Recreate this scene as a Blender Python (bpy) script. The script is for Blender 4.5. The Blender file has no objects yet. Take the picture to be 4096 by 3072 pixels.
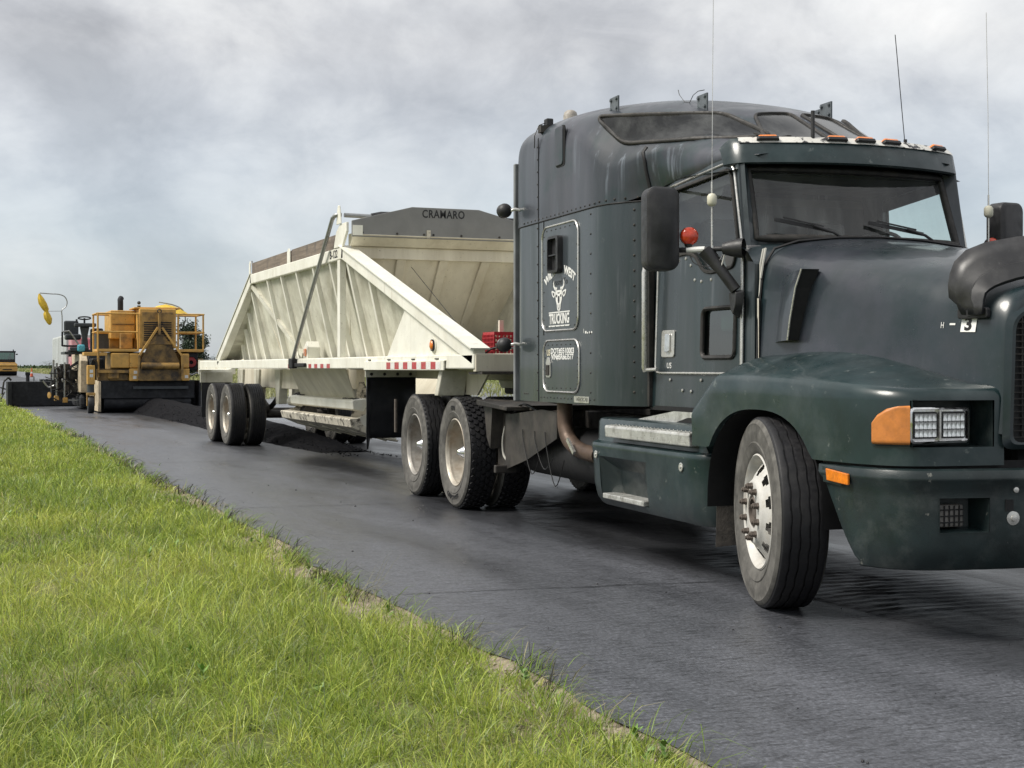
import bpy, bmesh, math, random
import numpy as np
from mathutils import Vector, Matrix, Quaternion
from mathutils.bvhtree import BVHTree

R = math.radians
random.seed(11)
rng = np.random.default_rng(11)
sc = bpy.context.scene
COL = sc.collection

# ------------------------------------------------------------------ camera
cam_d = bpy.data.cameras.new("camera")
cam = bpy.data.objects.new("camera", cam_d)
COL.objects.link(cam)
cam.location = (0, 0, 1.32)
cam.rotation_euler = (R(90), 0, R(180 - 21.8))
cam_d.sensor_width = 36
cam_d.lens = 1420 / 1024 * 36
cam_d.shift_y = -16 / 1024
cam_d.clip_start = 0.05
cam_d.clip_end = 8000
sc.camera = cam

# ------------------------------------------------------------------ sky, sun, exposure
SKY_OFF = (5.3, 6.1, 0.0)
SUN_AZ = Vector((0.99, -0.12, 0)).normalized()      # horizontal direction towards the sun
SUN_EL = R(50)
w = bpy.data.worlds.new("World")
sc.world = w
w.use_nodes = True
nt = w.node_tree
nt.nodes.clear()


def N(tree, typ, **kw):
    n = tree.nodes.new(typ)
    for k, v in kw.items():
        if k == "ins":
            for a, b in v.items():
                n.inputs[a].default_value = b
        else:
            setattr(n, k, v)
    return n


def ramp(tree, stops, interp="LINEAR"):
    n = tree.nodes.new("ShaderNodeValToRGB")
    cr = n.color_ramp
    cr.interpolation = interp
    while len(cr.elements) > 1:
        cr.elements.remove(cr.elements[-1])
    for i, (p, c) in enumerate(stops):
        e = cr.elements[0] if i == 0 else cr.elements.new(p)
        e.position = p
        if not isinstance(c, (tuple, list)):
            c = (c, c, c)
        e.color = (*c[:3], 1)
    return n


L = nt.links.new
sky = N(nt, "ShaderNodeTexSky", sky_type="NISHITA", sun_disc=False, sun_elevation=SUN_EL,
        sun_rotation=math.atan2(SUN_AZ.x, SUN_AZ.y), air_density=1.0, dust_density=1.5, ozone_density=1.2)
tc = N(nt, "ShaderNodeTexCoord")
sep = N(nt, "ShaderNodeSeparateXYZ")
L(tc.outputs["Generated"], sep.inputs[0])
za = N(nt, "ShaderNodeMath", operation="MAXIMUM", ins={1: 0.0})
L(sep.outputs["Z"], za.inputs[0])
zb = N(nt, "ShaderNodeMath", operation="ADD", ins={1: 0.55})
L(za.outputs[0], zb.inputs[0])
dx = N(nt, "ShaderNodeMath", operation="DIVIDE")
dy = N(nt, "ShaderNodeMath", operation="DIVIDE")
L(sep.outputs["X"], dx.inputs[0]); L(zb.outputs[0], dx.inputs[1])
L(sep.outputs["Y"], dy.inputs[0]); L(zb.outputs[0], dy.inputs[1])
cmb = N(nt, "ShaderNodeCombineXYZ")
L(dx.outputs[0], cmb.inputs[0]); L(dy.outputs[0], cmb.inputs[1])
n1 = N(nt, "ShaderNodeTexNoise", ins={"Scale": 3.0, "Detail": 10.0, "Roughness": 0.57, "Distortion": 0.2})
n1m = N(nt, "ShaderNodeMapping")
n1m.inputs["Location"].default_value = SKY_OFF
L(cmb.outputs[0], n1m.inputs[0]); L(n1m.outputs[0], n1.inputs["Vector"])
cloud = ramp(nt, [(0.34, (4.2, 4.35, 4.65)), (0.43, (5.2, 5.35, 5.65)), (0.50, (6.4, 6.52, 6.7)), (0.57, (7.1, 7.2, 7.3)), (0.66, (7.9, 7.9, 7.9))])
L(n1.outputs["Fac"], cloud.inputs[0])
n2 = N(nt, "ShaderNodeTexNoise", ins={"Scale": 0.9, "Detail": 5.0, "Roughness": 0.5})
n2m = N(nt, "ShaderNodeMapping")
n2m.inputs["Location"].default_value = (0.4, 5.2, 0.0)
L(cmb.outputs[0], n2m.inputs[0]); L(n2m.outputs[0], n2.inputs["Vector"])
gap = ramp(nt, [(0.36, 0.25), (0.56, 0.85)])
L(n2.outputs["Fac"], gap.inputs[0])
low = ramp(nt, [(0.0, 1.0), (0.10, 0.8), (0.22, 0.0)])      # thinner cloud low over the horizon
L(za.outputs[0], low.inputs[0])
gm = N(nt, "ShaderNodeMath", operation="MULTIPLY")
L(gap.outputs[0], gm.inputs[0]); L(low.outputs[0], gm.inputs[1])
n4 = N(nt, "ShaderNodeTexNoise", ins={"Scale": 8.5, "Detail": 8.0, "Roughness": 0.6, "Distortion": 0.6})
L(n1m.outputs[0], n4.inputs["Vector"])
puff = ramp(nt, [(0.36, (0.885, 0.89, 0.90)), (0.5, (1.0, 1.0, 1.0)), (0.64, (1.08, 1.08, 1.075))])
L(n4.outputs["Fac"], puff.inputs[0])
cl2 = N(nt, "ShaderNodeMix", data_type="RGBA", blend_type="MULTIPLY", ins={"Factor": 1.0})
L(cloud.outputs[0], cl2.inputs["A"]); L(puff.outputs[0], cl2.inputs["B"])
skym = N(nt, "ShaderNodeMix", data_type="RGBA")
L(gm.outputs[0], skym.inputs["Factor"]); L(cl2.outputs["Result"], skym.inputs["A"])
blue = N(nt, "ShaderNodeMix", data_type="RGBA", blend_type="MIX", ins={"Factor": 0.45})
L(sky.outputs[0], blue.inputs["A"])
blue.inputs["B"].default_value = (5.5, 6.35, 7.2, 1)
L(blue.outputs["Result"], skym.inputs["B"])
bg = N(nt, "ShaderNodeBackground", ins={"Strength": 0.0555})
L(skym.outputs["Result"], bg.inputs[0])
wo = N(nt, "ShaderNodeOutputWorld")
L(bg.outputs[0], wo.inputs[0])

sun_d = bpy.data.lights.new("sun", "SUN")
sun = bpy.data.objects.new("sun", sun_d)
COL.objects.link(sun)
sun_d.energy = 2.0
sun_d.angle = R(24)
sun_d.color = (1.0, 0.95, 0.87)
sdir = Vector((SUN_AZ.x * math.cos(SUN_EL), SUN_AZ.y * math.cos(SUN_EL), math.sin(SUN_EL)))
sun.rotation_euler = sdir.to_track_quat("Z", "Y").to_euler()
sun.location = sdir * 60

sc.view_settings.view_transform = "Standard"
sc.view_settings.look = "None"
sc.view_settings.exposure = 1.10
sc.view_settings.gamma = 1.0
sc.cycles.use_denoising = True
sc.cycles.max_bounces = 6
sc.cycles.transparent_max_bounces = 12
sc.cycles.caustics_reflective = False
sc.cycles.caustics_refractive = False

# ------------------------------------------------------------------ materials
MATS = {}


def pm(name, col, rough=0.5, metal=0.0, var=0.18, scale=3.0, bump=0.0, bscale=80.0, dirt=None, damt=0.5, dscale=2.5,
       drange=(0.48, 0.66), coat=0.0, spec=0.5, streak=False, rvar=0.12, d2=None, d2amt=0.0, d2scale=25.0, d2range=(0.6, 0.7),
       zdirt=None, emis=None, detail=6.0, d3=None, d3amt=0.5, d3scale=9.0, d3range=(0.58, 0.72)):
    """procedural principled material: colour variation, dirt blotches, fine specks, dust towards the wheels, bump"""
    if name in MATS:
        return MATS[name]
    m = bpy.data.materials.new(name)
    m.use_nodes = True
    t = m.node_tree
    t.nodes.clear()
    l = t.links.new
    out = N(t, "ShaderNodeOutputMaterial")
    b = N(t, "ShaderNodeBsdfPrincipled")
    l(b.outputs[0], out.inputs[0])
    b.inputs["Metallic"].default_value = metal
    b.inputs["Specular IOR Level"].default_value = spec
    b.inputs["Coat Weight"].default_value = coat
    b.inputs["Coat Roughness"].default_value = 0.06
    co = N(t, "ShaderNodeTexCoord")
    vec = co.outputs["Object"]
    if streak:
        mp = N(t, "ShaderNodeMapping")
        mp.inputs["Scale"].default_value = (1, 1, 0.12)
        l(vec, mp.inputs[0])
        svec = mp.outputs[0]
    else:
        svec = vec
    n = N(t, "ShaderNodeTexNoise", ins={"Scale": scale, "Detail": detail, "Roughness": 0.6})
    l(svec, n.inputs["Vector"])
    lo = tuple(max(0, c * (1 - var)) for c in col)
    hi = tuple(min(1, c * (1 + var)) for c in col)
    r1 = ramp(t, [(0.3, lo), (0.7, hi)])
    l(n.outputs["Fac"], r1.inputs[0])
    cur = r1.outputs[0]

    def mixin(fac, colour, cur):
        mx = N(t, "ShaderNodeMix", data_type="RGBA")
        l(fac, mx.inputs["Factor"]); l(cur, mx.inputs["A"])
        mx.inputs["B"].default_value = (*colour, 1)
        return mx.outputs["Result"]
    if dirt:
        dn = N(t, "ShaderNodeTexNoise", ins={"Scale": dscale, "Detail": 9.0, "Roughness": 0.68})
        l(svec, dn.inputs["Vector"])
        dr = ramp(t, [(drange[0], 0.0), (drange[1], damt)])
        l(dn.outputs["Fac"], dr.inputs[0])
        cur = mixin(dr.outputs[0], dirt, cur)
    if d2:
        dn = N(t, "ShaderNodeTexNoise", ins={"Scale": d2scale, "Detail": 4.0, "Roughness": 0.7})
        l(vec, dn.inputs["Vector"])
        dr = ramp(t, [(d2range[0], 0.0), (d2range[1], d2amt)])
        l(dn.outputs["Fac"], dr.inputs[0])
        cur = mixin(dr.outputs[0], d2, cur)
    if d3:      # long runs down the panel
        mp3 = N(t, "ShaderNodeMapping")
        mp3.inputs["Scale"].default_value = (1, 1, 0.05)
        l(vec, mp3.inputs[0])
        dn = N(t, "ShaderNodeTexNoise", ins={"Scale": d3scale, "Detail": 5.0, "Roughness": 0.65})
        l(mp3.outputs[0], dn.inputs["Vector"])
        d3b = N(t, "ShaderNodeTexNoise", ins={"Scale": 1.6, "Detail": 3.0})
        l(vec, d3b.inputs["Vector"])
        dr = ramp(t, [(d3range[0], 0.0), (d3range[1], d3amt)])
        l(dn.outputs["Fac"], dr.inputs[0])
        drb = ramp(t, [(0.42, 0.0), (0.62, 1.0)])
        l(d3b.outputs["Fac"], drb.inputs[0])
        m3 = N(t, "ShaderNodeMath", operation="MULTIPLY")
        l(dr.outputs[0], m3.inputs[0]); l(drb.outputs[0], m3.inputs[1])
        cur = mixin(m3.outputs[0], d3, cur)
    if zdirt:      # (colour, z full, z none, amount): road dust thrown up on the lower bodywork
        sp = N(t, "ShaderNodeSeparateXYZ")
        l(vec, sp.inputs[0])
        mr = N(t, "ShaderNodeMapRange", ins={"From Min": zdirt[2], "From Max": zdirt[1], "To Min": 0.0, "To Max": zdirt[3]})
        l(sp.outputs["Z"], mr.inputs[0])
        zn = N(t, "ShaderNodeTexNoise", ins={"Scale": 9.0, "Detail": 8.0, "Roughness": 0.7})
        l(vec, zn.inputs["Vector"])
        zr = ramp(t, [(0.35, 0.25), (0.65, 1.0)])
        l(zn.outputs["Fac"], zr.inputs[0])
        zm = N(t, "ShaderNodeMath", operation="MULTIPLY")
        l(mr.outputs[0], zm.inputs[0]); l(zr.outputs[0], zm.inputs[1])
        cur = mixin(zm.outputs[0], zdirt[0], cur)
    l(cur, b.inputs["Base Color"])
    rr = N(t, "ShaderNodeMapRange", ins={"From Min": 0.3, "From Max": 0.7, "To Min": max(0.02, rough - rvar), "To Max": min(1, rough + rvar)})
    n3 = N(t, "ShaderNodeTexNoise", ins={"Scale": scale * 2.3, "Detail": 5.0})
    l(svec, n3.inputs["Vector"])
    l(n3.outputs["Fac"], rr.inputs[0]); l(rr.outputs[0], b.inputs["Roughness"])
    if bump > 0:
        bn = N(t, "ShaderNodeTexNoise", ins={"Scale": bscale, "Detail": 4.0, "Roughness": 0.6})
        l(vec, bn.inputs["Vector"])
        bp = N(t, "ShaderNodeBump", ins={"Strength": bump, "Distance": 0.01})
        l(bn.outputs["Fac"], bp.inputs["Height"]); l(bp.outputs[0], b.inputs["Normal"])
    if emis:
        b.inputs["Emission Color"].default_value = (*col, 1)
        b.inputs["Emission Strength"].default_value = emis
    MATS[name] = m
    return m


def glass(name, tint=(0.55, 0.62, 0.62), refl=0.10, rough=0.02, streaks=0.0):
    m = bpy.data.materials.new(name)
    m.use_nodes = True
    t = m.node_tree
    t.nodes.clear()
    l = t.links.new
    out = N(t, "ShaderNodeOutputMaterial")
    mx = N(t, "ShaderNodeMixShader")
    tr = N(t, "ShaderNodeBsdfTransparent")
    tr.inputs[0].default_value = (*tint, 1)
    gl = N(t, "ShaderNodeBsdfGlossy", ins={"Roughness": rough})
    ge = N(t, "ShaderNodeNewGeometry")
    dt = N(t, "ShaderNodeVectorMath", operation="DOT_PRODUCT")
    l(ge.outputs["Incoming"], dt.inputs[0]); l(ge.outputs["Normal"], dt.inputs[1])
    ab = N(t, "ShaderNodeMath", operation="ABSOLUTE")
    l(dt.outputs["Value"], ab.inputs[0])
    om = N(t, "ShaderNodeMath", operation="SUBTRACT", ins={0: 1.0})
    l(ab.outputs[0], om.inputs[1])
    pw = N(t, "ShaderNodeMath", operation="POWER", ins={1: 5.0})
    l(om.outputs[0], pw.inputs[0])
    ad = N(t, "ShaderNodeMath", operation="ADD", ins={1: 0.04 + refl}, use_clamp=True)
    l(pw.outputs[0], ad.inputs[0])
    l(ad.outputs[0], mx.inputs[0]); l(tr.outputs[0], mx.inputs[1]); l(gl.outputs[0], mx.inputs[2])
    last = mx.outputs[0]
    if streaks:
        co = N(t, "ShaderNodeTexCoord")
        mp = N(t, "ShaderNodeMapping")
        mp.inputs["Scale"].default_value = (6, 2.0, 1.2)
        mp.inputs["Rotation"].default_value = (0.5, 0, 0)
        l(co.outputs["Object"], mp.inputs[0])
        dn = N(t, "ShaderNodeTexNoise", ins={"Scale": 1.6, "Detail": 8.0, "Roughness": 0.65})
        l(mp.outputs[0], dn.inputs["Vector"])
        dr = ramp(t, [(0.45, 0.02), (0.75, streaks)])
        l(dn.outputs["Fac"], dr.inputs[0])
        df = N(t, "ShaderNodeBsdfDiffuse")
        df.inputs[0].default_value = (0.55, 0.57, 0.56, 1)
        m2 = N(t, "ShaderNodeMixShader")
        l(dr.outputs[0], m2.inputs[0]); l(last, m2.inputs[1]); l(df.outputs[0], m2.inputs[2])
        last = m2.outputs[0]
    l(last, out.inputs[0])
    MATS[name] = m
    return m


# ------------------------------------------------------------------ mesh helpers
def tag(o, label=None, cat=None, group=None, kind=None):
    for k, v in (("label", label), ("category", cat), ("group", group), ("kind", kind)):
        if v:
            o[k] = v
    return o


def thing(name, loc, label, cat, rz=0.0, group=None):
    o = bpy.data.objects.new(name, None)
    o.empty_display_size = 0.3
    COL.objects.link(o)
    o.location = loc
    o.rotation_euler = (0, 0, rz)
    return tag(o, label, cat, group)


def sub(name, parent, loc=(0, 0, 0), rot=(0, 0, 0)):
    o = bpy.data.objects.new(name, None)
    o.empty_display_size = 0.1
    COL.objects.link(o)
    o.parent = parent
    o.location = loc
    o.rotation_euler = rot
    return o


class MB:
    def __init__(self):
        self.v = []
        self.f = []

    def add(self, vs, fs):
        o = len(self.v)
        self.v.extend([tuple(p) for p in vs])
        self.f.extend([tuple(i + o for i in f) for f in fs])
        return self

    def box(self, x0, x1, y0, y1, z0, z1):
        return self.add([(x, y, z) for x in (x0, x1) for y in (y0, y1) for z in (z0, z1)],
                        [(0, 1, 3, 2), (4, 6, 7, 5), (0, 4, 5, 1), (2, 3, 7, 6), (0, 2, 6, 4), (1, 5, 7, 3)])

    def bar(self, p, q, wd, ht, up=(0, 0, 1)):
        p, q = Vector(p), Vector(q)
        d = (q - p).normalized()
        s = d.cross(Vector(up))
        if s.length < 1e-4:
            s = d.cross(Vector((1, 0, 0)))
        s.normalize()
        u = s.cross(d).normalized()
        vs = []
        for c in (p, q):
            for a, b in ((-1, -1), (1, -1), (1, 1), (-1, 1)):
                vs.append(c + s * a * wd / 2 + u * b * ht / 2)
        return self.add(vs, [(3, 2, 1, 0), (4, 5, 6, 7), (0, 1, 5, 4), (1, 2, 6, 5), (2, 3, 7, 6), (3, 0, 4, 7)])

    def prism(self, poly, vec):
        n = len(poly)
        a = [Vector(p) for p in poly]
        b = [p + Vector(vec) for p in a]
        fs = [tuple(range(n))[::-1], tuple(range(n, 2 * n))]
        fs += [(i, (i + 1) % n, n + (i + 1) % n, n + i) for i in range(n)]
        return self.add(a + b, fs)

    def poly(self, pts):
        return self.add(pts, [tuple(range(len(pts)))])

    def grid(self, P, drop=(), close_u=False):
        nu, nv = len(P), len(P[0])
        vs = [p for row in P for p in row]
        fs = []
        for i in range(nu if close_u else nu - 1):
            for j in range(nv - 1):
                if (i, j) in drop:
                    continue
                k = (i + 1) % nu
                fs.append((i * nv + j, k * nv + j, k * nv + j + 1, i * nv + j + 1))
        return self.add(vs, fs)

    def loft(self, rings, cap0=True, cap1=True, closed=True):
        n = len(rings[0])
        vs = [p for r in rings for p in r]
        fs = []
        for i in range(len(rings) - 1):
            for j in range(n if closed else n - 1):
                k = (j + 1) % n
                fs.append((i * n + j, i * n + k, (i + 1) * n + k, (i + 1) * n + j))
        if cap0:
            fs.append(tuple(range(n))[::-1])
        if cap1:
            fs.append(tuple(range((len(rings) - 1) * n, len(rings) * n)))
        return self.add(vs, fs)

    def tube(self, pts, r, n=8, cap=True, closed=False):
        pts = [Vector(p) for p in pts]
        m = len(pts)
        rs = r if isinstance(r, (list, tuple)) else [r] * m
        rings = []
        prev = None
        for i, p in enumerate(pts):
            if closed:
                d = (pts[(i + 1) % m] - pts[i - 1])
            else:
                d = pts[min(i + 1, m - 1)] - pts[max(i - 1, 0)]
            d.normalize()
            if prev is None:
                s = d.cross(Vector((0, 0, 1)))
                if s.length < 1e-3:
                    s = d.cross(Vector((1, 0, 0)))
            else:
                s = prev - d * prev.dot(d)
            s.normalize()
            prev = s
            u = d.cross(s)
            rings.append([p + (s * math.cos(2 * math.pi * k / n) + u * math.sin(2 * math.pi * k / n)) * rs[i] for k in range(n)])
        if closed:
            rings.append(rings[0])
            cap = False
        return self.loft(rings, cap, cap)

    def lathe(self, prof, c=(0, 0, 0), ax=(1, 0, 0), n=32, a0=0, a1=2 * math.pi):
        """prof: list of (radius, distance along axis)"""
        ax = Vector(ax).normalized()
        s = ax.orthogonal().normalized()
        if abs(ax.x) > 0.99:
            s = Vector((0, 1, 0))
        u = ax.cross(s)
        full = abs(a1 - a0 - 2 * math.pi) < 1e-6
        rings = []
        for k in range(n if full else n + 1):
            a = a0 + (a1 - a0) * k / n
            dr = s * math.cos(a) + u * math.sin(a)
            rings.append([Vector(c) + dr * r + ax * h for r, h in prof])
        if full:
            rings.append(rings[0])
        return self.loft(rings, False, False, closed=False)

    def sphere(self, c, r, n=16, m=10, sx=1, sy=1, sz=1):
        rings = []
        for i in range(m + 1):
            t = math.pi * i / m
            rings.append([(c[0] + sx * r * math.sin(t) * math.cos(2 * math.pi * k / n), c[1] + sy * r * math.sin(t) * math.sin(2 * math.pi * k / n),
                           c[2] + sz * r * math.cos(t)) for k in range(n)])
        return self.loft(rings, False, False)

    def mirror(self):
        """add a copy mirrored in x"""
        n = len(self.v)
        self.v.extend([(-p[0], p[1], p[2]) for p in self.v[:n]])
        self.f.extend([tuple(i + n for i in reversed(f)) for f in self.f[:]])
        return self

    def shift(self, d):
        self.v = [(p[0] + d[0], p[1] + d[1], p[2] + d[2]) for p in self.v]
        return self

    def mesh(self, name):
        me = bpy.data.meshes.new(name)
        me.from_pydata(self.v, [], self.f)
        bm = bmesh.new()
        bm.from_mesh(me)
        bmesh.ops.remove_doubles(bm, verts=bm.verts, dist=1e-5)
        bmesh.ops.recalc_face_normals(bm, faces=bm.faces)
        bm.to_mesh(me)
        bm.free()
        return me

    def build(self, name, mat, parent=None, smooth=None, bevel=0, subd=0, solid=0, org=None, seg=2):
        if org is None and parent is not None:
            org = ORG.get(parent.name)
        if org:
            self.shift([-c for c in org])
        me = self.mesh(name)
        me.materials.append(mat)
        if smooth:
            me.shade_smooth()
            me.set_sharp_from_angle(angle=R(smooth))
        o = bpy.data.objects.new(name, me)
        COL.objects.link(o)
        if parent is not None:
            o.parent = parent
        if solid:
            md = o.modifiers.new("solid", "SOLIDIFY")
            md.thickness = solid
            md.offset = -1
        if subd:
            md = o.modifiers.new("sub", "SUBSURF")
            md.levels = md.render_levels = subd
        if bevel:
            md = o.modifiers.new("bevel", "BEVEL")
            md.width = bevel
            md.segments = seg
            md.limit_method = "ANGLE"
            md.angle_limit = R(35)
            md.harden_normals = False
        return o


ORG = {}


def rrect(cx, cy, wx, wy, r, n=5):
    """rounded rectangle outline, 2-D points"""
    pts = []
    for sx, sy, a in ((1, 1, 0), (-1, 1, 90), (-1, -1, 180), (1, -1, 270)):
        for k in range(n + 1):
            t = R(a + 90 * k / n)
            pts.append((cx + sx * (wx / 2 - r) + r * math.cos(t), cy + sy * (wy / 2 - r) + r * math.sin(t)))
    return pts


def round_poly(pts, r, n=4):
    """2-D polygon with rounded corners"""
    out = []
    m = len(pts)
    for i in range(m):
        p0, p1, p2 = Vector(pts[i - 1]), Vector(pts[i]), Vector(pts[(i + 1) % m])
        a = (p0 - p1); b = (p2 - p1)
        rr = min(r, a.length * 0.45, b.length * 0.45)
        a = p1 + a.normalized() * rr
        b = p1 + b.normalized() * rr
        for k in range(n + 1):
            t = k / n
            out.append(tuple(a * (1 - t) ** 2 + p1 * 2 * t * (1 - t) + b * t * t))
    return out


_txt = {}


def text_mesh(body, size=1.0, depth=0.0, align="CENTER", spacing=1.0, bold=0.0):
    c = bpy.data.curves.new("txt", "FONT")
    c.body = body
    c.size = size
    c.extrude = depth
    c.align_x = align
    c.align_y = "CENTER"
    c.space_character = spacing
    c.offset = bold
    c.resolution_u = 3
    o = bpy.data.objects.new("txt", c)
    COL.objects.link(o)
    dg = bpy.context.evaluated_depsgraph_get()
    me = bpy.data.meshes.new_from_object(o.evaluated_get(dg))
    COL.objects.unlink(o)
    bpy.data.objects.remove(o)
    return me


def put_text(name, body, mat, parent, org, xa, ya, size=0.1, depth=0.001, sx=1.0, spacing=1.0, bold=0.0, align="CENTER", warp=None):
    """flat lettering lying in the plane (xa, ya) at org"""
    me = text_mesh(body, size, depth, align, spacing, bold)
    xa, ya = Vector(xa).normalized(), Vector(ya).normalized()
    za = xa.cross(ya)
    for v in me.vertices:
        x, y, z = v.co.x * sx, v.co.y, v.co.z
        if warp:
            x, y = warp(x, y)
        v.co = Vector(org) + xa * x + ya * y + za * z
    if parent is not None and parent.name in ORG:
        for v in me.vertices:
            v.co -= Vector(ORG[parent.name])
    me.name = name
    me.materials.clear()
    me.materials.append(mat)
    o = bpy.data.objects.new(name, me)
    COL.objects.link(o)
    if parent is not None:
        o.parent = parent
    return o
# ------------------------------------------------------------------ the setting
XR = -5.68            # world x of the trailer / lane centre line


def gz(y):
    """gentle rise of the road and fields far behind the paver"""
    return 1.16 * (1 - math.exp(-max(0.0, -y - 60) / 220.0))


def hash01(i, k=0):
    return (math.sin(i * 12.9898 + k * 78.233) * 43758.5453) % 1.0


def ysteps(a, b, s0, grow=1.06):
    out = [a]
    s = s0
    while out[-1] > b:
        out.append(out[-1] - s)
        if out[-1] < -25:
            s *= grow
    return out


def soft_noise(x, y, s):
    from mathutils import noise
    return noise.noise(Vector((x * s, y * s, 3.7)))


def make_ground():
    m = bpy.data.materials.new("turf_soil")
    m.use_nodes = True
    t = m.node_tree
    b = t.nodes["Principled BSDF"]
    l = t.links.new
    co = N(t, "ShaderNodeTexCoord")
    n1 = N(t, "ShaderNodeTexNoise", ins={"Scale": 0.9, "Detail": 8.0, "Roughness": 0.65})
    n2 = N(t, "ShaderNodeTexNoise", ins={"Scale": 0.02, "Detail": 6.0, "Roughness": 0.6})
    n3 = N(t, "ShaderNodeTexNoise", ins={"Scale": 40.0, "Detail": 3.0})
    for n in (n1, n2, n3):
        l(co.outputs["Object"], n.inputs["Vector"])
    r1 = ramp(t, [(0.3, (0.06, 0.085, 0.022)), (0.5, (0.11, 0.13, 0.04)), (0.7, (0.20, 0.18, 0.085))])
    r2 = ramp(t, [(0.35, (0.10, 0.14, 0.045)), (0.55, (0.17, 0.19, 0.075)), (0.7, (0.24, 0.22, 0.12))])
    l(n1.outputs["Fac"], r1.inputs[0]); l(n2.outputs["Fac"], r2.inputs[0])
    mx = N(t, "ShaderNodeMix", data_type="RGBA", ins={"Factor": 0.5})
    l(r1.outputs[0], mx.inputs["A"]); l(r2.outputs[0], mx.inputs["B"])
    l(mx.outputs["Result"], b.inputs["Base Color"])
    b.inputs["Roughness"].default_value = 0.9
    b.inputs["Specular IOR Level"].default_value = 0.15
    bp = N(t, "ShaderNodeBump", ins={"Strength": 0.6, "Distance": 0.03})
    l(n3.outputs["Fac"], bp.inputs["Height"]); l(bp.outputs[0], b.inputs["Normal"])
    xs = [-2500, -1200, -500, -200, -90, -40, -22, -14, -10, -6, -3, -2.4, -2.0, -1.4, -0.7, 0, 1, 2.5, 5, 10, 25, 60, 150, 500, 1500, 2500]
    ys = ysteps(60, -3500, 1.5)
    P = []
    for x in xs:
        row = []
        for y in ys:
            z = gz(y) - 0.05
            if x > -2.1 and x < 20:
                z += 0.03 * soft_noise(x, y, 0.6)
            if x < -14 and y < -70:
                z += 0.35 * soft_noise(x, y, 0.012) * min(1, (-14 - x) / 40)
            row.append((x, y, z))
        P.append(row)
    o = MB().grid(P).build("ground", m, None, smooth=60)
    tag(o, "grassy roadside verge and open fields", kind="structure")
    return o


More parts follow.
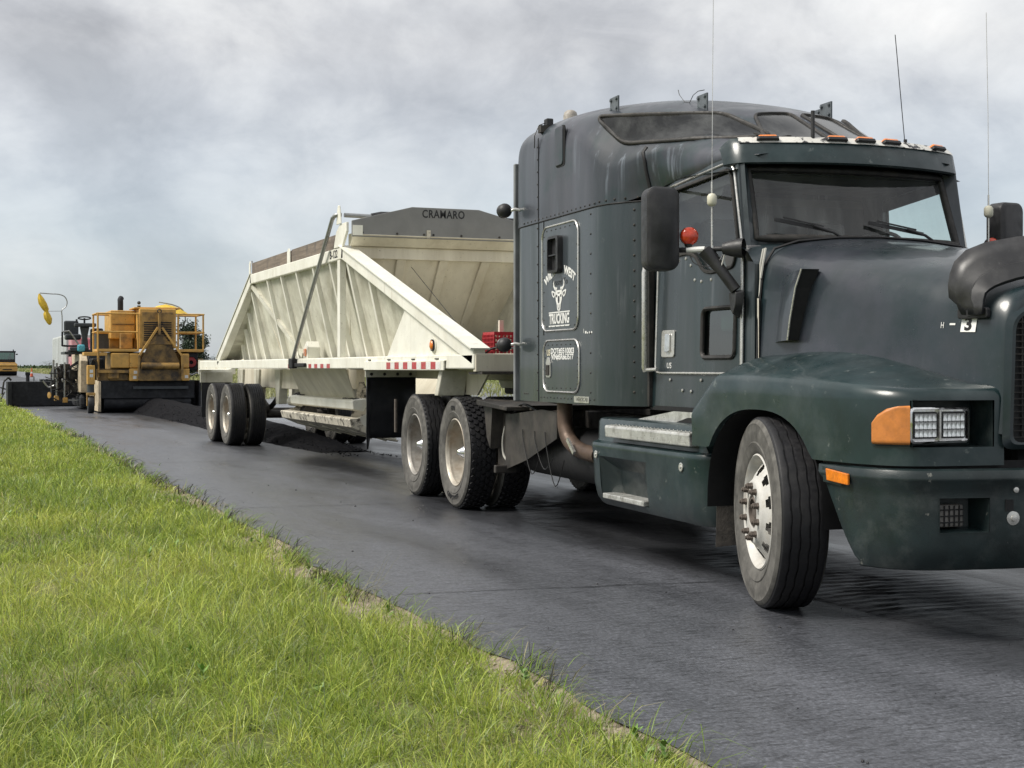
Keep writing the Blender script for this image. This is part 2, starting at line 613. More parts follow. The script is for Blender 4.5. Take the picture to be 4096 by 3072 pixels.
def road_mat(name, dark, light, rough, groove, tint=(1, 1, 1.12), gscale=27.0, patch=0.5, fresh=None):
    m = bpy.data.materials.new(name)
    m.use_nodes = True
    t = m.node_tree
    b = t.nodes["Principled BSDF"]
    l = t.links.new
    co = N(t, "ShaderNodeTexCoord")
    # broad patches, stretched along the lane
    mp = N(t, "ShaderNodeMapping")
    mp.inputs["Scale"].default_value = (1.1, 0.22, 1)
    l(co.outputs["Object"], mp.inputs[0])
    n1 = N(t, "ShaderNodeTexNoise", ins={"Scale": 1.3, "Detail": 8.0, "Roughness": 0.62})
    l(mp.outputs[0], n1.inputs["Vector"])
    # short transverse tining
    mg = N(t, "ShaderNodeMapping")
    mg.inputs["Scale"].default_value = (7.0, gscale, 1)
    mg.inputs["Rotation"].default_value = (0, 0, R(3))
    l(co.outputs["Object"], mg.inputs[0])
    n2 = N(t, "ShaderNodeTexNoise", ins={"Scale": 1.0, "Detail": 4.0, "Roughness": 0.6})
    l(mg.outputs[0], n2.inputs["Vector"])
    n3 = N(t, "ShaderNodeTexNoise", ins={"Scale": 46.0, "Detail": 7.0, "Roughness": 0.8})
    l(co.outputs["Object"], n3.inputs["Vector"])
    r1 = ramp(t, [(0.30, tuple(dark * c for c in tint)), (0.70, tuple(light * c for c in tint))])
    l(n1.outputs["Fac"], r1.inputs[0])
    r3 = ramp(t, [(0.36, 0.45), (0.48, 0.9), (0.56, 1.25), (0.66, 2.2)])
    l(n3.outputs["Fac"], r3.inputs[0])
    mx = N(t, "ShaderNodeMix", data_type="RGBA", blend_type="MULTIPLY", ins={"Factor": 1.0})
    l(r1.outputs[0], mx.inputs["A"]); l(r3.outputs[0], mx.inputs["B"])
    r5 = ramp(t, [(0.34, 0.55), (0.46, 0.97), (0.62, 1.12)])
    l(n2.outputs["Fac"], r5.inputs[0])
    mx5 = N(t, "ShaderNodeMix", data_type="RGBA", blend_type="MULTIPLY", ins={"Factor": 1.0})
    l(mx.outputs["Result"], mx5.inputs["A"]); l(r5.outputs[0], mx5.inputs["B"])
    mx = mx5
    if fresh:      # blacker, freshly tacked surface inside the wheel paths
        sp = N(t, "ShaderNodeSeparateXYZ")
        l(co.outputs["Object"], sp.inputs[0])
        wob = N(t, "ShaderNodeMath", operation="MULTIPLY_ADD", ins={1: 1.1, 2: -0.55})
        l(n1.outputs["Fac"], wob.inputs[0])
        ax_ = N(t, "ShaderNodeMath", operation="ADD")
        l(sp.outputs["X"], ax_.inputs[0]); l(wob.outputs[0], ax_.inputs[1])
        mr_ = N(t, "ShaderNodeMapRange", ins={"From Min": fresh[0], "From Max": fresh[1], "To Min": 1.0, "To Max": fresh[2]})
        l(ax_.outputs[0], mr_.inputs[0])
        mx6 = N(t, "ShaderNodeMix", data_type="RGBA", blend_type="MULTIPLY", ins={"Factor": 1.0})
        l(mx.outputs["Result"], mx6.inputs["A"]); l(mr_.outputs[0], mx6.inputs["B"])
        mx = mx6
    # worn aggregate showing through in a few small patches
    n4 = N(t, "ShaderNodeTexNoise", ins={"Scale": 1.9, "Detail": 10.0, "Roughness": 0.72})
    mp4 = N(t, "ShaderNodeMapping")
    mp4.inputs["Scale"].default_value = (1, 1.7, 1)
    mp4.inputs["Location"].default_value = (4, 9, 0)
    l(co.outputs["Object"], mp4.inputs[0]); l(mp4.outputs[0], n4.inputs["Vector"])
    r4 = ramp(t, [(0.69, 0.0), (0.74, patch)])
    l(n4.outputs["Fac"], r4.inputs[0])
    mx2 = N(t, "ShaderNodeMix", data_type="RGBA")
    l(r4.outputs[0], mx2.inputs["Factor"]); l(mx.outputs["Result"], mx2.inputs["A"])
    mx2.inputs["B"].default_value = (0.17, 0.155, 0.135, 1)
    l(mx2.outputs["Result"], b.inputs["Base Color"])
    rr = N(t, "ShaderNodeMapRange", ins={"From Min": 0.3, "From Max": 0.7, "To Min": rough - 0.09, "To Max": rough + 0.22})
    l(n1.outputs["Fac"], rr.inputs[0]); l(rr.outputs[0], b.inputs["Roughness"])
    b1 = N(t, "ShaderNodeBump", ins={"Strength": groove, "Distance": 0.012})
    l(n2.outputs["Fac"], b1.inputs["Height"])
    b2 = N(t, "ShaderNodeBump", ins={"Strength": 0.40, "Distance": 0.004})
    l(n3.outputs["Fac"], b2.inputs["Height"]); l(b1.outputs[0], b2.inputs["Normal"])
    l(b2.outputs[0], b.inputs["Normal"])
    return m


EDGE = -2.35


def edge_x(y):
    return EDGE + 0.09 * soft_noise(7.0, y, 0.9) + 0.045 * soft_noise(17.0, y, 3.1) + 0.02 * soft_noise(27.0, y, 9.0)


def make_road():
    mt = road_mat("tack_coat_asphalt", 0.014, 0.026, 0.34, 0.45, tint=(0.95, 1, 1.14), fresh=(-4.75, -4.1, 4.0))
    ys = ysteps(40, -2600, 0.12, 1.05)
    P = []
    for k in range(9):
        f = k / 8
        P.append([(edge_x(y) * (1 - f) + (-7.35) * f if y > -70 else EDGE * (1 - f) - 7.35 * f, y, gz(y)) for y in ys])
    o = MB().grid(P).build("road", mt, None, smooth=60)
    tag(o, "dark freshly tack-coated lane with fine transverse grooves", kind="structure")
    mo = road_mat("old_lane_asphalt", 0.04, 0.085, 0.24, 0.9, gscale=14.0, patch=0.2)
    P = [[(-7.352 - f * 5.0, y, gz(y) + 0.001) for y in ys] for f in (0, 0.25, 0.5, 0.75, 1)]
    o = MB().grid(P).build("opposite_lane", mo, None, smooth=60)
    tag(o, "worn grooved grey opposite lane", kind="structure")
    P = [[(-12.35 - f * 50.0, y, 0.0005 + gz(y)) for y in [30 - 5 * k for k in range(27)]] for f in (0, 0.2, 0.5, 1)]
    o = MB().grid(P).build("paved_turnout", mo, None, smooth=60)
    tag(o, "wide paved area beyond the opposite lane", kind="structure")
    # ridged wheel path left by the milling drum
    mr = bpy.data.materials["tack_coat_asphalt"] if True else pm("milled_ridges", (0.018, 0.018, 0.021), 0.5, var=0.35, scale=5, bump=0.5, bscale=90, dirt=(0.06, 0.055, 0.05), damt=0.6, dscale=2.2, drange=(0.56, 0.72))
    P = []
    xs = [1.12 - 1.5 * k / 16 for k in range(17)]
    yy = [-5.2 - 0.021 * k for k in range(770)]
    for i, x in enumerate(xs):
        row = []
        for y in yy:
            ed = min(1, i / 3.0, (16 - i) / 3.0) * min(1, (-5.2 - y) / 1.5, (y + 21.4) / 3)
            yw = y + 0.05 * x + 0.03 * soft_noise(x, y, 3.0)
            am = 0.35 + 0.9 * soft_noise(x * 2 + 5, y, 0.7)
            a = 0.5 + 0.5 * math.sin(yw * 2 * math.pi / 0.115 + 3.2 * soft_noise(x, y, 1.1) + 1.5 * soft_noise(x, y, 3.3))
            jag = 0.006 * soft_noise(x * 3, y * 3, 5.0)
            row.append((XR + x + 0.03 * soft_noise(2, y, 2.0), y, -0.008 + 0.0115 * min(1, max(0, ed) * 4) + max(0, ed) * (0.002 + 0.012 * min(1, max(0, am)) * a + max(-0.003, jag))))
        P.append(row)
    o = MB().grid(P).build("milled_wheel_path", mr, None, smooth=60)
    tag(o, "ridged dark strip of milled asphalt under the truck", kind="structure")
    # sealed transverse joints
    mj = pm("joint_tar", (0.008, 0.008, 0.010), 0.35, var=0.3)
    for (y0, y1, x0, x1, wd) in ((-7.93, -7.62, -2.45, -4.75, 0.016), (-13.35, -13.1, -2.45, -6.5, 0.02), (-20.2, -19.9, -2.45, -7, 0.025)):
        mb = MB()
        n = 60
        A, B = [], []
        for k in range(n + 1):
            f = k / n
            x = x0 + (x1 - x0) * f
            y = y0 + (y1 - y0) * f + 0.02 * soft_noise(x, y0, 4) + 0.008 * soft_noise(x, y0, 15)
            ww = wd * (0.55 + 0.5 * soft_noise(x, y0, 9))
            A.append((x, y - ww / 2, 0.0042)); B.append((x, y + ww / 2, 0.0042))
        o = mb.grid([A, B]).build("pavement_joint", mj, None)
        tag(o, "thin dark transverse joint across the lane", kind="structure")


def blades(n, pos, h, wd, lean, ldir, curve, cols, name, mat, label, zfun=None):
    """many grass blades as one mesh: 3 segments each"""
    t = np.array([0.0, 0.4, 0.75, 1.0])
    face = rng.uniform(0, 2 * np.pi, n)
    sx, sy = np.cos(face), np.sin(face)
    V = np.zeros((n, 7, 3), dtype=np.float32)
    for i, tt in enumerate(t):
        off = lean * tt + curve * tt * tt
        cx = pos[:, 0] + np.cos(ldir) * off
        cy = pos[:, 1] + np.sin(ldir) * off
        drop = np.clip(1 - 0.45 * (off / np.maximum(h, 1e-3)) ** 2, 0.25, 1)
        cz = pos[:, 2] + h * tt * drop
        wv = wd * (1 - 0.55 * tt) / 2
        if i < 3:
            V[:, 2 * i] = np.stack([cx - sx * wv, cy - sy * wv, cz], 1)
            V[:, 2 * i + 1] = np.stack([cx + sx * wv, cy + sy * wv, cz], 1)
        else:
            V[:, 6] = np.stack([cx, cy, cz], 1)
    me = bpy.data.meshes.new(name)
    me.vertices.add(n * 7)
    me.vertices.foreach_set("co", V.reshape(-1))
    base = (np.arange(n) * 7)[:, None]
    loops = np.concatenate([base + np.array([[0, 1, 3, 2]]), base + np.array([[2, 3, 5, 4]]), base + np.array([[4, 5, 6]])], 1).reshape(-1)
    me.loops.add(len(loops))
    me.loops.foreach_set("vertex_index", loops.astype(np.int32))
    starts = ((np.arange(n) * 11)[:, None] + np.array([[0, 4, 8]])).reshape(-1)
    me.polygons.add(n * 3)
    me.polygons.foreach_set("loop_start", starts.astype(np.int32))
    at = me.attributes.new("blade_colour", "FLOAT_COLOR", "POINT")
    C = np.ones((n, 7, 4), dtype=np.float32)
    C[:, :, :3] = cols[:, None, :]
    at.data.foreach_set("color", C.reshape(-1))
    me.update()
    me.validate()
    me.shade_smooth()
    me.materials.append(mat)
    o = bpy.data.objects.new(name, me)
    COL.objects.link(o)
    tag(o, label, "grass", kind="stuff")
    return o


def grass_mat():
    m = bpy.data.materials.new("grass_blades")
    m.use_nodes = True
    t = m.node_tree
    t.nodes.clear()
    l = t.links.new
    out = N(t, "ShaderNodeOutputMaterial")
    a = N(t, "ShaderNodeAttribute", attribute_name="blade_colour")
    d = N(t, "ShaderNodeBsdfPrincipled", ins={"Roughness": 0.42, "Specular IOR Level": 0.45})
    tr = N(t, "ShaderNodeBsdfTranslucent")
    mx = N(t, "ShaderNodeMixShader", ins={0: 0.34})
    l(a.outputs["Color"], d.inputs["Base Color"]); l(a.outputs["Color"], tr.inputs[0])
    l(d.outputs[0], mx.inputs[1]); l(tr.outputs[0], mx.inputs[2]); l(mx.outputs[0], out.inputs[0])
    return m


def vnoise(x, y, s, seed=0):
    """cheap smooth value noise on arrays, 0..1"""
    x = x * s + seed * 17.3
    y = y * s + seed * 9.1
    xi, yi = np.floor(x), np.floor(y)
    xf, yf = x - xi, y - yi
    xf = xf * xf * (3 - 2 * xf); yf = yf * yf * (3 - 2 * yf)
    h = lambda a, b: np.modf(np.abs(np.sin(a * 127.1 + b * 311.7 + seed) * 43758.5453))[0]
    return (h(xi, yi) * (1 - xf) + h(xi + 1, yi) * xf) * (1 - yf) + (h(xi, yi + 1) * (1 - xf) + h(xi + 1, yi + 1) * xf) * yf


def make_grass():
    gm = grass_mat()
    # tussocks: blades fan out of many small crowns; density falls with distance
    nt_ = 17000
    d = np.exp(rng.uniform(np.log(2.6), np.log(80), nt_))
    ty = -d
    span = np.where(d < 14, 4.4, 3.2 + 0.04 * d)
    tx = EDGE + 0.03 + rng.random(nt_) ** 1.12 * span
    e = tx - EDGE
    bare = vnoise(tx, ty, 0.9, 3) * 0.6 + vnoise(tx, ty, 2.7, 4) * 0.4
    strip = np.clip(1 - np.abs(e - 0.20) / 0.26, 0, 1)
    keep = rng.random(nt_) > strip * np.clip((bare - 0.53) * 9.0, 0, 0.96)
    tx, ty, d = tx[keep], ty[keep], d[keep]
    nt_ = len(tx)
    tsz = np.exp(rng.normal(0, 0.35, nt_)) * (0.75 + 0.5 * vnoise(tx, ty, 0.8, 6))
    cnt = rng.integers(14, 34, nt_)
    idx = np.repeat(np.arange(nt_), cnt)
    n = len(idx)
    d = d[idx]
    ang = rng.uniform(0, 2 * np.pi, n)
    rad = np.abs(rng.normal(0, 1, n)) * (0.030 + 0.0022 * d) * tsz[idx]
    x = tx[idx] + np.cos(ang) * rad
    y = ty[idx] + np.sin(ang) * rad
    h = (0.048 + 0.092 * rng.random(n)) * np.clip(tsz[idx], 0.5, 1.9) * np.clip(0.50 + 1.1 * (x - EDGE), 0.5, 1.0)
    lean = h * np.clip(rng.normal(0.30, 0.25, n), 0, 1.1)
    curve = h * rng.uniform(0, 1, n) ** 1.2 * 1.1
    ldir = ang + rng.normal(0, 0.6, n)
    wd = np.maximum(0.0036, 0.00048 * d) * (0.6 + 0.9 * rng.random(n))
    hue = vnoise(x, y, 0.6, 8) * 0.30 + np.repeat(rng.random(nt_), cnt) * 0.40 + 0.30 * rng.random(n)
    c0 = np.array([0.14, 0.225, 0.040]); c1 = np.array([0.33, 0.42, 0.068]); c2 = np.array([0.54, 0.57, 0.125])
    q = np.clip((hue - 0.2) / 0.6, 0, 1)[:, None]
    col = np.where(q < 0.5, c0 + (c1 - c0) * q * 2, c1 + (c2 - c1) * (q - 0.5) * 2)
    dry = rng.random(n) < 0.05 + 0.75 * np.clip(vnoise(x, y, 1.3, 12) * 0.7 + vnoise(x, y, 4.0, 14) * 0.3 - 0.52, 0, 1)
    col[dry] = np.array([0.52, 0.46, 0.27]) * rng.uniform(0.6, 1.1, (dry.sum(), 1))
    h[dry] *= 0.7
    grey = rng.random(n) < 0.06
    col[grey] = np.array([0.30, 0.36, 0.20]) * rng.uniform(0.7, 1.2, (grey.sum(), 1))
    col = np.minimum(col * rng.uniform(0.6, 1.35, (n, 1)) * np.repeat(rng.uniform(0.72, 1.22, nt_), cnt)[:, None], 0.75)
    pos = np.stack([x, y, np.array([gz(v) for v in y]) - np.where(x < EDGE + 0.5, 0.034, 0.05)], 1)
    blades(n, pos, h, wd, lean, ldir, curve, col, "grass", gm, "bright green verge grass growing thick beside the dark lane")
    # flattened straw thatch lying between the tussocks
    n = 26000
    d = np.exp(rng.uniform(np.log(2.6), np.log(26), n))
    y = -d
    x = EDGE + 0.10 + rng.random(n) * 4.2
    th = vnoise(x, y, 1.3, 12) * 0.6 + vnoise(x, y, 3.5, 21) * 0.4
    k_ = rng.random(n) < np.clip((th - 0.40) * 3.0, 0.05, 1)
    x, y, d = x[k_], y[k_], d[k_]
    n = len(x)
    h = rng.uniform(0.015, 0.05, n)
    col = np.array([0.46, 0.40, 0.25]) * rng.uniform(0.45, 1.1, (n, 1)) * np.array([1, 1, 1]) 
    blades(n, np.stack([x, y, np.full(n, -0.035)], 1), h, np.maximum(0.0035, 0.0004 * d), rng.uniform(0.05, 0.14, n), rng.uniform(0, 6.28, n), rng.uniform(0.0, 0.05, n), col, "grass_thatch", gm, "dry straw thatch lying flat among the green grass")
    # broad-leaved weeds near the pavement
    wb = MB()
    for k in range(34):
        wy = -3.6 - 16 * random.random() ** 1.5
        wx = edge_x(wy) + random.choice((random.uniform(0.02, 0.25), random.uniform(0.02, 2.2)))
        for q_ in range(random.randint(6, 12)):
            a = random.uniform(0, 6.28)
            l_ = random.uniform(0.02, 0.05)
            el = random.uniform(0.3, 1.2)
            dv = Vector((math.cos(a) * math.cos(el), math.sin(a) * math.cos(el), math.sin(el)))
            sv = dv.cross(Vector((0, 0, 1))).normalized() * l_ * 0.26
            p0 = Vector((wx, wy, -0.02 + 0.05 * random.random()))
            wb.add([p0, p0 + dv * l_ * 0.5 + sv, p0 + dv * l_, p0 + dv * l_ * 0.5 - sv], [(0, 1, 2, 3)])
    o = wb.build("broadleaf_weeds", pm("weed_leaves", (0.14, 0.25, 0.045), 0.5, var=0.3, scale=9), None)
    tag(o, "small broad-leaved weeds scattered near the pavement edge", "weeds", kind="stuff")
    # rank tufts and dead stalks hanging over the pavement edge
    P, H, W, LD, LE, CU, CC = [], [], [], [], [], [], []
    yk = -3.4
    k = 0
    while yk > -34:
        k += 1
        yk -= 0.06 + 0.26 * random.random() * (1 + 0.02 * -yk)
        nb = random.choice((10, 18, 28, 44))
        cx = edge_x(yk) + random.uniform(-0.02, 0.12)
        dark = random.random() < 0.45
        for _ in range(nb):
            P.append((cx + random.gauss(0, 0.04), yk + random.gauss(0, 0.06), -0.03))
            hh = random.uniform(0.05, 0.21)
            H.append(hh)
            W.append(max(0.0042, 0.0005 * -yk) * random.uniform(0.7, 1.6))
            LD.append(random.gauss(math.pi, 1.1))
            LE.append(hh * random.uniform(0.2, 0.9))
            CU.append(hh * random.uniform(0.2, 1.1))
            if dark and random.random() < 0.7:
                c = (0.035, 0.035, 0.022)
            elif random.random() < 0.25:
                c = (0.34, 0.31, 0.19)
            else:
                c = (0.20, 0.30, 0.04)
            s = random.uniform(0.7, 1.2)
            CC.append([v * s for v in c])
    for (cx, cy, tx) in ((-2.15, -7.6, 0.36), (-2.2, -7.75, 0.30), (-2.1, -7.3, 0.25), (-2.2, -5.0, 0.30), (-2.1, -4.9, 0.26), (-2.0, -4.75, 0.2)):
        for _ in range(5):      # thin seed stalks
            P.append((cx + random.gauss(0, 0.03), cy + random.gauss(0, 0.05), -0.04)); H.append(tx * random.uniform(0.7, 1.1)); W.append(0.0028)
            LD.append(random.gauss(math.pi * 0.95, 0.5)); LE.append(tx * random.uniform(0.2, 0.6)); CU.append(tx * 0.1); CC.append((0.30, 0.29, 0.20))
    A = np.array
    blades(len(P), A(P, dtype=np.float32), A(H), A(W), A(LE), A(LD), A(CU), A(CC), "weeds", gm,
           "dark dead tufts and stalks leaning over the pavement edge")


def ico_lump(mb, c, r, seed, squash=0.7):
    rs = random.Random(seed)
    t = (1 + 5 ** 0.5) / 2
    vs = [(-1, t, 0), (1, t, 0), (-1, -t, 0), (1, -t, 0), (0, -1, t), (0, 1, t), (0, -1, -t), (0, 1, -t), (t, 0, -1), (t, 0, 1), (-t, 0, -1), (-t, 0, 1)]
    fs = [(0, 11, 5), (0, 5, 1), (0, 1, 7), (0, 7, 10), (0, 10, 11), (1, 5, 9), (5, 11, 4), (11, 10, 2), (10, 7, 6), (7, 1, 8),
          (3, 9, 4), (3, 4, 2), (3, 2, 6), (3, 6, 8), (3, 8, 9), (4, 9, 5), (2, 4, 11), (6, 2, 10), (8, 6, 7), (9, 8, 1)]
    mb.add([(c[0] + r * v[0] / 1.9 * rs.uniform(0.7, 1.25), c[1] + r * v[1] / 1.9 * rs.uniform(0.7, 1.25), c[2] + r * squash * v[2] / 1.9 * rs.uniform(0.7, 1.2)) for v in vs], fs)


def make_shoulder():
    # sandy gravel between turf and pavement
    mg = pm("shoulder_gravel", (0.30, 0.25, 0.19), 0.9, var=0.35, scale=30, bump=0.8, bscale=120, dirt=(0.10, 0.10, 0.05), damt=0.8, dscale=5, spec=0.2, d2=(0.5, 0.44, 0.37), d2amt=0.8, d2scale=130)
    ys = ysteps(20, -70, 0.12, 1.04)
    P = []
    for k in range(6):
        f = k / 5
        P.append([(edge_x(y) - 0.02 + f * max(0.06, 0.26 + 0.45 * soft_noise(3, y, 0.9)), y, gz(y) - 0.004 - 0.060 * f + 0.008 * soft_noise(f * 9, y, 4) * f) for y in ys])
    o = MB().grid(P).build("gravel_shoulder", mg, None, smooth=60)
    tag(o, "narrow sandy gravel shoulder along the pavement edge", kind="structure")
    mb = MB()
    for k in range(2600):
        y = -3.2 - 22 * random.random() ** 2.0
        x = edge_x(y) + random.uniform(0.0, 0.4)
        ico_lump(mb, (x, y, gz(y) - 0.022 - 0.08 * (x - edge_x(y))), random.uniform(0.004, 0.012), k)
    o = mb.build("gravel", pm("pebbles", (0.33, 0.28, 0.22), 0.85, var=0.4, scale=20), None)
    tag(o, "loose pale pebbles scattered on the sandy shoulder", "gravel", kind="stuff")
    mb = MB()
    for k in range(170):
        y = -3.6 - 30 * random.random() ** 1.6
        x = random.uniform(-6.6, -2.5)
        ico_lump(mb, (x, y, gz(y) + 0.003), 0.0025 + 0.009 * random.random() ** 3, k + 9000)
    o = mb.build("asphalt_crumbs", pm("crumb_black", (0.012, 0.012, 0.014), 0.6, var=0.4, scale=30), None)
    tag(o, "small black asphalt crumbs dropped on the lane", "crumbs", kind="stuff")


def make_windrow():
    mw = pm("hot_mix", (0.0075, 0.0075, 0.009), 0.9, var=0.45, scale=26, bump=1.0, bscale=42, spec=0.08, d2=(0.022, 0.022, 0.025), d2amt=0.6, d2scale=60, d2range=(0.58, 0.68), rvar=0.15)
    ys = [-21.6 - 0.08 * k for k in range(290)]
    P = []
    m = 26
    for k in range(m + 1):
        u = -1 + 2 * k / m
        row = []
        for y in ys:
            e = min(1.0, (-21.6 - y) / 4.0)
            e = max(0.02, e) ** 0.7
            hw = (0.62 + 0.09 * soft_noise(1, y, 0.7)) * (0.6 + 0.4 * e)
            hh = (0.26 + 0.15 * min(1, max(0, (-y - 27) / 12)) + 0.05 * soft_noise(5, y, 0.5)) * e
            prof = math.cos(u * math.pi / 2) ** 1.15
            nz = 0.02 * soft_noise(u * 3, y, 2.4) + 0.012 * soft_noise(u * 9, y * 3, 2.4)
            edge = 0.05 * soft_noise(u * 1.5, y, 3.2) * abs(u)
            row.append((XR - 0.17 + u * hw + edge, y, max(0.002, hh * prof + nz * min(1, prof * 4))))
        P.append(row)
    o = MB().grid(P).build("asphalt_windrow", mw, None, smooth=75)
    tag(o, "long black heap of loose hot asphalt between trailer and paver", "asphalt heap", kind="stuff")
    mb = MB()
    for k in range(1500):
        y = random.uniform(-45, -20.2)
        u = random.choice((-1, 1)) * (0.35 + 0.6 * random.random())
        e = max(0.05, min(1.0, (-21.6 - y) / 4.0)) ** 0.7
        hw = 0.66 * (0.6 + 0.4 * e)
        z = (0.26 + 0.15 * min(1, max(0, (-y - 27) / 12))) * e * math.cos(min(1, abs(u)) * math.pi / 2) ** 1.15
        ico_lump(mb, (XR - 0.17 + u * hw * random.uniform(0.95, 1.12), y, z + 0.005), random.uniform(0.005, 0.015), k + 500)
    o = mb.build("asphalt_lumps", mw, None)
    tag(o, "loose black lumps rolled down the sides of the asphalt heap", "asphalt lumps", kind="stuff")


make_ground()
make_road()
make_shoulder()
make_windrow()
if not globals().get("SKIP_GRASS"):
    make_grass()
# ------------------------------------------------------------------ shared vehicle materials
GREEN = (0.0075, 0.0195, 0.0215)
M_paint = pm("green_paint", GREEN, 0.33, var=0.30, scale=2.0, dirt=(0.060, 0.066, 0.078), damt=0.8, dscale=1.3, drange=(0.40, 0.68), coat=0.35, streak=True, rvar=0.10,
             d2=(0.09, 0.10, 0.10), d2amt=0.35, d2scale=14, d2range=(0.64, 0.74), zdirt=((0.09, 0.09, 0.082), 0.30, 0.85, 0.35), d3=(0.19, 0.205, 0.225), d3amt=0.55)
M_paint_roof = pm("faded_roof_paint", (0.018, 0.027, 0.034), 0.40, var=0.35, scale=1.6, dirt=(0.075, 0.072, 0.090), damt=0.75, dscale=1.2, drange=(0.40, 0.70), coat=0.12, streak=True,
                  d2=(0.012, 0.032, 0.033), d2amt=0.7, d2scale=3.0, d2range=(0.52, 0.68), d3=(0.24, 0.28, 0.33), d3amt=0.6, d3scale=11)
M_hood = pm("hood_paint", (0.0085, 0.0185, 0.0215), 0.32, var=0.3, scale=1.8, dirt=(0.060, 0.056, 0.074), damt=0.8, dscale=1.1, drange=(0.40, 0.75), coat=0.3, rvar=0.1,
            d2=(0.16, 0.17, 0.18), d2amt=0.25, d2scale=30, d2range=(0.66, 0.74), d3=(0.10, 0.11, 0.12), d3amt=0.5, d3scale=16)
M_fender = pm("fender_paint", (0.009, 0.0235, 0.0255), 0.36, var=0.3, scale=3.0, dirt=(0.040, 0.056, 0.060), damt=0.7, dscale=2.2, drange=(0.46, 0.62), coat=0.2, rvar=0.1,
              d2=(0.16, 0.18, 0.17), d2amt=0.5, d2scale=11, d2range=(0.64, 0.70), zdirt=((0.085, 0.085, 0.078), 0.3, 0.7, 0.35))
M_bump = pm("bumper_plastic", (0.009, 0.018, 0.019), 0.42, var=0.4, scale=5, dirt=(0.06, 0.07, 0.068), damt=0.6, dscale=4, drange=(0.5, 0.68), coat=0.1, bump=0.12, bscale=160,
            d2=(0.20, 0.20, 0.18), d2amt=0.7, d2scale=9, d2range=(0.665, 0.70))
M_blackpl = pm("black_plastic", (0.016, 0.016, 0.018), 0.48, var=0.3, scale=9, dirt=(0.05, 0.05, 0.052), damt=0.6, dscale=5, bump=0.15, bscale=200)
M_gasket = pm("rubber_gasket", (0.020, 0.019, 0.018), 0.6, var=0.4, scale=20, dirt=(0.07, 0.06, 0.05), damt=0.5, dscale=9)
M_black = pm("parts_and_shade_black", (0.006, 0.006, 0.007), 0.7, var=0.3, scale=6)  # plain black for parts and joints, and for painted shade under the visor
M_frame = pm("frame_grime", (0.020, 0.018, 0.016), 0.7, var=0.5, scale=7, dirt=(0.10, 0.085, 0.07), damt=0.6, dscale=3.5, bump=0.3, bscale=60)
M_plate = pm("dusty_steel", (0.028, 0.025, 0.022), 0.6, var=0.35, scale=6, dirt=(0.075, 0.065, 0.055), damt=0.6, dscale=3, d2=(0.015, 0.015, 0.015), d2amt=0.8, d2scale=12, d2range=(0.58, 0.7))
M_tyre = pm("tyre_rubber", (0.010, 0.010, 0.012), 0.55, var=0.35, scale=18, dirt=(0.035, 0.033, 0.031), damt=0.6, dscale=9, drange=(0.5, 0.75))
M_wall = pm("tyre_sidewall", (0.125, 0.120, 0.110), 0.75, var=0.25, scale=14, dirt=(0.040, 0.039, 0.037), damt=0.75, dscale=6, drange=(0.44, 0.66), spec=0.25)
M_alu = pm("dusty_aluminium", (0.56, 0.55, 0.52), 0.6, metal=0.12, var=0.12, scale=10, dirt=(0.42, 0.37, 0.30), damt=0.65, dscale=9, drange=(0.46, 0.7))
M_rim = pm("dusty_rim", (0.50, 0.46, 0.39), 0.5, metal=0.35, var=0.25, scale=7, dirt=(0.30, 0.22, 0.15), damt=0.7, dscale=5, drange=(0.45, 0.65))
M_rimg = pm("grey_rim", (0.36, 0.34, 0.31), 0.45, metal=0.4, var=0.25, scale=7, dirt=(0.16, 0.13, 0.10), damt=0.7, dscale=5)
M_chrome = pm("chrome", (0.80, 0.80, 0.80), 0.14, metal=1.0, var=0.06, scale=20, dirt=(0.4, 0.38, 0.34), damt=0.4, dscale=16)
M_trim = pm("bright_trim", (0.66, 0.65, 0.62), 0.30, metal=0.7, var=0.2, scale=14, dirt=(0.22, 0.2, 0.17), damt=0.6, dscale=14)
M_tread = pm("tread_plate", (0.62, 0.62, 0.59), 0.36, metal=0.55, var=0.2, scale=12, dirt=(0.26, 0.25, 0.22), damt=0.7, dscale=9, bump=0.35, bscale=110)
M_rust = pm("rusty_nut", (0.12, 0.10, 0.085), 0.7, var=0.4, scale=30, metal=0.3)
M_amber = pm("amber_lens", (0.75, 0.20, 0.012), 0.22, var=0.2, scale=30, coat=0.5, dirt=(0.35, 0.12, 0.03), damt=0.5, dscale=20)
M_ambersoft = pm("faded_amber_lens", (0.56, 0.20, 0.045), 0.4, var=0.15, scale=20, coat=0.2, dirt=(0.33, 0.12, 0.035), damt=0.6, dscale=12)
M_redlens = pm("red_lens", (0.55, 0.045, 0.012), 0.18, var=0.3, scale=40, coat=0.6)
M_white = pm("white_vinyl", (0.80, 0.80, 0.78), 0.5, var=0.06, scale=20, d2=(0.35, 0.36, 0.35), d2amt=0.5, d2scale=60, d2range=(0.66, 0.72))
M_letter = pm("old_white_letters", (0.72, 0.72, 0.70), 0.5, var=0.12, scale=24, d2=(0.2, 0.22, 0.22), d2amt=0.8, d2scale=45, d2range=(0.64, 0.70))
M_blacktext = pm("black_print", (0.012, 0.012, 0.013), 0.5, var=0.2)
M_darktext = pm("ghost_print", (0.030, 0.032, 0.036), 0.5, var=0.2)
M_peel = pm("peeling_white", (0.62, 0.61, 0.57), 0.5, var=0.12, scale=10, dirt=(0.03, 0.03, 0.033), damt=1.0, dscale=11, drange=(0.56, 0.58))
M_glass = glass("windshield_glass", (0.94, 1.0, 0.98), 0.03, streaks=0.09)
M_doorglass = glass("door_glass", (0.92, 1.0, 0.97), 0.06, streaks=0.05)
M_skyglass = glass("skylight_glass", (0.06, 0.06, 0.07), 0.0, 0.12, streaks=0.10)
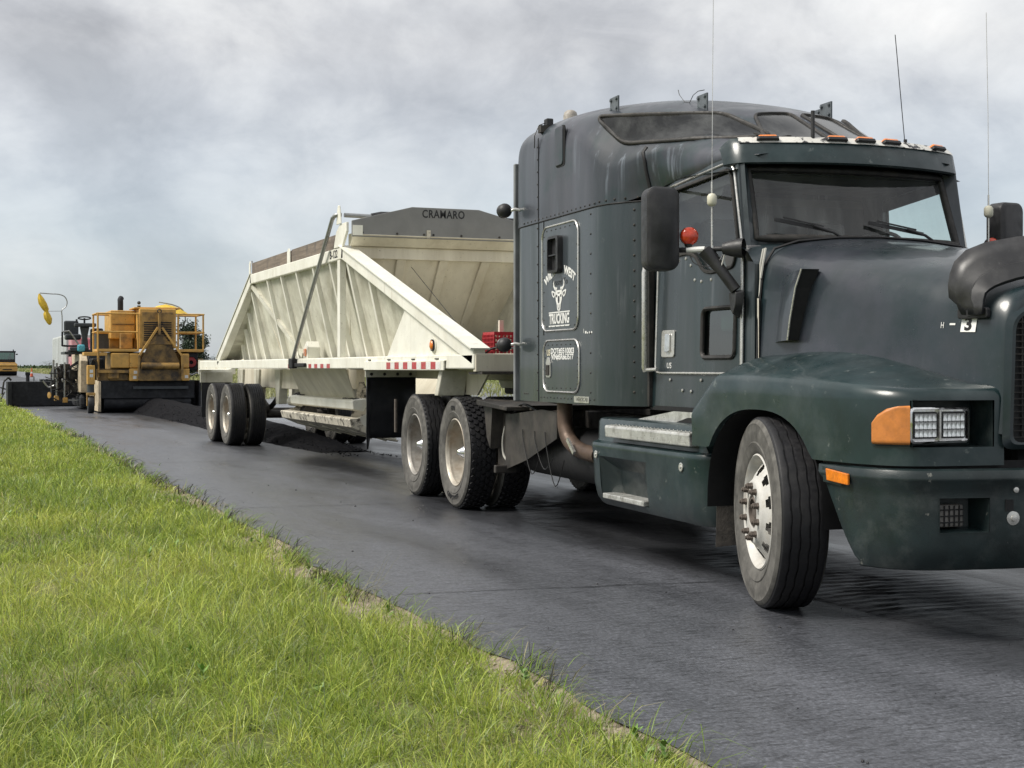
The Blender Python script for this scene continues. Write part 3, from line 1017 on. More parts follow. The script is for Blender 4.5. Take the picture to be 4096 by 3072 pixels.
M_ventglass = glass("lower_window_glass", (0.30, 0.55, 0.47), 0.16)  # green tint stands in for the grass field reflected in the pane
M_inside = pm("cab_trim", (0.10, 0.10, 0.105), 0.8, var=0.2, scale=5)
M_pipe = pm("exhaust_brown", (0.11, 0.075, 0.055), 0.55, metal=0.4, var=0.3, scale=8, dirt=(0.05, 0.04, 0.035), damt=0.6)
M_cable = pm("cable_black", (0.012, 0.012, 0.012), 0.5)
M_cablew = pm("cable_grey", (0.45, 0.44, 0.40), 0.5)
M_lampclear = pm("headlamp_lens", (0.75, 0.76, 0.75), 0.15, metal=0.7, var=0.3, scale=60, coat=0.6)

# ------------------------------------------------------------------ wheels
_wheel_cache = {}


def tyre_mesh(kind):
    """tread and one sidewall pair; x is the axle, outer side +x"""
    if kind in _wheel_cache:
        return _wheel_cache[kind]
    RR = 0.525
    mb = MB()
    n = 96
    half = 0.118
    gro = {"steer": (-0.074, -0.026, 0.026, 0.074), "rib": (-0.07, -0.035, 0, 0.035, 0.07), "lug": (), "zig": (-0.07, -0.022, 0.022, 0.07)}[kind]
    gd = {"steer": 0.010, "rib": 0.009, "lug": 0, "zig": 0.013}[kind]
    base = RR if kind != "lug" else RR - 0.016
    rings = []
    for k in range(n):
        a = 2 * math.pi * k / n
        zz = {"zig": 0.005, "steer": 0.0022}.get(kind, 0) * (1 if (k // 2) % 2 else -1)
        prof = [(RR - 0.018, half + 0.004), (base - 0.004, half - 0.004), (base, half - 0.012)]
        for g in reversed(gro):
            prof += [(base, g + zz + 0.006), (base - gd, g + zz + 0.003), (base - gd, g + zz - 0.003), (base, g + zz - 0.006)]
        prof += [(base, -half + 0.012), (base - 0.004, -half + 0.004), (RR - 0.018, -half - 0.004)]
        rings.append([(x, r * math.cos(a), r * math.sin(a)) for r, x in prof])
    rings.append(rings[0])
    mb.loft(rings, False, False, closed=False)
    if kind in ("lug", "zig"):
        rows = {"lug": (-0.092, -0.046, 0.0, 0.046, 0.092), "zig": (-0.108, 0.108)}[kind]
        cnt = {"lug": 46, "zig": 60}[kind]
        for i, xc in enumerate(rows):
            for k in range(cnt):
                a = 2 * math.pi * (k + 0.5 * (i % 2)) / cnt
                hw = {"lug": 0.0205, "zig": 0.011}[kind]
                da = {"lug": 0.43, "zig": 0.34}[kind] * 2 * math.pi / cnt
                vs = []
                for r, s in ((base - 0.004, 1.0), (RR if kind == "lug" else RR + 0.001, 0.90)):
                    for ang, xx in ((-da * 0.55, -hw), (da * 0.55, -hw), (da, 0), (da * 0.55, hw), (-da * 0.55, hw), (-da, 0)):
                        vs.append((xc + xx * s, r * math.cos(a + ang * s), r * math.sin(a + ang * s)))
                mb.add(vs, [(6, 7, 8, 9, 10, 11)] + [(j, (j + 1) % 6, 6 + (j + 1) % 6, 6 + j) for j in range(6)])
    tread = mb.mesh("tread")
    tread.shade_smooth(); tread.set_sharp_from_angle(angle=R(28))
    mw = MB()
    for s in (1, -1):
        prof = [(RR - 0.017, s * (half + 0.0038)), (0.497, s * (half + 0.012)), (0.482, s * (half + 0.0195)), (0.474, s * (half + 0.0165)), (0.44, s * (half + 0.022)), (0.40, s * (half + 0.021)),
                (0.368, s * (half + 0.017)), (0.360, s * (half + 0.0215)), (0.335, s * (half + 0.015)), (0.31, s * (half + 0.008)), (0.296, s * (half + 0.001)), (0.283, s * (half - 0.012))]
        prof = [(0.525 - (0.525 - r_) * 0.868, h_) for r_, h_ in prof]
        mw.lathe(prof, n=72)
    wall = mw.mesh("sidewall")
    wall.shade_smooth(); wall.set_sharp_from_angle(angle=R(40))
    _wheel_cache[kind] = (tread, wall)
    return _wheel_cache[kind]


def rim_meshes(kind):
    key = "rim_" + kind
    if key in _wheel_cache:
        return _wheel_cache[key]
    mb = MB()
    n = 120
    if kind == "steer":
        prof = [(0.270, -0.11), (0.262, 0.06), (0.270, 0.095), (0.284, 0.104), (0.288, 0.118), (0.281, 0.124), (0.268, 0.112), (0.258, 0.085), (0.250, 0.070), (0.244, 0.072),
                (0.234, 0.080), (0.222, 0.090), (0.210, 0.101), (0.198, 0.112), (0.186, 0.123), (0.176, 0.136), (0.170, 0.147), (0.162, 0.150), (0.095, 0.150), (0.092, 0.135), (0.090, 0.05)]
        drop_rows = range(10, 14)
    else:
        prof = [(0.268, -0.11), (0.262, 0.09), (0.284, 0.102), (0.288, 0.116), (0.280, 0.122), (0.269, 0.110), (0.262, 0.06), (0.257, 0.0), (0.250, -0.055), (0.238, -0.078), (0.222, -0.086), (0.205, -0.084),
                (0.185, -0.072), (0.172, -0.060), (0.165, -0.058), (0.118, -0.058), (0.115, -0.07)]
        drop_rows = range(8, 11)
    prof = [(r_ * (1.113 if r_ > 0.2 else 1.0 + 0.113 * max(0, (r_ - 0.165) / 0.035)), h_) for r_, h_ in prof]
    P = []
    for k in range(n):
        a = 2 * math.pi * k / n
        P.append([(x, r * math.cos(a), r * math.sin(a)) for r, x in prof])
    drop = set()
    for k in range(n):
        for j in drop_rows:
            r = (prof[j][0] + prof[j + 1][0]) / 2
            rc = (prof[drop_rows[0]][0] + prof[drop_rows[-1] + 1][0]) / 2
            rr = abs(prof[drop_rows[0]][0] - prof[drop_rows[-1] + 1][0]) / 2 + 0.004
            ph = ((k + 0.5) / n * 10) % 1.0 - 0.5
            ta = ph * 2 * math.pi / 10 * rc
            if (ta / 0.034) ** 2 + ((r - rc) / rr) ** 2 < 1:
                drop.add((k, j))
    mb.grid(P, drop, close_u=True)
    rim = mb.mesh("rim")
    rim.shade_smooth(); rim.set_sharp_from_angle(angle=R(50))
    hub = MB()
    if kind == "steer":
        hub.lathe([(0.090, 0.06), (0.088, 0.140), (0.078, 0.150), (0.070, 0.150), (0.066, 0.128), (0.040, 0.122), (0.036, 0.140), (0.0, 0.142)], n=32)
    else:
        hub.lathe([(0.115, -0.062), (0.108, -0.02), (0.100, -0.005), (0.085, 0.0), (0.028, 0.085), (0.022, 0.094), (0.0, 0.096)], n=24)
    hub = hub.mesh("hub")
    hub.shade_smooth(); hub.set_sharp_from_angle(angle=R(40))
    nut = MB()
    nut.lathe([(0.021, 0.0), (0.021, 0.008), (0.018, 0.010), (0.018, 0.030), (0.011, 0.033), (0.011, 0.040), (0.0, 0.042)], n=6)
    nut = nut.mesh("lug_nut")
    _wheel_cache[key] = (rim, hub, nut)
    return _wheel_cache[key]


def place(me, name, mat, parent, loc=(0, 0, 0), rot=(0, 0, 0)):
    if not me.materials:
        me.materials.append(mat)
    o = bpy.data.objects.new(name, me)
    COL.objects.link(o)
    o.parent = parent
    o.location = loc
    o.rotation_euler = rot
    if me.materials[0] != mat:
        o.material_slots[0].link = "OBJECT"
        o.material_slots[0].material = mat
    return o


def wheel(parent, x, y, side, kind="rib", rimkind="drive", rimmat=None, dual=True, steer=0.0, roll=0.0, nuts=True, inner_kind=None, z=0.525, s=1.0):
    """side +1: outer face towards +x. x is the outer tyre's centre plane"""
    w_ = sub("wheel", parent, (x, y, z), (roll, 0, (0 if side > 0 else math.pi) + steer))
    w_.rotation_mode = "ZYX" if False else "XYZ"
    if s != 1.0:
        w_.scale = (s, s, s)
    tr, wl = tyre_mesh(kind)
    place(tr, "tread", M_tyre, w_)
    place(wl, "sidewall", M_wall, w_)
    rim, hub, nut = rim_meshes("steer" if rimkind == "steer" else "drive")
    place(rim, "rim", rimmat or M_rim, w_)
    place(hub, "hub", M_rust if rimkind == "steer" else M_chrome, w_)
    if nuts:
        for k in range(10):
            a = 2 * math.pi * (k + 0.5) / 10
            xx = 0.150 if rimkind == "steer" else -0.058
            place(nut, "lug_nut", M_rust, w_, (xx, 0.1425 * math.cos(a), 0.1425 * math.sin(a)))
    if dual:
        tr, wl = tyre_mesh(inner_kind or kind)
        place(tr, "inner_tread", M_tyre, w_, (-0.335, 0, 0))
        place(wl, "inner_sidewall", M_wall, w_, (-0.335, 0, 0))
        place(rim_meshes("drive")[0], "inner_rim", M_rimg, w_, (-0.335, 0, 0), (0, 0, math.pi))
    return w_


def cat_rom(pts, n=6):
    """smooth curve through points"""
    P = [Vector(p) for p in pts]
    out = []
    for i in range(len(P) - 1):
        p0, p1, p2, p3 = P[max(i - 1, 0)], P[i], P[i + 1], P[min(i + 2, len(P) - 1)]
        for k in range(n):
            t = k / n
            out.append(0.5 * ((2 * p1) + (-p0 + p2) * t + (2 * p0 - 5 * p1 + 4 * p2 - p3) * t * t + (-p0 + 3 * p1 - 3 * p2 + p3) * t ** 3))
    out.append(P[-1])
    return out


def holed(outer, holes, fn):
    """flat polygon with holes, mapped to 3-D by fn(a, b)"""
    bm = bmesh.new()
    for loop in [outer] + holes:
        vs = [bm.verts.new((p[0], p[1], 0)) for p in loop]
        for i in range(len(vs)):
            bm.edges.new((vs[i - 1], vs[i]))
    bmesh.ops.triangle_fill(bm, use_beauty=True, use_dissolve=False, edges=bm.edges[:])
    bm.verts.index_update()
    mb = MB()
    mb.add([fn(v.co.x, v.co.y) for v in bm.verts], [tuple(v.index for v in f.verts) for f in bm.faces])
    bm.free()
    return mb


def bvh_of(o):
    dg = bpy.context.evaluated_depsgraph_get()
    dg.update()
    ev = o.evaluated_get(dg)
    me = ev.to_mesh()
    t = BVHTree.FromPolygons([tuple(v.co) for v in me.vertices], [tuple(p.vertices) for p in me.polygons])
    ev.to_mesh_clear()
    return t


def hit_x(bvh, y, z, x0=3.0):
    loc, nor, i, d = bvh.ray_cast(Vector((x0, y, z)), Vector((-1, 0, 0)))
    if loc is None:
        return None, None
    if nor.x < 0:
        nor = -nor
    return loc, nor


# ------------------------------------------------------------------ the tractor unit
T = thing("semi_truck", (-5.669, -12.525, 0), "weathered dark green conventional semi truck with tall sleeper, number 3 on its hood", "truck", rz=R(-2.9))
SW = 1.12        # half width of the sleeper

half = [(0, 1.44), (0.98, 1.44), (1.05, 1.455), (1.095, 1.50), (1.115, 1.57), (SW, 1.66), (SW, 2.02), (SW, 2.6), (SW, 3.20), (1.115, 3.30), (1.095, 3.40), (1.05, 3.51), (0.985, 3.61), (0.93, 3.68), (0.88, 3.71), (0, 3.71)]
ring = half + [(-x, y) for x, y in reversed(half[1:-1])]
rings = [[(x, y, z) for x, y in ring] for z in (1.05, 1.058, 1.30, 1.6, 1.9, 2.2, 2.484, 2.49)]
sl = MB().loft(rings).build("sleeper_box", M_paint, T, smooth=45)
# raised roof cap: stations along the length, half profile base -> top centre
st = [
    (1.43, [(1.09, 2.492), (1.09, 2.56), (1.09, 2.9), (1.085, 3.10), (1.05, 3.21), (0.97, 3.27), (0.6, 3.32), (0, 3.34)]),
    (1.47, [(1.10, 2.492), (1.10, 2.56), (1.10, 2.9), (1.10, 3.12), (1.065, 3.23), (0.97, 3.295), (0.6, 3.35), (0, 3.37)]),
    (1.60, [(1.122, 2.492), (1.122, 2.56), (1.122, 2.9), (1.122, 3.13), (1.085, 3.25), (0.97, 3.32), (0.6, 3.38), (0, 3.40)]),
    (2.00, [(1.122, 2.492), (1.122, 2.56), (1.122, 2.9), (1.122, 3.15), (1.08, 3.25), (0.95, 3.33), (0.6, 3.40), (0, 3.42)]),
    (2.45, [(1.122, 2.492), (1.122, 2.56), (1.122, 2.9), (1.122, 3.16), (1.06, 3.25), (0.90, 3.33), (0.55, 3.41), (0, 3.44)]),
    (2.80, [(1.122, 2.492), (1.122, 2.56), (1.122, 2.9), (1.120, 3.12), (1.03, 3.22), (0.84, 3.30), (0.5, 3.37), (0, 3.395)]),
    (3.05, [(1.122, 2.492), (1.122, 2.56), (1.122, 2.80), (1.115, 2.97), (0.97, 3.19), (0.77, 3.28), (0.46, 3.345), (0, 3.37)]),
    (3.25, [(1.120, 2.492), (1.120, 2.56), (1.120, 2.70), (1.105, 2.82), (0.90, 3.17), (0.70, 3.25), (0.42, 3.305), (0, 3.325)]),
    (3.42, [(1.092, 2.492), (1.092, 2.56), (1.088, 2.63), (1.07, 2.76), (0.82, 3.155), (0.63, 3.225), (0.38, 3.27), (0, 3.285)]),
    (3.58, [(1.012, 2.492), (1.012, 2.56), (1.015, 2.63), (1.02, 2.80), (0.73, 3.14), (0.56, 3.195), (0.34, 3.23), (0, 3.243)]),
    (3.72, [(0.88, 2.55), (0.89, 2.60), (0.93, 2.70), (0.955, 2.83), (0.65, 3.115), (0.50, 3.16), (0.30, 3.193), (0, 3.203)]),
    (4.02, [(0.84, 2.60), (0.86, 2.63), (0.87, 2.74), (0.845, 2.83), (0.52, 3.055), (0.38, 3.095), (0.20, 3.115), (0, 3.12)]),
    (4.18, [(0.84, 2.60), (0.86, 2.63), (0.86, 2.74), (0.815, 2.82), (0.50, 2.97), (0.34, 3.02), (0.16, 3.05), (0, 3.056)]),
    (4.40, [(0.82, 2.62), (0.84, 2.65), (0.84, 2.73), (0.765, 2.78), (0.50, 2.845), (0.32, 2.90), (0.14, 2.94), (0, 2.947)]),
    (4.66, [(0.80, 2.64), (0.81, 2.66), (0.80, 2.70), (0.68, 2.73), (0.46, 2.757), (0.30, 2.785), (0.14, 2.81), (0, 2.817)]),
    (4.82, [(0.76, 2.66), (0.77, 2.665), (0.75, 2.68), (0.60, 2.71), (0.45, 2.725), (0.30, 2.735), (0.15, 2.74), (0, 2.745)]),
    (4.92, [(0.70, 2.65), (0.70, 2.655), (0.66, 2.66), (0.50, 2.68), (0.38, 2.69), (0.29, 2.695), (0.18, 2.70), (0, 2.70)]),
]
rings = []
for y, p in st:
    rings.append([(x, y, z) for x, z in p] + [(-x, y, z) for x, z in reversed(p[:-1])])
cap = MB()
P = [list(r) for r in rings]
cap.grid(P)
n0 = len(rings[0])
cap.add(rings[0], [tuple(range(n0))])
cap = cap.build("sleeper_roof", M_paint_roof, T, smooth=60, subd=2)
ck = {}
for iy, (y, p) in enumerate(st):
    for jx, wgt in ((3, 0.75), (4, 0.55)):
        if 5 <= iy <= 13:
            for sx_ in (1, -1):
                ck[(round(sx_ * p[jx][0], 4), round(y, 4), round(p[jx][1], 4))] = (jx, wgt)
ca = cap.data.attributes.new("crease_edge", "FLOAT", "EDGE")
for e_ in cap.data.edges:
    k0, k1 = (tuple(round(c, 4) for c in cap.data.vertices[v_].co) for v_ in e_.vertices)
    if k0 in ck and k1 in ck and ck[k0][0] == ck[k1][0] and abs(k0[1] - k1[1]) > 1e-3:
        ca.data[e_.index].value = ck[k0][1]
cap_bvh = bvh_of(cap)
sl_bvh = bvh_of(sl)


def conform(outline, bvh, off=0.004, dense=6):
    """closed outline in (y, z), dropped on a side surface"""
    pts = []
    m = len(outline)
    for i in range(m):
        a, b = Vector(outline[i]), Vector(outline[(i + 1) % m])
        for k in range(dense):
            p = a + (b - a) * k / dense
            loc, nor = hit_x(bvh, p.x, p.y)
            if loc is not None:
                pts.append(loc + nor * off)
    return pts


def pane_on(outline, bvh, off, fn_rows=6, dense=4):
    """filled conforming patch: outline shrunk towards its centre in rings"""
    c = Vector((sum(p[0] for p in outline) / len(outline), sum(p[1] for p in outline) / len(outline)))
    rings = []
    m = len(outline)
    base = []
    for i in range(m):
        a, b = Vector(outline[i]), Vector(outline[(i + 1) % m])
        for k in range(dense):
            base.append(a + (b - a) * k / dense)
    for s in [1 - i / fn_rows for i in range(fn_rows)] + [0.02]:
        r = []
        for p in base:
            q = c + (p - c) * s
            loc, nor = hit_x(bvh, q.x, q.y)
            if loc is None:
                loc, nor = Vector((0.9, q.x, q.y)), Vector((1, 0, 0))
            r.append(loc + nor * off)
        rings.append(r)
    return MB().loft(rings, False, True)


# side skylight in the roof cap (both sides)
for s in (1, -1):
    ol = round_poly([(2.97, 3.195), (4.0, 3.075), (4.53, 2.825), (3.42, 2.925)], 0.10, 4)
    mbp = pane_on(ol, cap_bvh, 0.006)
    gk = conform(ol, cap_bvh, 0.006, 3)
    mbg = MB().tube(gk, 0.017, 6, closed=True)
    if s < 0:
        mbp.v = [(-a, b, c) for a, b, c in mbp.v]
        mbg.v = [(-a, b, c) for a, b, c in mbg.v]
    pn = mbp.build("skylight_pane", M_skyglass, T, smooth=60)
    mbg.build("gasket", M_gasket, pn, smooth=60)


def hit_dir(bvh, o, d):
    loc, nor, i, dd = bvh.ray_cast(Vector(o), Vector(d).normalized())
    if loc is not None and nor.dot(Vector(d)) > 0:
        nor = -nor
    return loc, nor


# front skylights in the roof cap, one each side of the centre post
for s in (1, -1):
    ol = round_poly([(0.04, 4.14), (0.30, 4.12), (0.46, 4.60), (0.05, 4.70)], 0.05, 3)
    base = []
    for i in range(len(ol)):
        a, b = Vector(ol[i]), Vector(ol[(i + 1) % len(ol)])
        base += [a, (a + b) / 2]
    c = Vector((0.19, 4.42))
    rr = []
    for q in (1, 0.75, 0.5, 0.25, 0.02):
        r = []
        for p in base:
            v = c + (p - c) * q
            loc, nor = hit_dir(cap_bvh, (s * v.x, v.y, 5), (0, 0, -1))
            r.append(loc + nor * 0.006)
        rr.append(r)
    pn = MB().loft(rr, False, True).build("front_skylight_pane", M_skyglass, T, smooth=60)
    MB().tube(rr[0], 0.014, 6, closed=True).build("gasket", M_gasket, pn, smooth=60)

# groove where the sleeper meets the cab's roof bulge
gq = []
for zz in (2.58, 2.64, 2.70, 2.76, 2.82, 2.86):
    loc, nor = hit_x(cap_bvh, 3.735 - 0.25 * max(0, zz - 2.76), zz)
    gq.append(loc + nor * 0.002)
MB().tube(gq, 0.014, 6).build("cab_seal", M_black, T, smooth=60)
# panel joints, rivets and trim on the sleeper
sm = MB()
for y, z0, z1 in ((2.045, 1.05, 2.49), (2.045, 2.50, 3.17), (2.165, 2.30, 2.49), (2.165, 1.58, 1.66)):
    sm.box(SW + 0.001, SW + (0.004 if z0 < 2.49 else 0.006), y - 0.004, y + 0.004, z0, z1)
sm.build("panel_joint", M_black, T)
gj = MB()
gp = []
for x, y in half[1:-1]:
    n_ = Vector((x - 0.3, y - 2.5)).normalized() if not 1.66 <= y <= 3.2 else Vector((1, 0))
    gp.append((x + 0.0015 * n_.x + 0.001, y + 0.001 * n_.y, 2.491))
gj.tube(gp, 0.0055, 5)
gj.build("roof_joint", M_black, T)
rv = MB()


def rivet(p, nrm, r=0.0085):
    nrm = Vector(nrm).normalized()
    rv.lathe([(r, 0), (r * 0.8, r * 0.55), (0, r * 0.75)], p, nrm, 6)


for k in range(18):
    rivet((SW + 0.001, 1.70 + k * 0.09, 2.515), (1, 0, 0))
for yv in (2.02, 3.16):
    for k in range(10):
        rivet((SW, yv, 1.14 + k * 0.145), (1, 0, 0))
for k in range(6):
    rivet((SW + 0.001, 2.025, 2.60 + k * 0.1), (1, 0, 0))
for k in range(13):
    loc, nor = hit_x(sl_bvh, 3.62, 1.15 + k * 0.107)
    rivet(loc, nor, 0.010)
for k in range(5):
    loc, nor = hit_x(cap_bvh, 3.30 + k * 0.085, 2.52)
    rivet(loc, nor, 0.010)
for k in range(16):
    rivet((SW, 2.10 + k * 0.075, 1.085 + 0.004 * (k % 2)), (1, 0, 0), 0.007)
for k in range(3):
    rivet((SW, 1.70 + k * 0.045, 1.11), (1, 0, 0), 0.008)
for yy, zz0, zz1 in ((2.185, 1.70, 2.36), (2.895, 1.70, 2.36), (2.215, 1.20, 1.50), (2.91, 1.20, 1.50)):
    for k in range(7):
        rivet((SW + 0.006, yy, zz0 + (zz1 - zz0) * k / 6), (1, 0, 0), 0.006)
for zz, y0, y1 in ((1.645, 2.25, 2.85), (2.40, 2.25, 2.85), (1.165, 2.28, 2.86), (1.50, 2.28, 2.86)):
    for k in range(7):
        rivet((SW + 0.006, y0 + (y1 - y0) * k / 6, zz), (1, 0, 0), 0.006)
tag(rv.build("rivets", M_frame, T, smooth=60), kind="stuff")

# rear edge strip and bottom lip
MB().box(1.02, 1.115, 1.395, 1.438, 1.04, 3.05).build("rear_edge_strip", pm("grey_strip", (0.20, 0.21, 0.22), 0.5, var=0.25, scale=6, dirt=(0.09, 0.09, 0.09), damt=0.6), T, bevel=0.01)

# luggage doors with bright edge beading
for (y0, y1, z0, z1, nm) in ((2.145, 2.925, 1.612, 2.432, "luggage_door"), (2.175, 2.945, 1.135, 1.535, "luggage_door")):
    ol = rrect((y0 + y1) / 2, (z0 + z1) / 2, y1 - y0, z1 - z0, 0.10, 6)
    d_ = MB().prism([(SW + 0.0005, a, b) for a, b in ol], (0.005, 0, 0)).build(nm, M_paint, T)
    MB().tube([(SW + 0.006, a, b) for a, b in ol], 0.0085, 6, closed=True).build("edge_bead", M_trim, d_, smooth=60)
    if z1 < 2:
        hd = MB().prism([(SW + 0.006, a, b) for a, b in [(2.245, 1.30), (2.245, 1.36), (2.275, 1.405), (2.315, 1.405), (2.345, 1.36), (2.345, 1.255), (2.33, 1.245), (2.26, 1.245), (2.245, 1.255)]], (0.008, 0, 0)).build("handle_plate", M_trim, d_, bevel=0.003)
        MB().box(SW + 0.013, SW + 0.024, 2.262, 2.328, 1.262, 1.345).build("latch", M_plate, d_, bevel=0.005)
# air vent scoop on the upper luggage door
vs = MB()
vo = rrect(2.485, 2.20, 0.235, 0.285, 0.03, 3)
vi = rrect(2.475, 2.20, 0.185, 0.245, 0.02, 3)
vs.loft([[(SW + 0.004, a, b) for a, b in vo], [(SW + 0.05, a, b) for a, b in vo], [(SW + 0.052, a, b) for a, b in vi], [(SW + 0.012, a, b) for a, b in vi]], False, True)
v_ = vs.build("air_vent", M_blackpl, T, smooth=30)
MB().box(SW + 0.012, SW + 0.045, 2.39, 2.565, 2.19, 2.20).build("vane", M_blackpl, v_)
# small upper vent
MB().prism([(1.120, a, b) for a, b in rrect(2.525, 3.035, 0.17, 0.30, 0.03, 3)], (0.014, 0, 0)).build("upper_vent_cover", M_paint_roof, T, bevel=0.006)
MB().prism([(1.116, a, b) for a, b in rrect(2.545, 3.03, 0.19, 0.315, 0.03, 3)], (0.009, 0, 0)).build("upper_vent_gasket", M_black, T)

# lettering and bull emblem on the door panels
PX = SW + 0.0068


def arcw(x, y, rad=0.62):
    a = x / rad
    return (rad + y) * math.sin(a), (rad + y) * math.cos(a) - rad


put_text("lettering", "WILD", M_letter, T, (PX, 2.540, 2.078), (0, 1, 0), (0, 0, 1), 0.088, 0.0008, sx=1.10, bold=0.0032, warp=lambda x, y: arcw(x - 0.222, y, 0.66))
put_text("lettering", "WEST", M_letter, T, (PX, 2.540, 2.078), (0, 1, 0), (0, 0, 1), 0.088, 0.0008, sx=1.05, bold=0.0032, warp=lambda x, y: arcw(x + 0.215, y, 0.66))
put_text("ghost_lettering", "Leased To", M_darktext, T, (PX, 2.54, 1.985), (0, 1, 0), (0, 0, 1), 0.075, 0.0006, sx=1.05)
put_text("lettering", "TRUCKING", M_letter, T, (PX, 2.525, 1.699), (0, 1, 0), (0, 0, 1), 0.108, 0.0008, sx=0.80, bold=0.0035)
put_text("lettering", "DOT#3510003", M_white, T, (PX, 2.592, 1.450), (0, 1, 0), (0, 0, 1), 0.060, 0.0008, sx=1.34, bold=0.0012)
put_text("lettering", "VIN#SR663577", M_white, T, (PX, 2.592, 1.404), (0, 1, 0), (0, 0, 1), 0.060, 0.0008, sx=1.26, bold=0.0012)
put_text("lettering", "US", pm("yellowed_letters", (0.70, 0.64, 0.46), 0.5, var=0.2, scale=30), T, (PX, 2.290, 1.438), (0, 1, 0), (0, 0, 1), 0.068, 0.0008, sx=1.0, bold=0.001)
ln = MB()
ln.box(PX, PX + 0.001, 2.30, 2.755, 1.748, 1.757)
ln.build("lettering_rule", M_letter, T)
MB().box(PX, PX + 0.001, 2.30, 2.755, 1.642, 1.652).build("lettering_rule", M_letter, T)


def emblem(polys, mat, name, dx=0.0):
    mb = MB()
    for pl in polys:
        mb.prism([(PX + dx, 2.519 + a, 1.885 + b) for a, b in pl], (0.0008, 0, 0))
    return mb.build(name, mat, T)


def mir(pl):
    return [(-a, b) for a, b in reversed(pl)]


hornR = [(0.035, 0.035), (0.085, 0.040), (0.118, 0.068), (0.122, 0.098), (0.100, 0.121), (0.106, 0.092), (0.092, 0.068), (0.060, 0.060), (0.036, 0.062)]
headp = [(-0.068, 0.055), (-0.035, 0.038), (0.035, 0.038), (0.068, 0.055), (0.072, 0.0), (0.064, -0.040), (0.040, -0.075), (0.034, -0.108), (0.016, -0.124), (-0.016, -0.124), (-0.034, -0.108), (-0.040, -0.075), (-0.064, -0.040), (-0.072, 0.0)]
earR = [(0.075, 0.022), (0.105, 0.032), (0.150, 0.040), (0.160, 0.030), (0.138, -0.004), (0.105, -0.020), (0.078, 0.0)]
emblem([headp, hornR, mir(hornR), earR, mir(earR)], M_letter, "bull_emblem")
eye = [(0.030, 0.000), (0.058, 0.006), (0.060, -0.014), (0.038, -0.018)]
nose = [(-0.016, -0.008), (0.016, -0.008), (0.020, -0.040), (0.012, -0.062), (-0.012, -0.062), (-0.020, -0.040)]
brow = [(-0.026, 0.020), (0.026, 0.020), (0.018, 0.012), (-0.018, 0.012)]
mouth = [(-0.020, -0.075), (-0.015, -0.072), (-0.012, -0.100), (0.012, -0.100), (0.015, -0.072), (0.020, -0.075), (0.016, -0.105), (-0.016, -0.105)]
chin = [(-0.012, -0.113), (0.012, -0.113), (0.006, -0.118), (-0.006, -0.118)]
earI = [(0.095, 0.016), (0.135, 0.026), (0.128, 0.006), (0.104, -0.006)]
emblem([eye, mir(eye), nose, brow, mouth, chin, earI, mir(earI)], M_darktext, "bull_emblem_detail", 0.0009)
# badge at the sill
b_ = MB().prism([(SW + 0.0015, a, b) for a, b in rrect(2.985, 1.085, 0.30, 0.048, 0.006, 2)], (0.004, 0, 0)).build("name_badge", M_trim, T)
put_text("badge_lettering", "AEROCAB", M_blacktext, b_, (SW + 0.0056, 3.0, 1.085), (0, 1, 0), (0, 0, 1), 0.040, 0.0005, sx=1.25)
# scraped paint marks
sc_ = MB()
for (yy, zz, a, b) in ((3.05, 1.575, 0.03, 0.018), (3.09, 1.573, 0.02, 0.012), (3.13, 1.575, 0.016, 0.014), (3.17, 1.575, 0.02, 0.014), (3.02, 1.58, 0.006, 0.03)):
    sc_.box(SW + 0.0008, SW + 0.0016, yy, yy + a, zz, zz + b)
tag(sc_.build("scraped_marks", M_letter, T), kind="stuff")

# round spot mirrors standing off the sleeper's rear edge
for zz in (2.64, 1.515):
    sp = MB().sphere((1.225, 1.50, zz), 0.062, 18, 10, sy=0.9).build("work_lamp", M_blackpl, T, smooth=60)
    MB().lathe([(0.052, 0.0), (0.060, 0.012), (0.050, 0.03), (0.03, 0.035)], (1.225, 1.47, zz), (0, -1, 0), 18).build("lamp_rim", M_blackpl, sp, smooth=40)
    MB().tube([(1.10, 1.56, zz), (1.15, 1.555, zz + 0.01), (1.18, 1.53, zz)], 0.014, 6).build("lamp_bracket", M_trim, sp, smooth=60)

M_brk = pm("bracket_grey", (0.10, 0.115, 0.125), 0.45, var=0.25, scale=12)
# roof brackets (bare deflector mounts), lamp and stray cable
for (yy, xx, hh) in ((2.98, 0.86, 0.10), (3.72, 0.50, 0.10), (2.98, -0.86, 0.10), (3.72, -0.50, 0.10)):
    loc, nor = hit_dir(cap_bvh, (xx, yy, 5), (0, 0, -1))
    m_ = MB()
    m_.box(loc.x - 0.012, loc.x + 0.0, loc.y - 0.075, loc.y + 0.075, loc.z - 0.03, loc.z + hh)
    for ky in (-0.05, 0.05):
        for kz in (0.01, hh - 0.02):
            m_.lathe([(0.013, 0), (0.013, 0.012), (0, 0.014)], (loc.x, loc.y + ky, loc.z + kz), (1, 0, 0), 6)
    m_.build("deflector_bracket", M_brk, T)
for (yy, xx) in ((4.60, 0.38), (4.86, -0.02)):
    loc, nor = hit_dir(cap_bvh, (xx, yy, 5), (0, 0, -1))
    m_ = MB()
    m_.bar(loc + Vector((0, 0.06, 0.0)), loc + Vector((0.06, -0.16, 0.07)), 0.10, 0.012)
    m_.bar(loc + Vector((0.0, 0.02, 0.01)), loc + Vector((0.0, 0.13, 0.005)), 0.03, 0.03)
    m_.build("deflector_bracket", M_plate, T)
loc, nor = hit_dir(cap_bvh, (0.75, 1.80, 5), (0, 0, -1))
rl = MB().lathe([(0.060, -0.05), (0.060, 0.055), (0.050, 0.085), (0.028, 0.10), (0, 0.104)], loc, (0, 0, 1), 18).build("roof_lamp", pm("old_lens", (0.34, 0.31, 0.27), 0.5, var=0.4, scale=40), T, smooth=50)
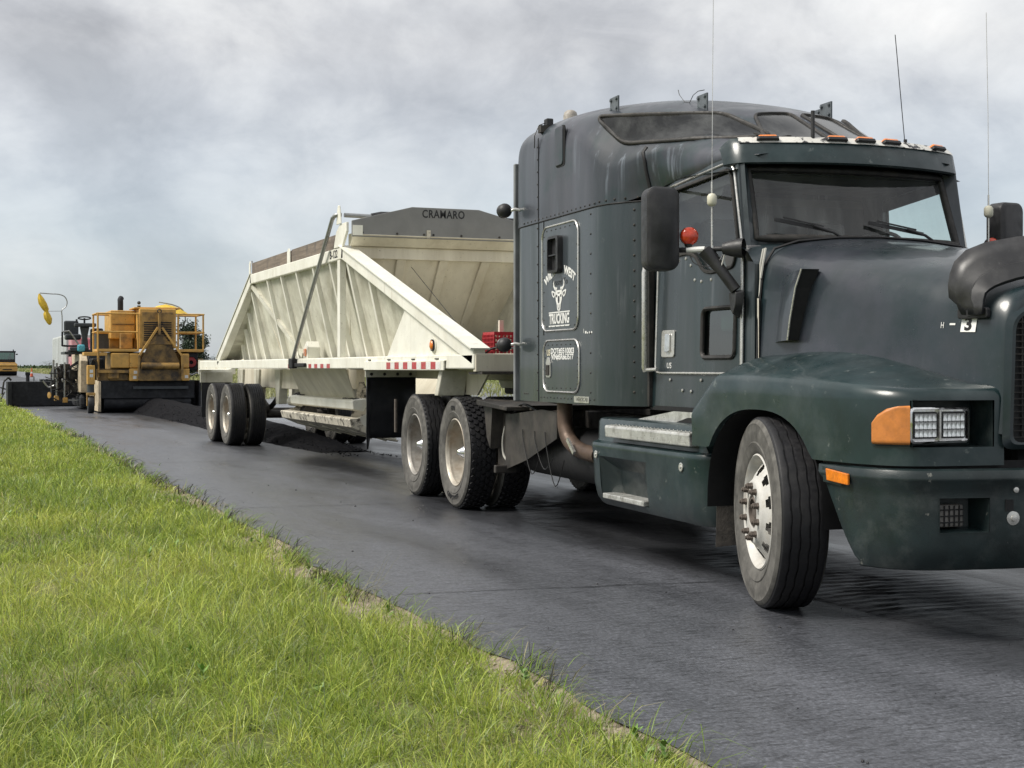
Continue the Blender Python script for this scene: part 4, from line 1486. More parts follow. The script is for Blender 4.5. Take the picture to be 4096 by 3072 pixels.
loc, nor = hit_dir(cap_bvh, (1.02, 2.03, 5), (0, 0, -1))
cl = MB().box(loc.x - 0.02, loc.x + 0.04, loc.y - 0.035, loc.y + 0.04, loc.z - 0.01, loc.z + 0.055).build("corner_work_lamp", M_blackpl, T, bevel=0.01)
MB().tube([loc + Vector((0.04, 0.0, 0.02)), loc + Vector((0.07, -0.06, 0.01)), (1.135, 1.99, 3.20), (1.13, 1.975, 3.10)], 0.004, 5).build("cable", M_cable, cl)
MB().box(loc.x - 0.03, loc.x + 0.09, loc.y - 0.03, loc.y + 0.04, loc.z - 0.06, loc.z - 0.004).build("lamp_foot", M_plate, cl)
loc, nor = hit_dir(cap_bvh, (0.45, 3.42, 5), (0, 0, -1))
MB().tube([loc, loc + Vector((0, -0.08, 0.02)), loc + Vector((0, -0.17, 0.09)), loc + Vector((0, -0.19, 0.13))], 0.003, 4).build("loose_wire", M_cable, T)
MB().tube([loc, loc + Vector((0, 0.06, 0.045)), loc + Vector((0, 0.14, 0.06)), loc + Vector((0, 0.24, 0.05))], 0.003, 4).build("loose_wire", M_cable, T)

# ------------------------------------------------------------------ cab
def XD(y, z):
    return 0.90 - 0.041 * (y - 3.72) - 0.03 * (z - 1.05)


win = round_poly([(3.98, 2.075), (4.22, 2.085), (4.33, 2.06), (4.44, 1.955), (4.54, 1.935), (4.83, 1.955), (4.885, 2.10), (4.775, 2.55), (4.72, 2.575), (3.97, 2.525)], 0.035, 3)
low = rrect(4.665, 1.545, 0.42, 0.315, 0.045, 4)
wall_o = [(3.70, 1.05), (3.70, 2.58), (4.2, 2.62), (4.76, 2.66), (4.84, 2.60), (4.93, 2.10), (4.97, 1.98), (5.14, 1.96), (5.20, 1.38), (5.05, 1.30), (4.98, 1.05)]
for s in (1, -1):
    mb = holed(wall_o, [win, low], lambda a, b: (s * XD(a, b), a, b))
    mb.build("cab_side", M_paint, T, solid=0.03)
    dol = round_poly([(3.80, 1.285), (3.80, 2.50), (3.93, 2.555), (4.70, 2.62), (4.80, 2.59), (4.93, 2.08), (4.955, 1.30), (4.90, 1.285)], 0.06, 5)
    dr_ = holed(dol, [win, low], lambda a, b: (s * (XD(a, b) + 0.006), a, b)).build("door", M_paint, T)
    MB().tube([(s * (XD(a, b) + 0.007), a, b) for a, b in dol], 0.009, 6, closed=True).build("door_edge_trim", M_trim, dr_, smooth=60)
    MB().tube([(s * (XD(a, b) + 0.008), a, b) for a, b in win], 0.013, 6, closed=True).build("window_gasket", M_gasket, dr_, smooth=60)
    MB().tube([(s * (XD(a, b) + 0.008), a, b) for a, b in low], 0.016, 6, closed=True).build("window_gasket", M_gasket, dr_, smooth=60)
    MB().poly([(s * (XD(a, b) - 0.012), a, b) for a, b in win]).build("door_window", M_doorglass, T)
    MB().poly([(s * (XD(a, b) - 0.010), a, b) for a, b in low]).build("lower_window", M_ventglass, T)
    hd = MB().prism([(s * (XD(a, b) + 0.006), a, b) for a, b in rrect(3.985, 1.485, 0.185, 0.185, 0.02, 3)], (s * 0.010, 0, 0)).build("door_handle", M_trim, dr_, bevel=0.004)
    MB().prism([(s * (XD(a, b) + 0.0165), a, b) for a, b in rrect(4.0, 1.49, 0.06, 0.125, 0.01, 3)], (s * 0.016, 0, 0)).build("paddle", M_chrome, hd, bevel=0.005)
    rvd = MB()
    for (a, b) in ((4.10, 2.045), (4.20, 2.05), (4.27, 2.00), (4.33, 1.90), (4.42, 1.885), (4.55, 1.89), (4.02, 1.24), (4.45, 1.24), (4.20, 1.17), (4.32, 1.165)):
        rvd.lathe([(0.012, 0), (0.010, 0.006), (0, 0.008)], (s * (XD(a, b) + 0.005), a, b), (s, 0, 0), 8)
    tag(rvd.build("screw_heads", M_trim, dr_), kind="stuff")
    # black upper band inside the window
    MB().poly([(s * (XD(a, b) - 0.02), a, b) for a, b in ((3.97, 2.44), (4.80, 2.50), (4.775, 2.57), (3.97, 2.525))]).build("window_top_band", M_black, T)
put_text("worn_lettering", "US", M_letter, T, (XD(4.02, 1.335) + 0.0075, 4.0, 1.335), (-0.041, 1, 0), (-0.03, 0, 1), 0.055, 0.0006, sx=1.1)

# grab bar and weather strip behind the door
for s in (1, -1):
    g_ = MB().tube([(s * 0.955, 3.76, 2.02), (s * 0.965, 3.765, 1.98), (s * 0.965, 3.765, 1.32), (s * 0.955, 3.76, 1.30)], 0.019, 10).build("grab_bar", M_trim, T, smooth=60)
    MB().tube([(s * 0.955, 3.765, 1.305), (s * 0.93, 3.90, 1.31)], 0.014, 8).build("bar_foot", M_trim, g_, smooth=60)
    MB().box(min(s * 0.88, s * 0.925), max(s * 0.88, s * 0.925), 3.722, 3.752, 1.05, 2.50).build("weather_strip", M_gasket, T, bevel=0.008)
    MB().tube([(s * (XD(4.97, 1.3) + 0.012), 4.975, 1.30), (s * (XD(4.95, 1.7) + 0.012), 4.965, 1.7), (s * (XD(4.93, 2.08) + 0.012), 4.945, 2.06)], 0.010, 8).build("hinge_bar", M_trim, T, smooth=60)

# pillars, windshield, cowl, roof, floor
WU = [i / 10 for i in range(-10, 11)]


def ws(u, t, grow=0.0):
    """windshield surface: u -1..1 across, t 0..1 up"""
    x = (0.735 + grow - 0.02 * t) * u
    yb = 5.06 - 0.12 * u * u
    yt = 4.90 - 0.11 * u * u
    return (x, yb + (yt - yb) * t, 2.125 + (2.575 - 2.125) * t)


wsg = MB().grid([[ws(u, t) for t in (0, 0.25, 0.5, 0.75, 1)] for u in WU]).build("windshield", M_glass, T, smooth=60)
ol = [ws(u, 0) for u in WU] + [ws(1, t) for t in (0.25, 0.5, 0.75)] + [ws(u, 1) for u in reversed(WU)] + [ws(-1, t) for t in (0.75, 0.5, 0.25)]
MB().tube(ol, 0.026, 8, closed=True).build("windshield_gasket", M_gasket, wsg, smooth=60)
for s in (1, -1):
    A_, B_, C_ = [], [], []
    for t in (-0.25, 0, 0.25, 0.5, 0.75, 1.0, 1.12):
        p = ws(s * 1, t)
        A_.append((p[0] - s * 0.01, p[1] + 0.002, p[2]))
        zz = p[2]
        yy = 4.93 - (zz - 2.10) * 0.20 + 0.03
        B_.append((s * (XD(yy, zz) - 0.03), yy + 0.005, zz))
        C_.append((s * (XD(yy - 0.05, zz) + 0.001), yy - 0.05, zz))
    MB().grid([A_, B_, C_]).build("windshield_pillar", M_paint, T, smooth=60)
cw = MB()
cw.grid([[(0.86 * u, 5.03 - 0.10 * u * u, 2.10 - 0.02 * u * u), (0.86 * u, 5.16 - 0.10 * u * u, 2.075 - 0.045 * abs(u) ** 3), (0.86 * u, 5.19 - 0.04 * u * u, 1.95), (0.86 * u, 5.19 - 0.04 * u * u, 1.2)] for u in WU])
cw.build("cowl", M_paint, T, smooth=40)
MB().grid([[(0.85 * u, y, 2.60 + 0.10 * (1 - u * u) - (0.04 if y > 4.7 else 0)) for y in (3.70, 4.2, 4.8, 4.93 - 0.10 * u * u)] for u in WU]).build("cab_roof", M_paint, T, smooth=60)
MB().box(-0.86, 0.86, 3.72, 5.15, 1.06, 1.12).build("cab_floor", M_black, T)
MB().box(-0.87, 0.87, 3.66, 3.70, 1.1, 2.55).build("cab_back_panel", M_inside, T)
ds = MB().prism([(-0.82, 5.02, 1.55), (-0.82, 4.62, 1.55), (-0.82, 4.60, 1.95), (-0.82, 4.70, 2.06), (-0.82, 5.0, 2.08)], (1.64, 0, 0)).build("dashboard", M_inside, T, bevel=0.02)
sw_ = MB()
c0 = Vector((-0.40, 4.45, 2.10))
ax = Vector((0, -0.55, 0.83)).normalized()
e1 = Vector((1, 0, 0)); e2 = ax.cross(e1)
sw_.tube([c0 + (e1 * math.cos(a) + e2 * math.sin(a)) * 0.22 for a in [2 * math.pi * k / 28 for k in range(28)]], 0.014, 6, closed=True)
sw_.bar(c0 - e1 * 0.21, c0 + e1 * 0.21, 0.03, 0.012)
sw_.bar(c0, c0 - e2 * 0.21, 0.03, 0.012)
sw_.tube([c0, c0 - ax * 0.35], 0.03, 8)
sw_.build("steering_wheel", M_black, T, smooth=50)
for x0 in (-0.42, 0.42):
    se = MB()
    se.box(x0 - 0.24, x0 + 0.24, 3.92, 4.36, 1.35, 1.62)
    se.box(x0 - 0.23, x0 + 0.23, 3.80, 3.95, 1.58, 2.18)
    se.box(x0 - 0.14, x0 + 0.14, 3.80, 3.91, 2.19, 2.36)
    se.build("seat", M_inside, T, bevel=0.04)
# headliner shelf and visor flap inside
MB().box(-0.78, 0.78, 3.9, 4.75, 2.555, 2.59).build("headliner", M_inside, T)
MB().prism([(0.79, a, b) for a, b in round_poly([(4.28, 2.52), (4.62, 2.545), (4.60, 2.44), (4.45, 2.40), (4.32, 2.42)], 0.03, 3)], (-0.012, 0, 0)).build("sun_flap", M_black, T)

# visor with its marker lamps
vu = [i / 14 for i in range(-14, 15)]


def vis(u, k):
    au = abs(u)
    x = 0.85 * math.sin(u * math.pi / 2 * 0.98) if au > 0 else 0
    yf = 5.06 - 0.22 * (x / 0.85) ** 2 - 0.12 * max(0, (au - 0.72) / 0.28) ** 1.8
    yi = 4.86 - 0.16 * (x / 0.85) ** 2 - 0.06 * max(0, (au - 0.72) / 0.28) ** 1.8
    tip = max(0, (au - 0.86) / 0.14)
    return {0: (x * 0.94, yi, 2.735), 1: (x * 0.985, yf - 0.085, 2.770 - 0.05 * tip), 2: (x, yf - 0.035, 2.728 - 0.04 * tip), 3: (x * 1.0, yf, 2.605 - 0.0 * tip), 4: (x * 0.985, yf - 0.012, 2.595), 5: (x * 0.95, yi + 0.03, 2.615)}[k]


vz = MB().grid([[vis(u, k) for k in range(6)] for u in vu]).build("sun_visor", M_fender, T, smooth=35)
MB().grid([[tuple(Vector(vis(u, 5)) + Vector((0, 0.0, 0))), tuple(Vector((ws(u, 1, 0.05)[0], ws(u, 1)[1] + 0.02, 2.555)))] for u in vu if abs(u) < 0.95]).build("visor_shade_band", M_black, T)  # black sheet painting the shade between visor and windshield
pk = [u for u in vu if abs(u) <= 0.80]
MB().grid([[tuple(Vector(vis(u, 1)) + Vector((0, 0.012, 0.004))), tuple(Vector(vis(u, 2)) + Vector((0, 0.006, 0.004)))] for u in pk]).build("peeling_strip", M_peel, vz, smooth=40)
for xx in (0.63, 0.2, 0.0, -0.2, -0.63):
    u = math.asin(xx / 0.85) / (math.pi / 2 * 0.98)
    p = (Vector(vis(u, 1)) + Vector(vis(u, 2))) / 2
    ang = math.atan2(Vector(vis(u + 0.02, 2)).y - Vector(vis(u - 0.02, 2)).y, Vector(vis(u + 0.02, 2)).x - Vector(vis(u - 0.02, 2)).x)
    lm = sub("marker_lamp", T, p + Vector((0, 0.008, 0.004)), (R(28), 0, ang))
    MB().loft([[(a, b, -0.012) for a, b in rrect(0, 0, 0.14, 0.062, 0.014, 3)], [(a, b, 0.006) for a, b in rrect(0, 0, 0.138, 0.060, 0.014, 3)]]).build("lamp_base", M_blackpl, lm)
    MB().loft([[(a, b, 0.006) for a, b in rrect(0, 0, 0.128, 0.052, 0.012, 3)], [(a, b, 0.022) for a, b in rrect(0, 0.0, 0.116, 0.044, 0.014, 3)], [(a, b, 0.028) for a, b in rrect(0, 0.0, 0.085, 0.026, 0.012, 3)]]).build("lens", M_amber, lm, smooth=50)

# wipers
for (x0, x1, xt) in ((0.18, 0.42, 0.62), (-0.48, -0.25, -0.05)):
    w_ = MB()
    p0, p1, p2 = Vector((x0, 5.12, 2.10)), Vector((x1, 5.10, 2.20)), Vector((xt, 5.055, 2.235))
    w_.tube([p0, (p0 + p1) / 2 + Vector((0, 0.02, 0.01)), p1], 0.009, 6)
    w_.build("wiper", M_blackpl, T, smooth=60)
    wb = MB()
    wb.bar(p1 + Vector((-0.12, 0.0, -0.030)), p2 + Vector((0.05, 0, 0)), 0.012, 0.022)
    wb.bar(p1 + Vector((-0.06, 0.012, -0.005)), p2 + Vector((0.0, 0.012, 0.012)), 0.008, 0.010)
    wb.build("wiper_blade", M_blackpl, T)

# ------------------------------------------------------------------ hood, fenders, grille, bumper
hs = [
    (5.19, [(0.855, 1.32), (0.850, 1.45), (0.835, 1.75), (0.815, 1.93), (0.74, 2.035), (0.58, 2.085), (0.3, 2.115), (0, 2.125)]),
    (5.24, [(0.850, 1.33), (0.845, 1.45), (0.830, 1.74), (0.808, 1.92), (0.73, 2.025), (0.57, 2.075), (0.3, 2.105), (0, 2.115)]),
    (5.60, [(0.815, 1.37), (0.805, 1.47), (0.785, 1.70), (0.765, 1.85), (0.69, 1.955), (0.54, 2.01), (0.28, 2.045), (0, 2.055)]),
    (6.05, [(0.770, 1.38), (0.755, 1.46), (0.735, 1.65), (0.715, 1.78), (0.64, 1.885), (0.50, 1.945), (0.26, 1.985), (0, 1.995)]),
    (6.45, [(0.720, 1.32), (0.700, 1.40), (0.680, 1.59), (0.662, 1.71), (0.59, 1.815), (0.46, 1.88), (0.24, 1.925), (0, 1.935)]),
    (6.75, [(0.665, 1.20), (0.645, 1.32), (0.628, 1.54), (0.612, 1.65), (0.545, 1.75), (0.43, 1.815), (0.22, 1.86), (0, 1.87)]),
    (6.95, [(0.620, 1.05), (0.602, 1.22), (0.590, 1.49), (0.578, 1.61), (0.520, 1.705), (0.415, 1.768), (0.21, 1.812), (0, 1.822)]),
    (7.05, [(0.585, 1.00), (0.570, 1.20), (0.562, 1.47), (0.552, 1.585), (0.50, 1.675), (0.40, 1.735), (0.20, 1.775), (0, 1.785)]),
    (7.085, [(0.56, 1.00), (0.545, 1.20), (0.545, 1.46), (0.535, 1.56), (0.482, 1.645), (0.38, 1.70), (0.19, 1.735), (0, 1.745)]),
    (7.09, [(0.54, 1.00), (0.525, 1.20), (0.525, 1.45), (0.512, 1.54), (0.46, 1.615), (0.365, 1.665), (0.18, 1.70), (0, 1.71)]),
]
rings = []
for y, p in hs:
    rings.append([(x, y, z) for x, z in p] + [(-x, y, z) for x, z in reversed(p[:-1])])
hood = MB().grid(rings).build("hood", M_hood, T, smooth=60, subd=2)
hood_bvh = bvh_of(hood)
gapc = [(0.862, 5.186, 1.34), (0.856, 5.186, 1.55), (0.843, 5.186, 1.75), (0.822, 5.186, 1.93), (0.745, 5.186, 2.042), (0.585, 5.186, 2.092), (0.3, 5.186, 2.122), (0, 5.186, 2.132)]
MB().tube(gapc + [(-a, b, c) for a, b, c in reversed(gapc[:-1])], 0.009, 6).build("hood_gap_seal", M_black, T, smooth=60)
MB().grid([[(x * 0.97, y - 0.03, 0.80), (x * 0.97, y - 0.03, 0.87)] for x, y in [(1.195, 6.45), (1.19, 6.68), (1.16, 6.80), (1.085, 6.945), (0.94, 7.02), (0.6, 7.05), (0, 7.06), (-0.6, 7.05), (-0.94, 7.02), (-1.085, 6.945), (-1.16, 6.80), (-1.19, 6.68), (-1.195, 6.45)]]).build("bumper_gap_filler", M_black, T)
# white seam tape along the rear hood edge
MB().grid([[(0.858, 5.178, z), (0.862, 5.205, z)] for z in (1.36, 1.5, 1.62, 1.74)]).build("seam_tape", pm("old_tape", (0.52, 0.49, 0.42), 0.6, var=0.25, scale=30), T)
MB().tube([(0.845, 5.185, 1.75), (0.835, 5.18, 1.86), (0.83, 5.17, 1.95), (0.80, 5.15, 2.04), (0.79, 5.16, 2.045), (0.825, 5.19, 1.95), (0.84, 5.19, 1.86)], 0.007, 5).build("loose_seal", M_cablew, T, smooth=60)

# hood side intake scoop
for s in (1, -1):
    a0 = [(0.822, 5.32, 1.47), (0.815, 5.335, 1.60), (0.80, 5.36, 1.78), (0.79, 5.38, 1.86)]
    a1 = [(0.868, 5.45, 1.475), (0.865, 5.47, 1.60), (0.852, 5.50, 1.78), (0.835, 5.53, 1.865)]
    a2 = [(0.880, 5.575, 1.48), (0.878, 5.60, 1.60), (0.866, 5.64, 1.78), (0.850, 5.68, 1.885)]
    flip = (lambda L_: [(s * p[0], p[1], p[2]) for p in L_])
    ins = (lambda L_: [(s * (p[0] - 0.11), p[1] + 0.01, p[2]) for p in L_])
    sc1 = MB()
    sc1.grid([flip(a0), flip(a1), flip(a2)])
    sc1.add(flip([a0[0], a1[0], a2[0]]) + ins([a2[0], a0[0]]), [(0, 1, 2, 3, 4)])
    sc1.add(flip([a0[3], a1[3], a2[3]]) + ins([a2[3], a0[3]]), [(0, 1, 2, 3, 4)])
    sco = sc1.build("air_intake", M_hood, T, smooth=30)
    MB().grid([ins(a2), [(s * (p[0] - 0.010), p[1] - 0.02, p[2]) for p in a2]]).build("intake_mouth", M_black, sco)
    MB().tube(flip(a2), 0.006, 6).build("intake_lip", M_trim, sco)

# fenders
ARC = (5.78, 0.49)


def arch_z(y):
    d = abs(y - ARC[0]) / 0.66
    if d >= 1:
        return 0.0
    return ARC[1] + 0.60 * (1 - d ** 2.5) ** (1 / 2.5)


plan = []
for y in [4.98 + 0.045 * k for k in range(34)]:
    plan.append((1.195 if y < 6.35 else 1.195 - 0.02 * (y - 6.35), y))
plan += [(1.188, 6.55), (1.178, 6.68), (1.160, 6.78), (1.130, 6.87), (1.085, 6.945), (1.03, 6.99), (0.985, 7.01), (0.94, 7.022), (0.85, 7.035), (0.75, 7.045), (0.66, 7.052), (0.60, 7.056), (0.545, 7.060)]


def top_z(y, i):
    if y < 5.27:
        return 1.09 + (y - 4.98) / 0.29 * 0.20
    if y < 6.5:
        return 1.29 + 0.01 * math.sin((y - 5.27) * 2.2) - 0.035 * ((y - 5.27) / 1.23) ** 2
    return 1.262 - 0.04 * min(1, (y - 6.5) / 0.5)


valley = [(0.86, 4.98, 1.09), (0.86, 5.10, 1.22), (0.85, 5.24, 1.38), (0.82, 5.5, 1.405), (0.79, 5.85, 1.42), (0.745, 6.2, 1.40), (0.69, 6.55, 1.335), (0.63, 6.85, 1.255), (0.58, 7.03, 1.20)]
vc = cat_rom(valley, 24)


def valley_at(f):
    k = f * (len(vc) - 1)
    i = min(int(k), len(vc) - 2)
    return vc[i].lerp(vc[i + 1], k - i)


for s in (1, -1):
    rows = []
    drop = set()
    npl = len(plan)
    for i, (x, y) in enumerate(plan):
        zt = top_z(y, i)
        if i > npl - 9:
            zt = 1.222 + 0.012 * (i - npl + 9) / 8
        zb = 0.85
        az = arch_z(y) if i < 40 else 0
        if az > 0 and 5.19 < y < 6.37 and i < 36:
            zb = max(0.85, az)
        fr = i >= 40
        nin = Vector((0, 0, 0))
        ta_, tb_ = plan[max(i - 1, 0)], plan[min(i + 1, npl - 1)]
        nx = Vector((tb_[1] - ta_[1], -(tb_[0] - ta_[0]))).normalized()
        nx3 = Vector((nx[0], nx[1], 0))
        p = Vector((x, y, 0))
        z1 = max(zb + 0.03, 0.940)
        z2 = max(zb + 0.05, min(1.165, zt - 0.06))
        f = i / (npl - 1)
        vy_ = y if i < 34 else 6.46 + (7.03 - 6.46) * (i - 33) / (npl - 34)
        va = min(vc, key=lambda c_: abs(c_.y - vy_)).copy()
        col = [p - nx3 * 0.03 + Vector((0, 0, zb)), p + Vector((0, 0, zb)), p + Vector((0, 0, z1)), p + nx3 * 0.004 + Vector((0, 0, z2)), p + nx3 * 0.002 + Vector((0, 0, max(z2 + 0.005, zt - 0.05))), p - nx3 * 0.008 + Vector((0, 0, zt - 0.022)), p - nx3 * 0.028 + Vector((0, 0, zt - 0.006)), p - nx3 * 0.055 + Vector((0, 0, zt + 0.002))]
        e = col[-1]
        for q in (0.15, 0.4, 0.7, 0.9, 1.0):
            v = e.lerp(va, q)
            v.z += 0.012 * math.sin(q * math.pi) - (0.0 if q < 1 else 0.01)
            col.append(v)
        rows.append([(s * c[0], c[1], c[2]) for c in col])
        if npl - 8 <= i < npl - 2:
            drop.add((i, 2))
    fb = MB().grid(rows, drop)
    fo = fb.build("fender", M_fender, T, smooth=40)
    # inner arch liner
    lin = []
    for k in range(25):
        a = math.pi * k / 24
        cy, czz = math.cos(a), math.sin(a)
        yy = ARC[0] + 0.655 * (abs(cy) ** 0.8) * (1 if cy > 0 else -1)
        zz = ARC[1] + 0.60 * (abs(czz) ** 0.8)
        lin.append([(s * 1.165, yy, zz), (s * 0.62, yy, zz)])
    MB().grid(lin).build("wheel_arch_liner", M_black, fo, smooth=60)
    # headlamp pocket
    pocket = MB()
    x0, x1, z0, z1 = 0.605, 1.025, 0.935, 1.168
    yf, yb = 7.045, 6.90
    pocket.add([(s * x0, yf + 0.008, z0), (s * x1, yf - 0.04, z0), (s * x1, yf - 0.04, z1), (s * x0, yf + 0.008, z1), (s * (x0 + 0.02), yb, z0 + 0.01), (s * x1, yb, z0 + 0.01), (s * x1, yb, z1 - 0.01), (s * (x0 + 0.02), yb, z1 - 0.01)],
               [(4, 5, 6, 7), (0, 1, 5, 4), (1, 2, 6, 5), (2, 3, 7, 6), (3, 0, 4, 7)])
    pocket.build("headlamp_pocket", M_bump, fo)
    hl = sub("headlamp", T, (s * 0.865, 6.975, 1.045), (0, 0, R(s * 2)))
    bz = MB()
    o_ = rrect(0, 0, 0.345, 0.172, 0.02, 3)
    bz.loft([[(a, 0.0, b) for a, b in o_], [(a, 0.022, b) for a, b in o_], [(a * 0.95, 0.026, b * 0.9) for a, b in o_], [(a * 0.93, 0.006, b * 0.86) for a, b in o_]], False, True)
    bz.build("bezel", M_chrome, hl, smooth=30)
    MB().box(-0.005, 0.005, 0.004, 0.024, -0.074, 0.074).build("bezel_bar", M_trim, hl)
    for xx in (-0.082, 0.082):
        MB().prism([(a, 0.0075, b) for a, b in rrect(xx, 0, 0.142, 0.130, 0.012, 2)], (0, 0.008, 0)).build("lamp_unit", M_blackpl, hl)
        for r_ in range(3):
            for c_ in range(5):
                cx_, cz_ = xx - 0.050 + c_ * 0.025, -0.038 + r_ * 0.038
                MB().loft([[(a, 0.0158, b) for a, b in rrect(cx_, cz_, 0.0235, 0.036, 0.003, 2)], [(a, 0.0195, b) for a, b in rrect(cx_, cz_, 0.0235, 0.036, 0.003, 2)], [(a, 0.0165, b) for a, b in rrect(cx_ + 0.002, cz_ + 0.005, 0.012, 0.016, 0.003, 2)]], False, True).build("led_cell", M_lampclear, hl, smooth=30)
    # amber corner lamp
    tl = []
    pts = [(1.142, 6.845), (1.132, 6.872), (1.108, 6.915), (1.075, 6.957), (1.034, 6.993)]
    tops = [1.060, 1.094, 1.124, 1.137, 1.140]
    for (x, y), zt in zip(pts, tops):
        nn = Vector((x - 0.85, y - 6.6, 0)).normalized()
        for_ = [Vector((x, y, z)) + nn * o for z, o in [(0.952, 0.004), (0.958, 0.014)] + [(0.965 + (zt - 0.972) * k_ / 16, 0.018 if k_ % 2 else 0.0171) for k_ in range(17)] + [(zt - 0.004, 0.012), (zt, 0.004)]]
        tl.append([(s * p.x, p.y, p.z) for p in for_])
    MB().grid(tl).build("turn_signal", M_ambersoft, T, smooth=50)
    MB().grid([[(s * (p[0] + (0.003 if j else 0)), p[1] + 0.0, p[2]) for j, p in enumerate(((x, y, 0.945), (x * 1.004, y + 0.004, 0.948)))] for x, y in pts]).build("signal_rim", M_black, T)

# grille
gr = MB()
go = round_poly([(-0.525, 0.96), (0.525, 0.96), (0.505, 1.545), (0.40, 1.615), (-0.40, 1.615), (-0.505, 1.545)], 0.05, 4)
gr.prism([(a, 7.05, b) for a, b in go], (0, 0.012, 0))
grl = gr.build("grille", M_black, T)
su = MB()
su.loft([[(a * 1.09, 7.078, 1.30 + (b - 1.30) * 1.10) for a, b in go], [(a * 1.04, 7.102, 1.30 + (b - 1.30) * 1.03) for a, b in go], [(a, 7.10, b) for a, b in go], [(a, 7.055, b) for a, b in go]], False, False)
su.build("grille_surround", M_hood, grl, smooth=40)
for k in range(21):
    xx = -0.50 + k * 0.05
    MB().box(xx - 0.0025, xx + 0.0025, 7.066, 7.074, 0.98, 1.60).build("grille_wire", M_frame, grl)
for k in range(21):
    zz = 0.985 + k * 0.031
    MB().box(-0.505, 0.505, 7.0745, 7.080, zz - 0.0025, zz + 0.0025).build("grille_wire", M_frame, grl)

M_defl = pm("smoked_plastic", (0.026, 0.026, 0.028), 0.42, var=0.25, scale=5, dirt=(0.06, 0.06, 0.062), damt=0.6, dscale=6, d2=(0.12, 0.12, 0.12), d2amt=0.4, d2scale=40, d2range=(0.64, 0.70))
# bug deflector: a curved dark shell standing off the hood nose
bl_ = [((0.610, 6.985, 1.580), (0.632, 6.835, 1.585)), ((0.602, 6.985, 1.625), (0.638, 6.818, 1.634)), ((0.595, 6.983, 1.655), (0.662, 6.785, 1.672)), ((0.582, 6.980, 1.685), (0.678, 6.800, 1.735)), ((0.560, 6.985, 1.702), (0.676, 6.812, 1.79)), ((0.535, 6.993, 1.716), (0.655, 6.820, 1.85)),
       ((0.495, 7.010, 1.732), (0.60, 6.838, 1.908)), ((0.44, 7.035, 1.750), (0.52, 6.885, 1.945)), ((0.33, 7.06, 1.772), (0.38, 6.945, 1.972)), ((0.17, 7.08, 1.788), (0.20, 6.985, 1.988)), ((0.0, 7.085, 1.793), (0.0, 7.0, 1.993))]
bd = []
for a_, b_2 in bl_:
    a_, b_2 = Vector(a_), Vector(b_2)
    out_ = Vector((a_.x * 1.0, 0.5, max(0.0, a_.z - 1.66) * 2.0)).normalized()
    bd.append([tuple(a_), tuple(a_.lerp(b_2, 0.04) + out_ * 0.016), tuple(a_.lerp(b_2, 0.36) + out_ * 0.018), tuple(a_.lerp(b_2, 0.41) + out_ * 0.004), tuple(a_.lerp(b_2, 0.70)), tuple(b_2)])
bd = bd + [[(-p[0], p[1], p[2]) for p in r_] for r_ in reversed(bd[:-1])]
bs = MB().grid(bd).build("bug_deflector", M_defl, T, smooth=32, solid=0.006)
for s in (1, -1):
    loc, nor = hit_x(hood_bvh, 6.90, 1.59)
    mt_ = MB()
    mt_.prism([(s * (loc.x + 0.002 - 0.25 * (a - 6.90)), a, b) for a, b in rrect(6.90, 1.590, 0.175, 0.052, 0.012, 3)], (s * 0.028, 0.006, 0))
    m0 = mt_.build("deflector_mount", M_blackpl, bs, bevel=0.005)
    MB().prism([(s * (loc.x + 0.031 - 0.25 * (a - 6.90)), a + 0.006, b) for a, b in rrect(6.90, 1.592, 0.055, 0.028, 0.006, 2)], (s * 0.004, 0, 0)).build("mount_boss", M_blackpl, m0)

# fleet number on the hood flank
loc, nor = hit_x(hood_bvh, 6.865, 1.535)
ta = Vector((0, 1, 0)); ta = (ta - nor * ta.dot(nor)).normalized()
ua = nor.cross(ta).normalized()
if ua.z < 0:
    ua = -ua
q = loc + nor * 0.003
dc = MB().prism([q + ta * a + ua * b for a, b in ((-0.047, -0.037), (0.047, -0.037), (0.051, 0.037), (-0.043, 0.037))], nor * 0.001).build("number_decal", M_white, T)
put_text("number_lettering", "3", M_blacktext, T, q + nor * 0.0018, ta, ua, 0.088, 0.0004, sx=1.15, bold=0.0035)
loc2, nor2 = hit_x(hood_bvh, 6.70, 1.535)
put_text("hand_lettering", "H", M_letter, T, loc2 + nor2 * 0.003, ta, ua, 0.045, 0.0004, sx=0.7)
loc2, nor2 = hit_x(hood_bvh, 6.765, 1.54)
MB().prism([loc2 + nor2 * 0.003 + ta * a + ua * b for a, b in ((-0.018, -0.005), (0.018, -0.005), (0.018, 0.005), (-0.018, 0.005))], nor2 * 0.0008).build("hand_lettering", M_letter, T)

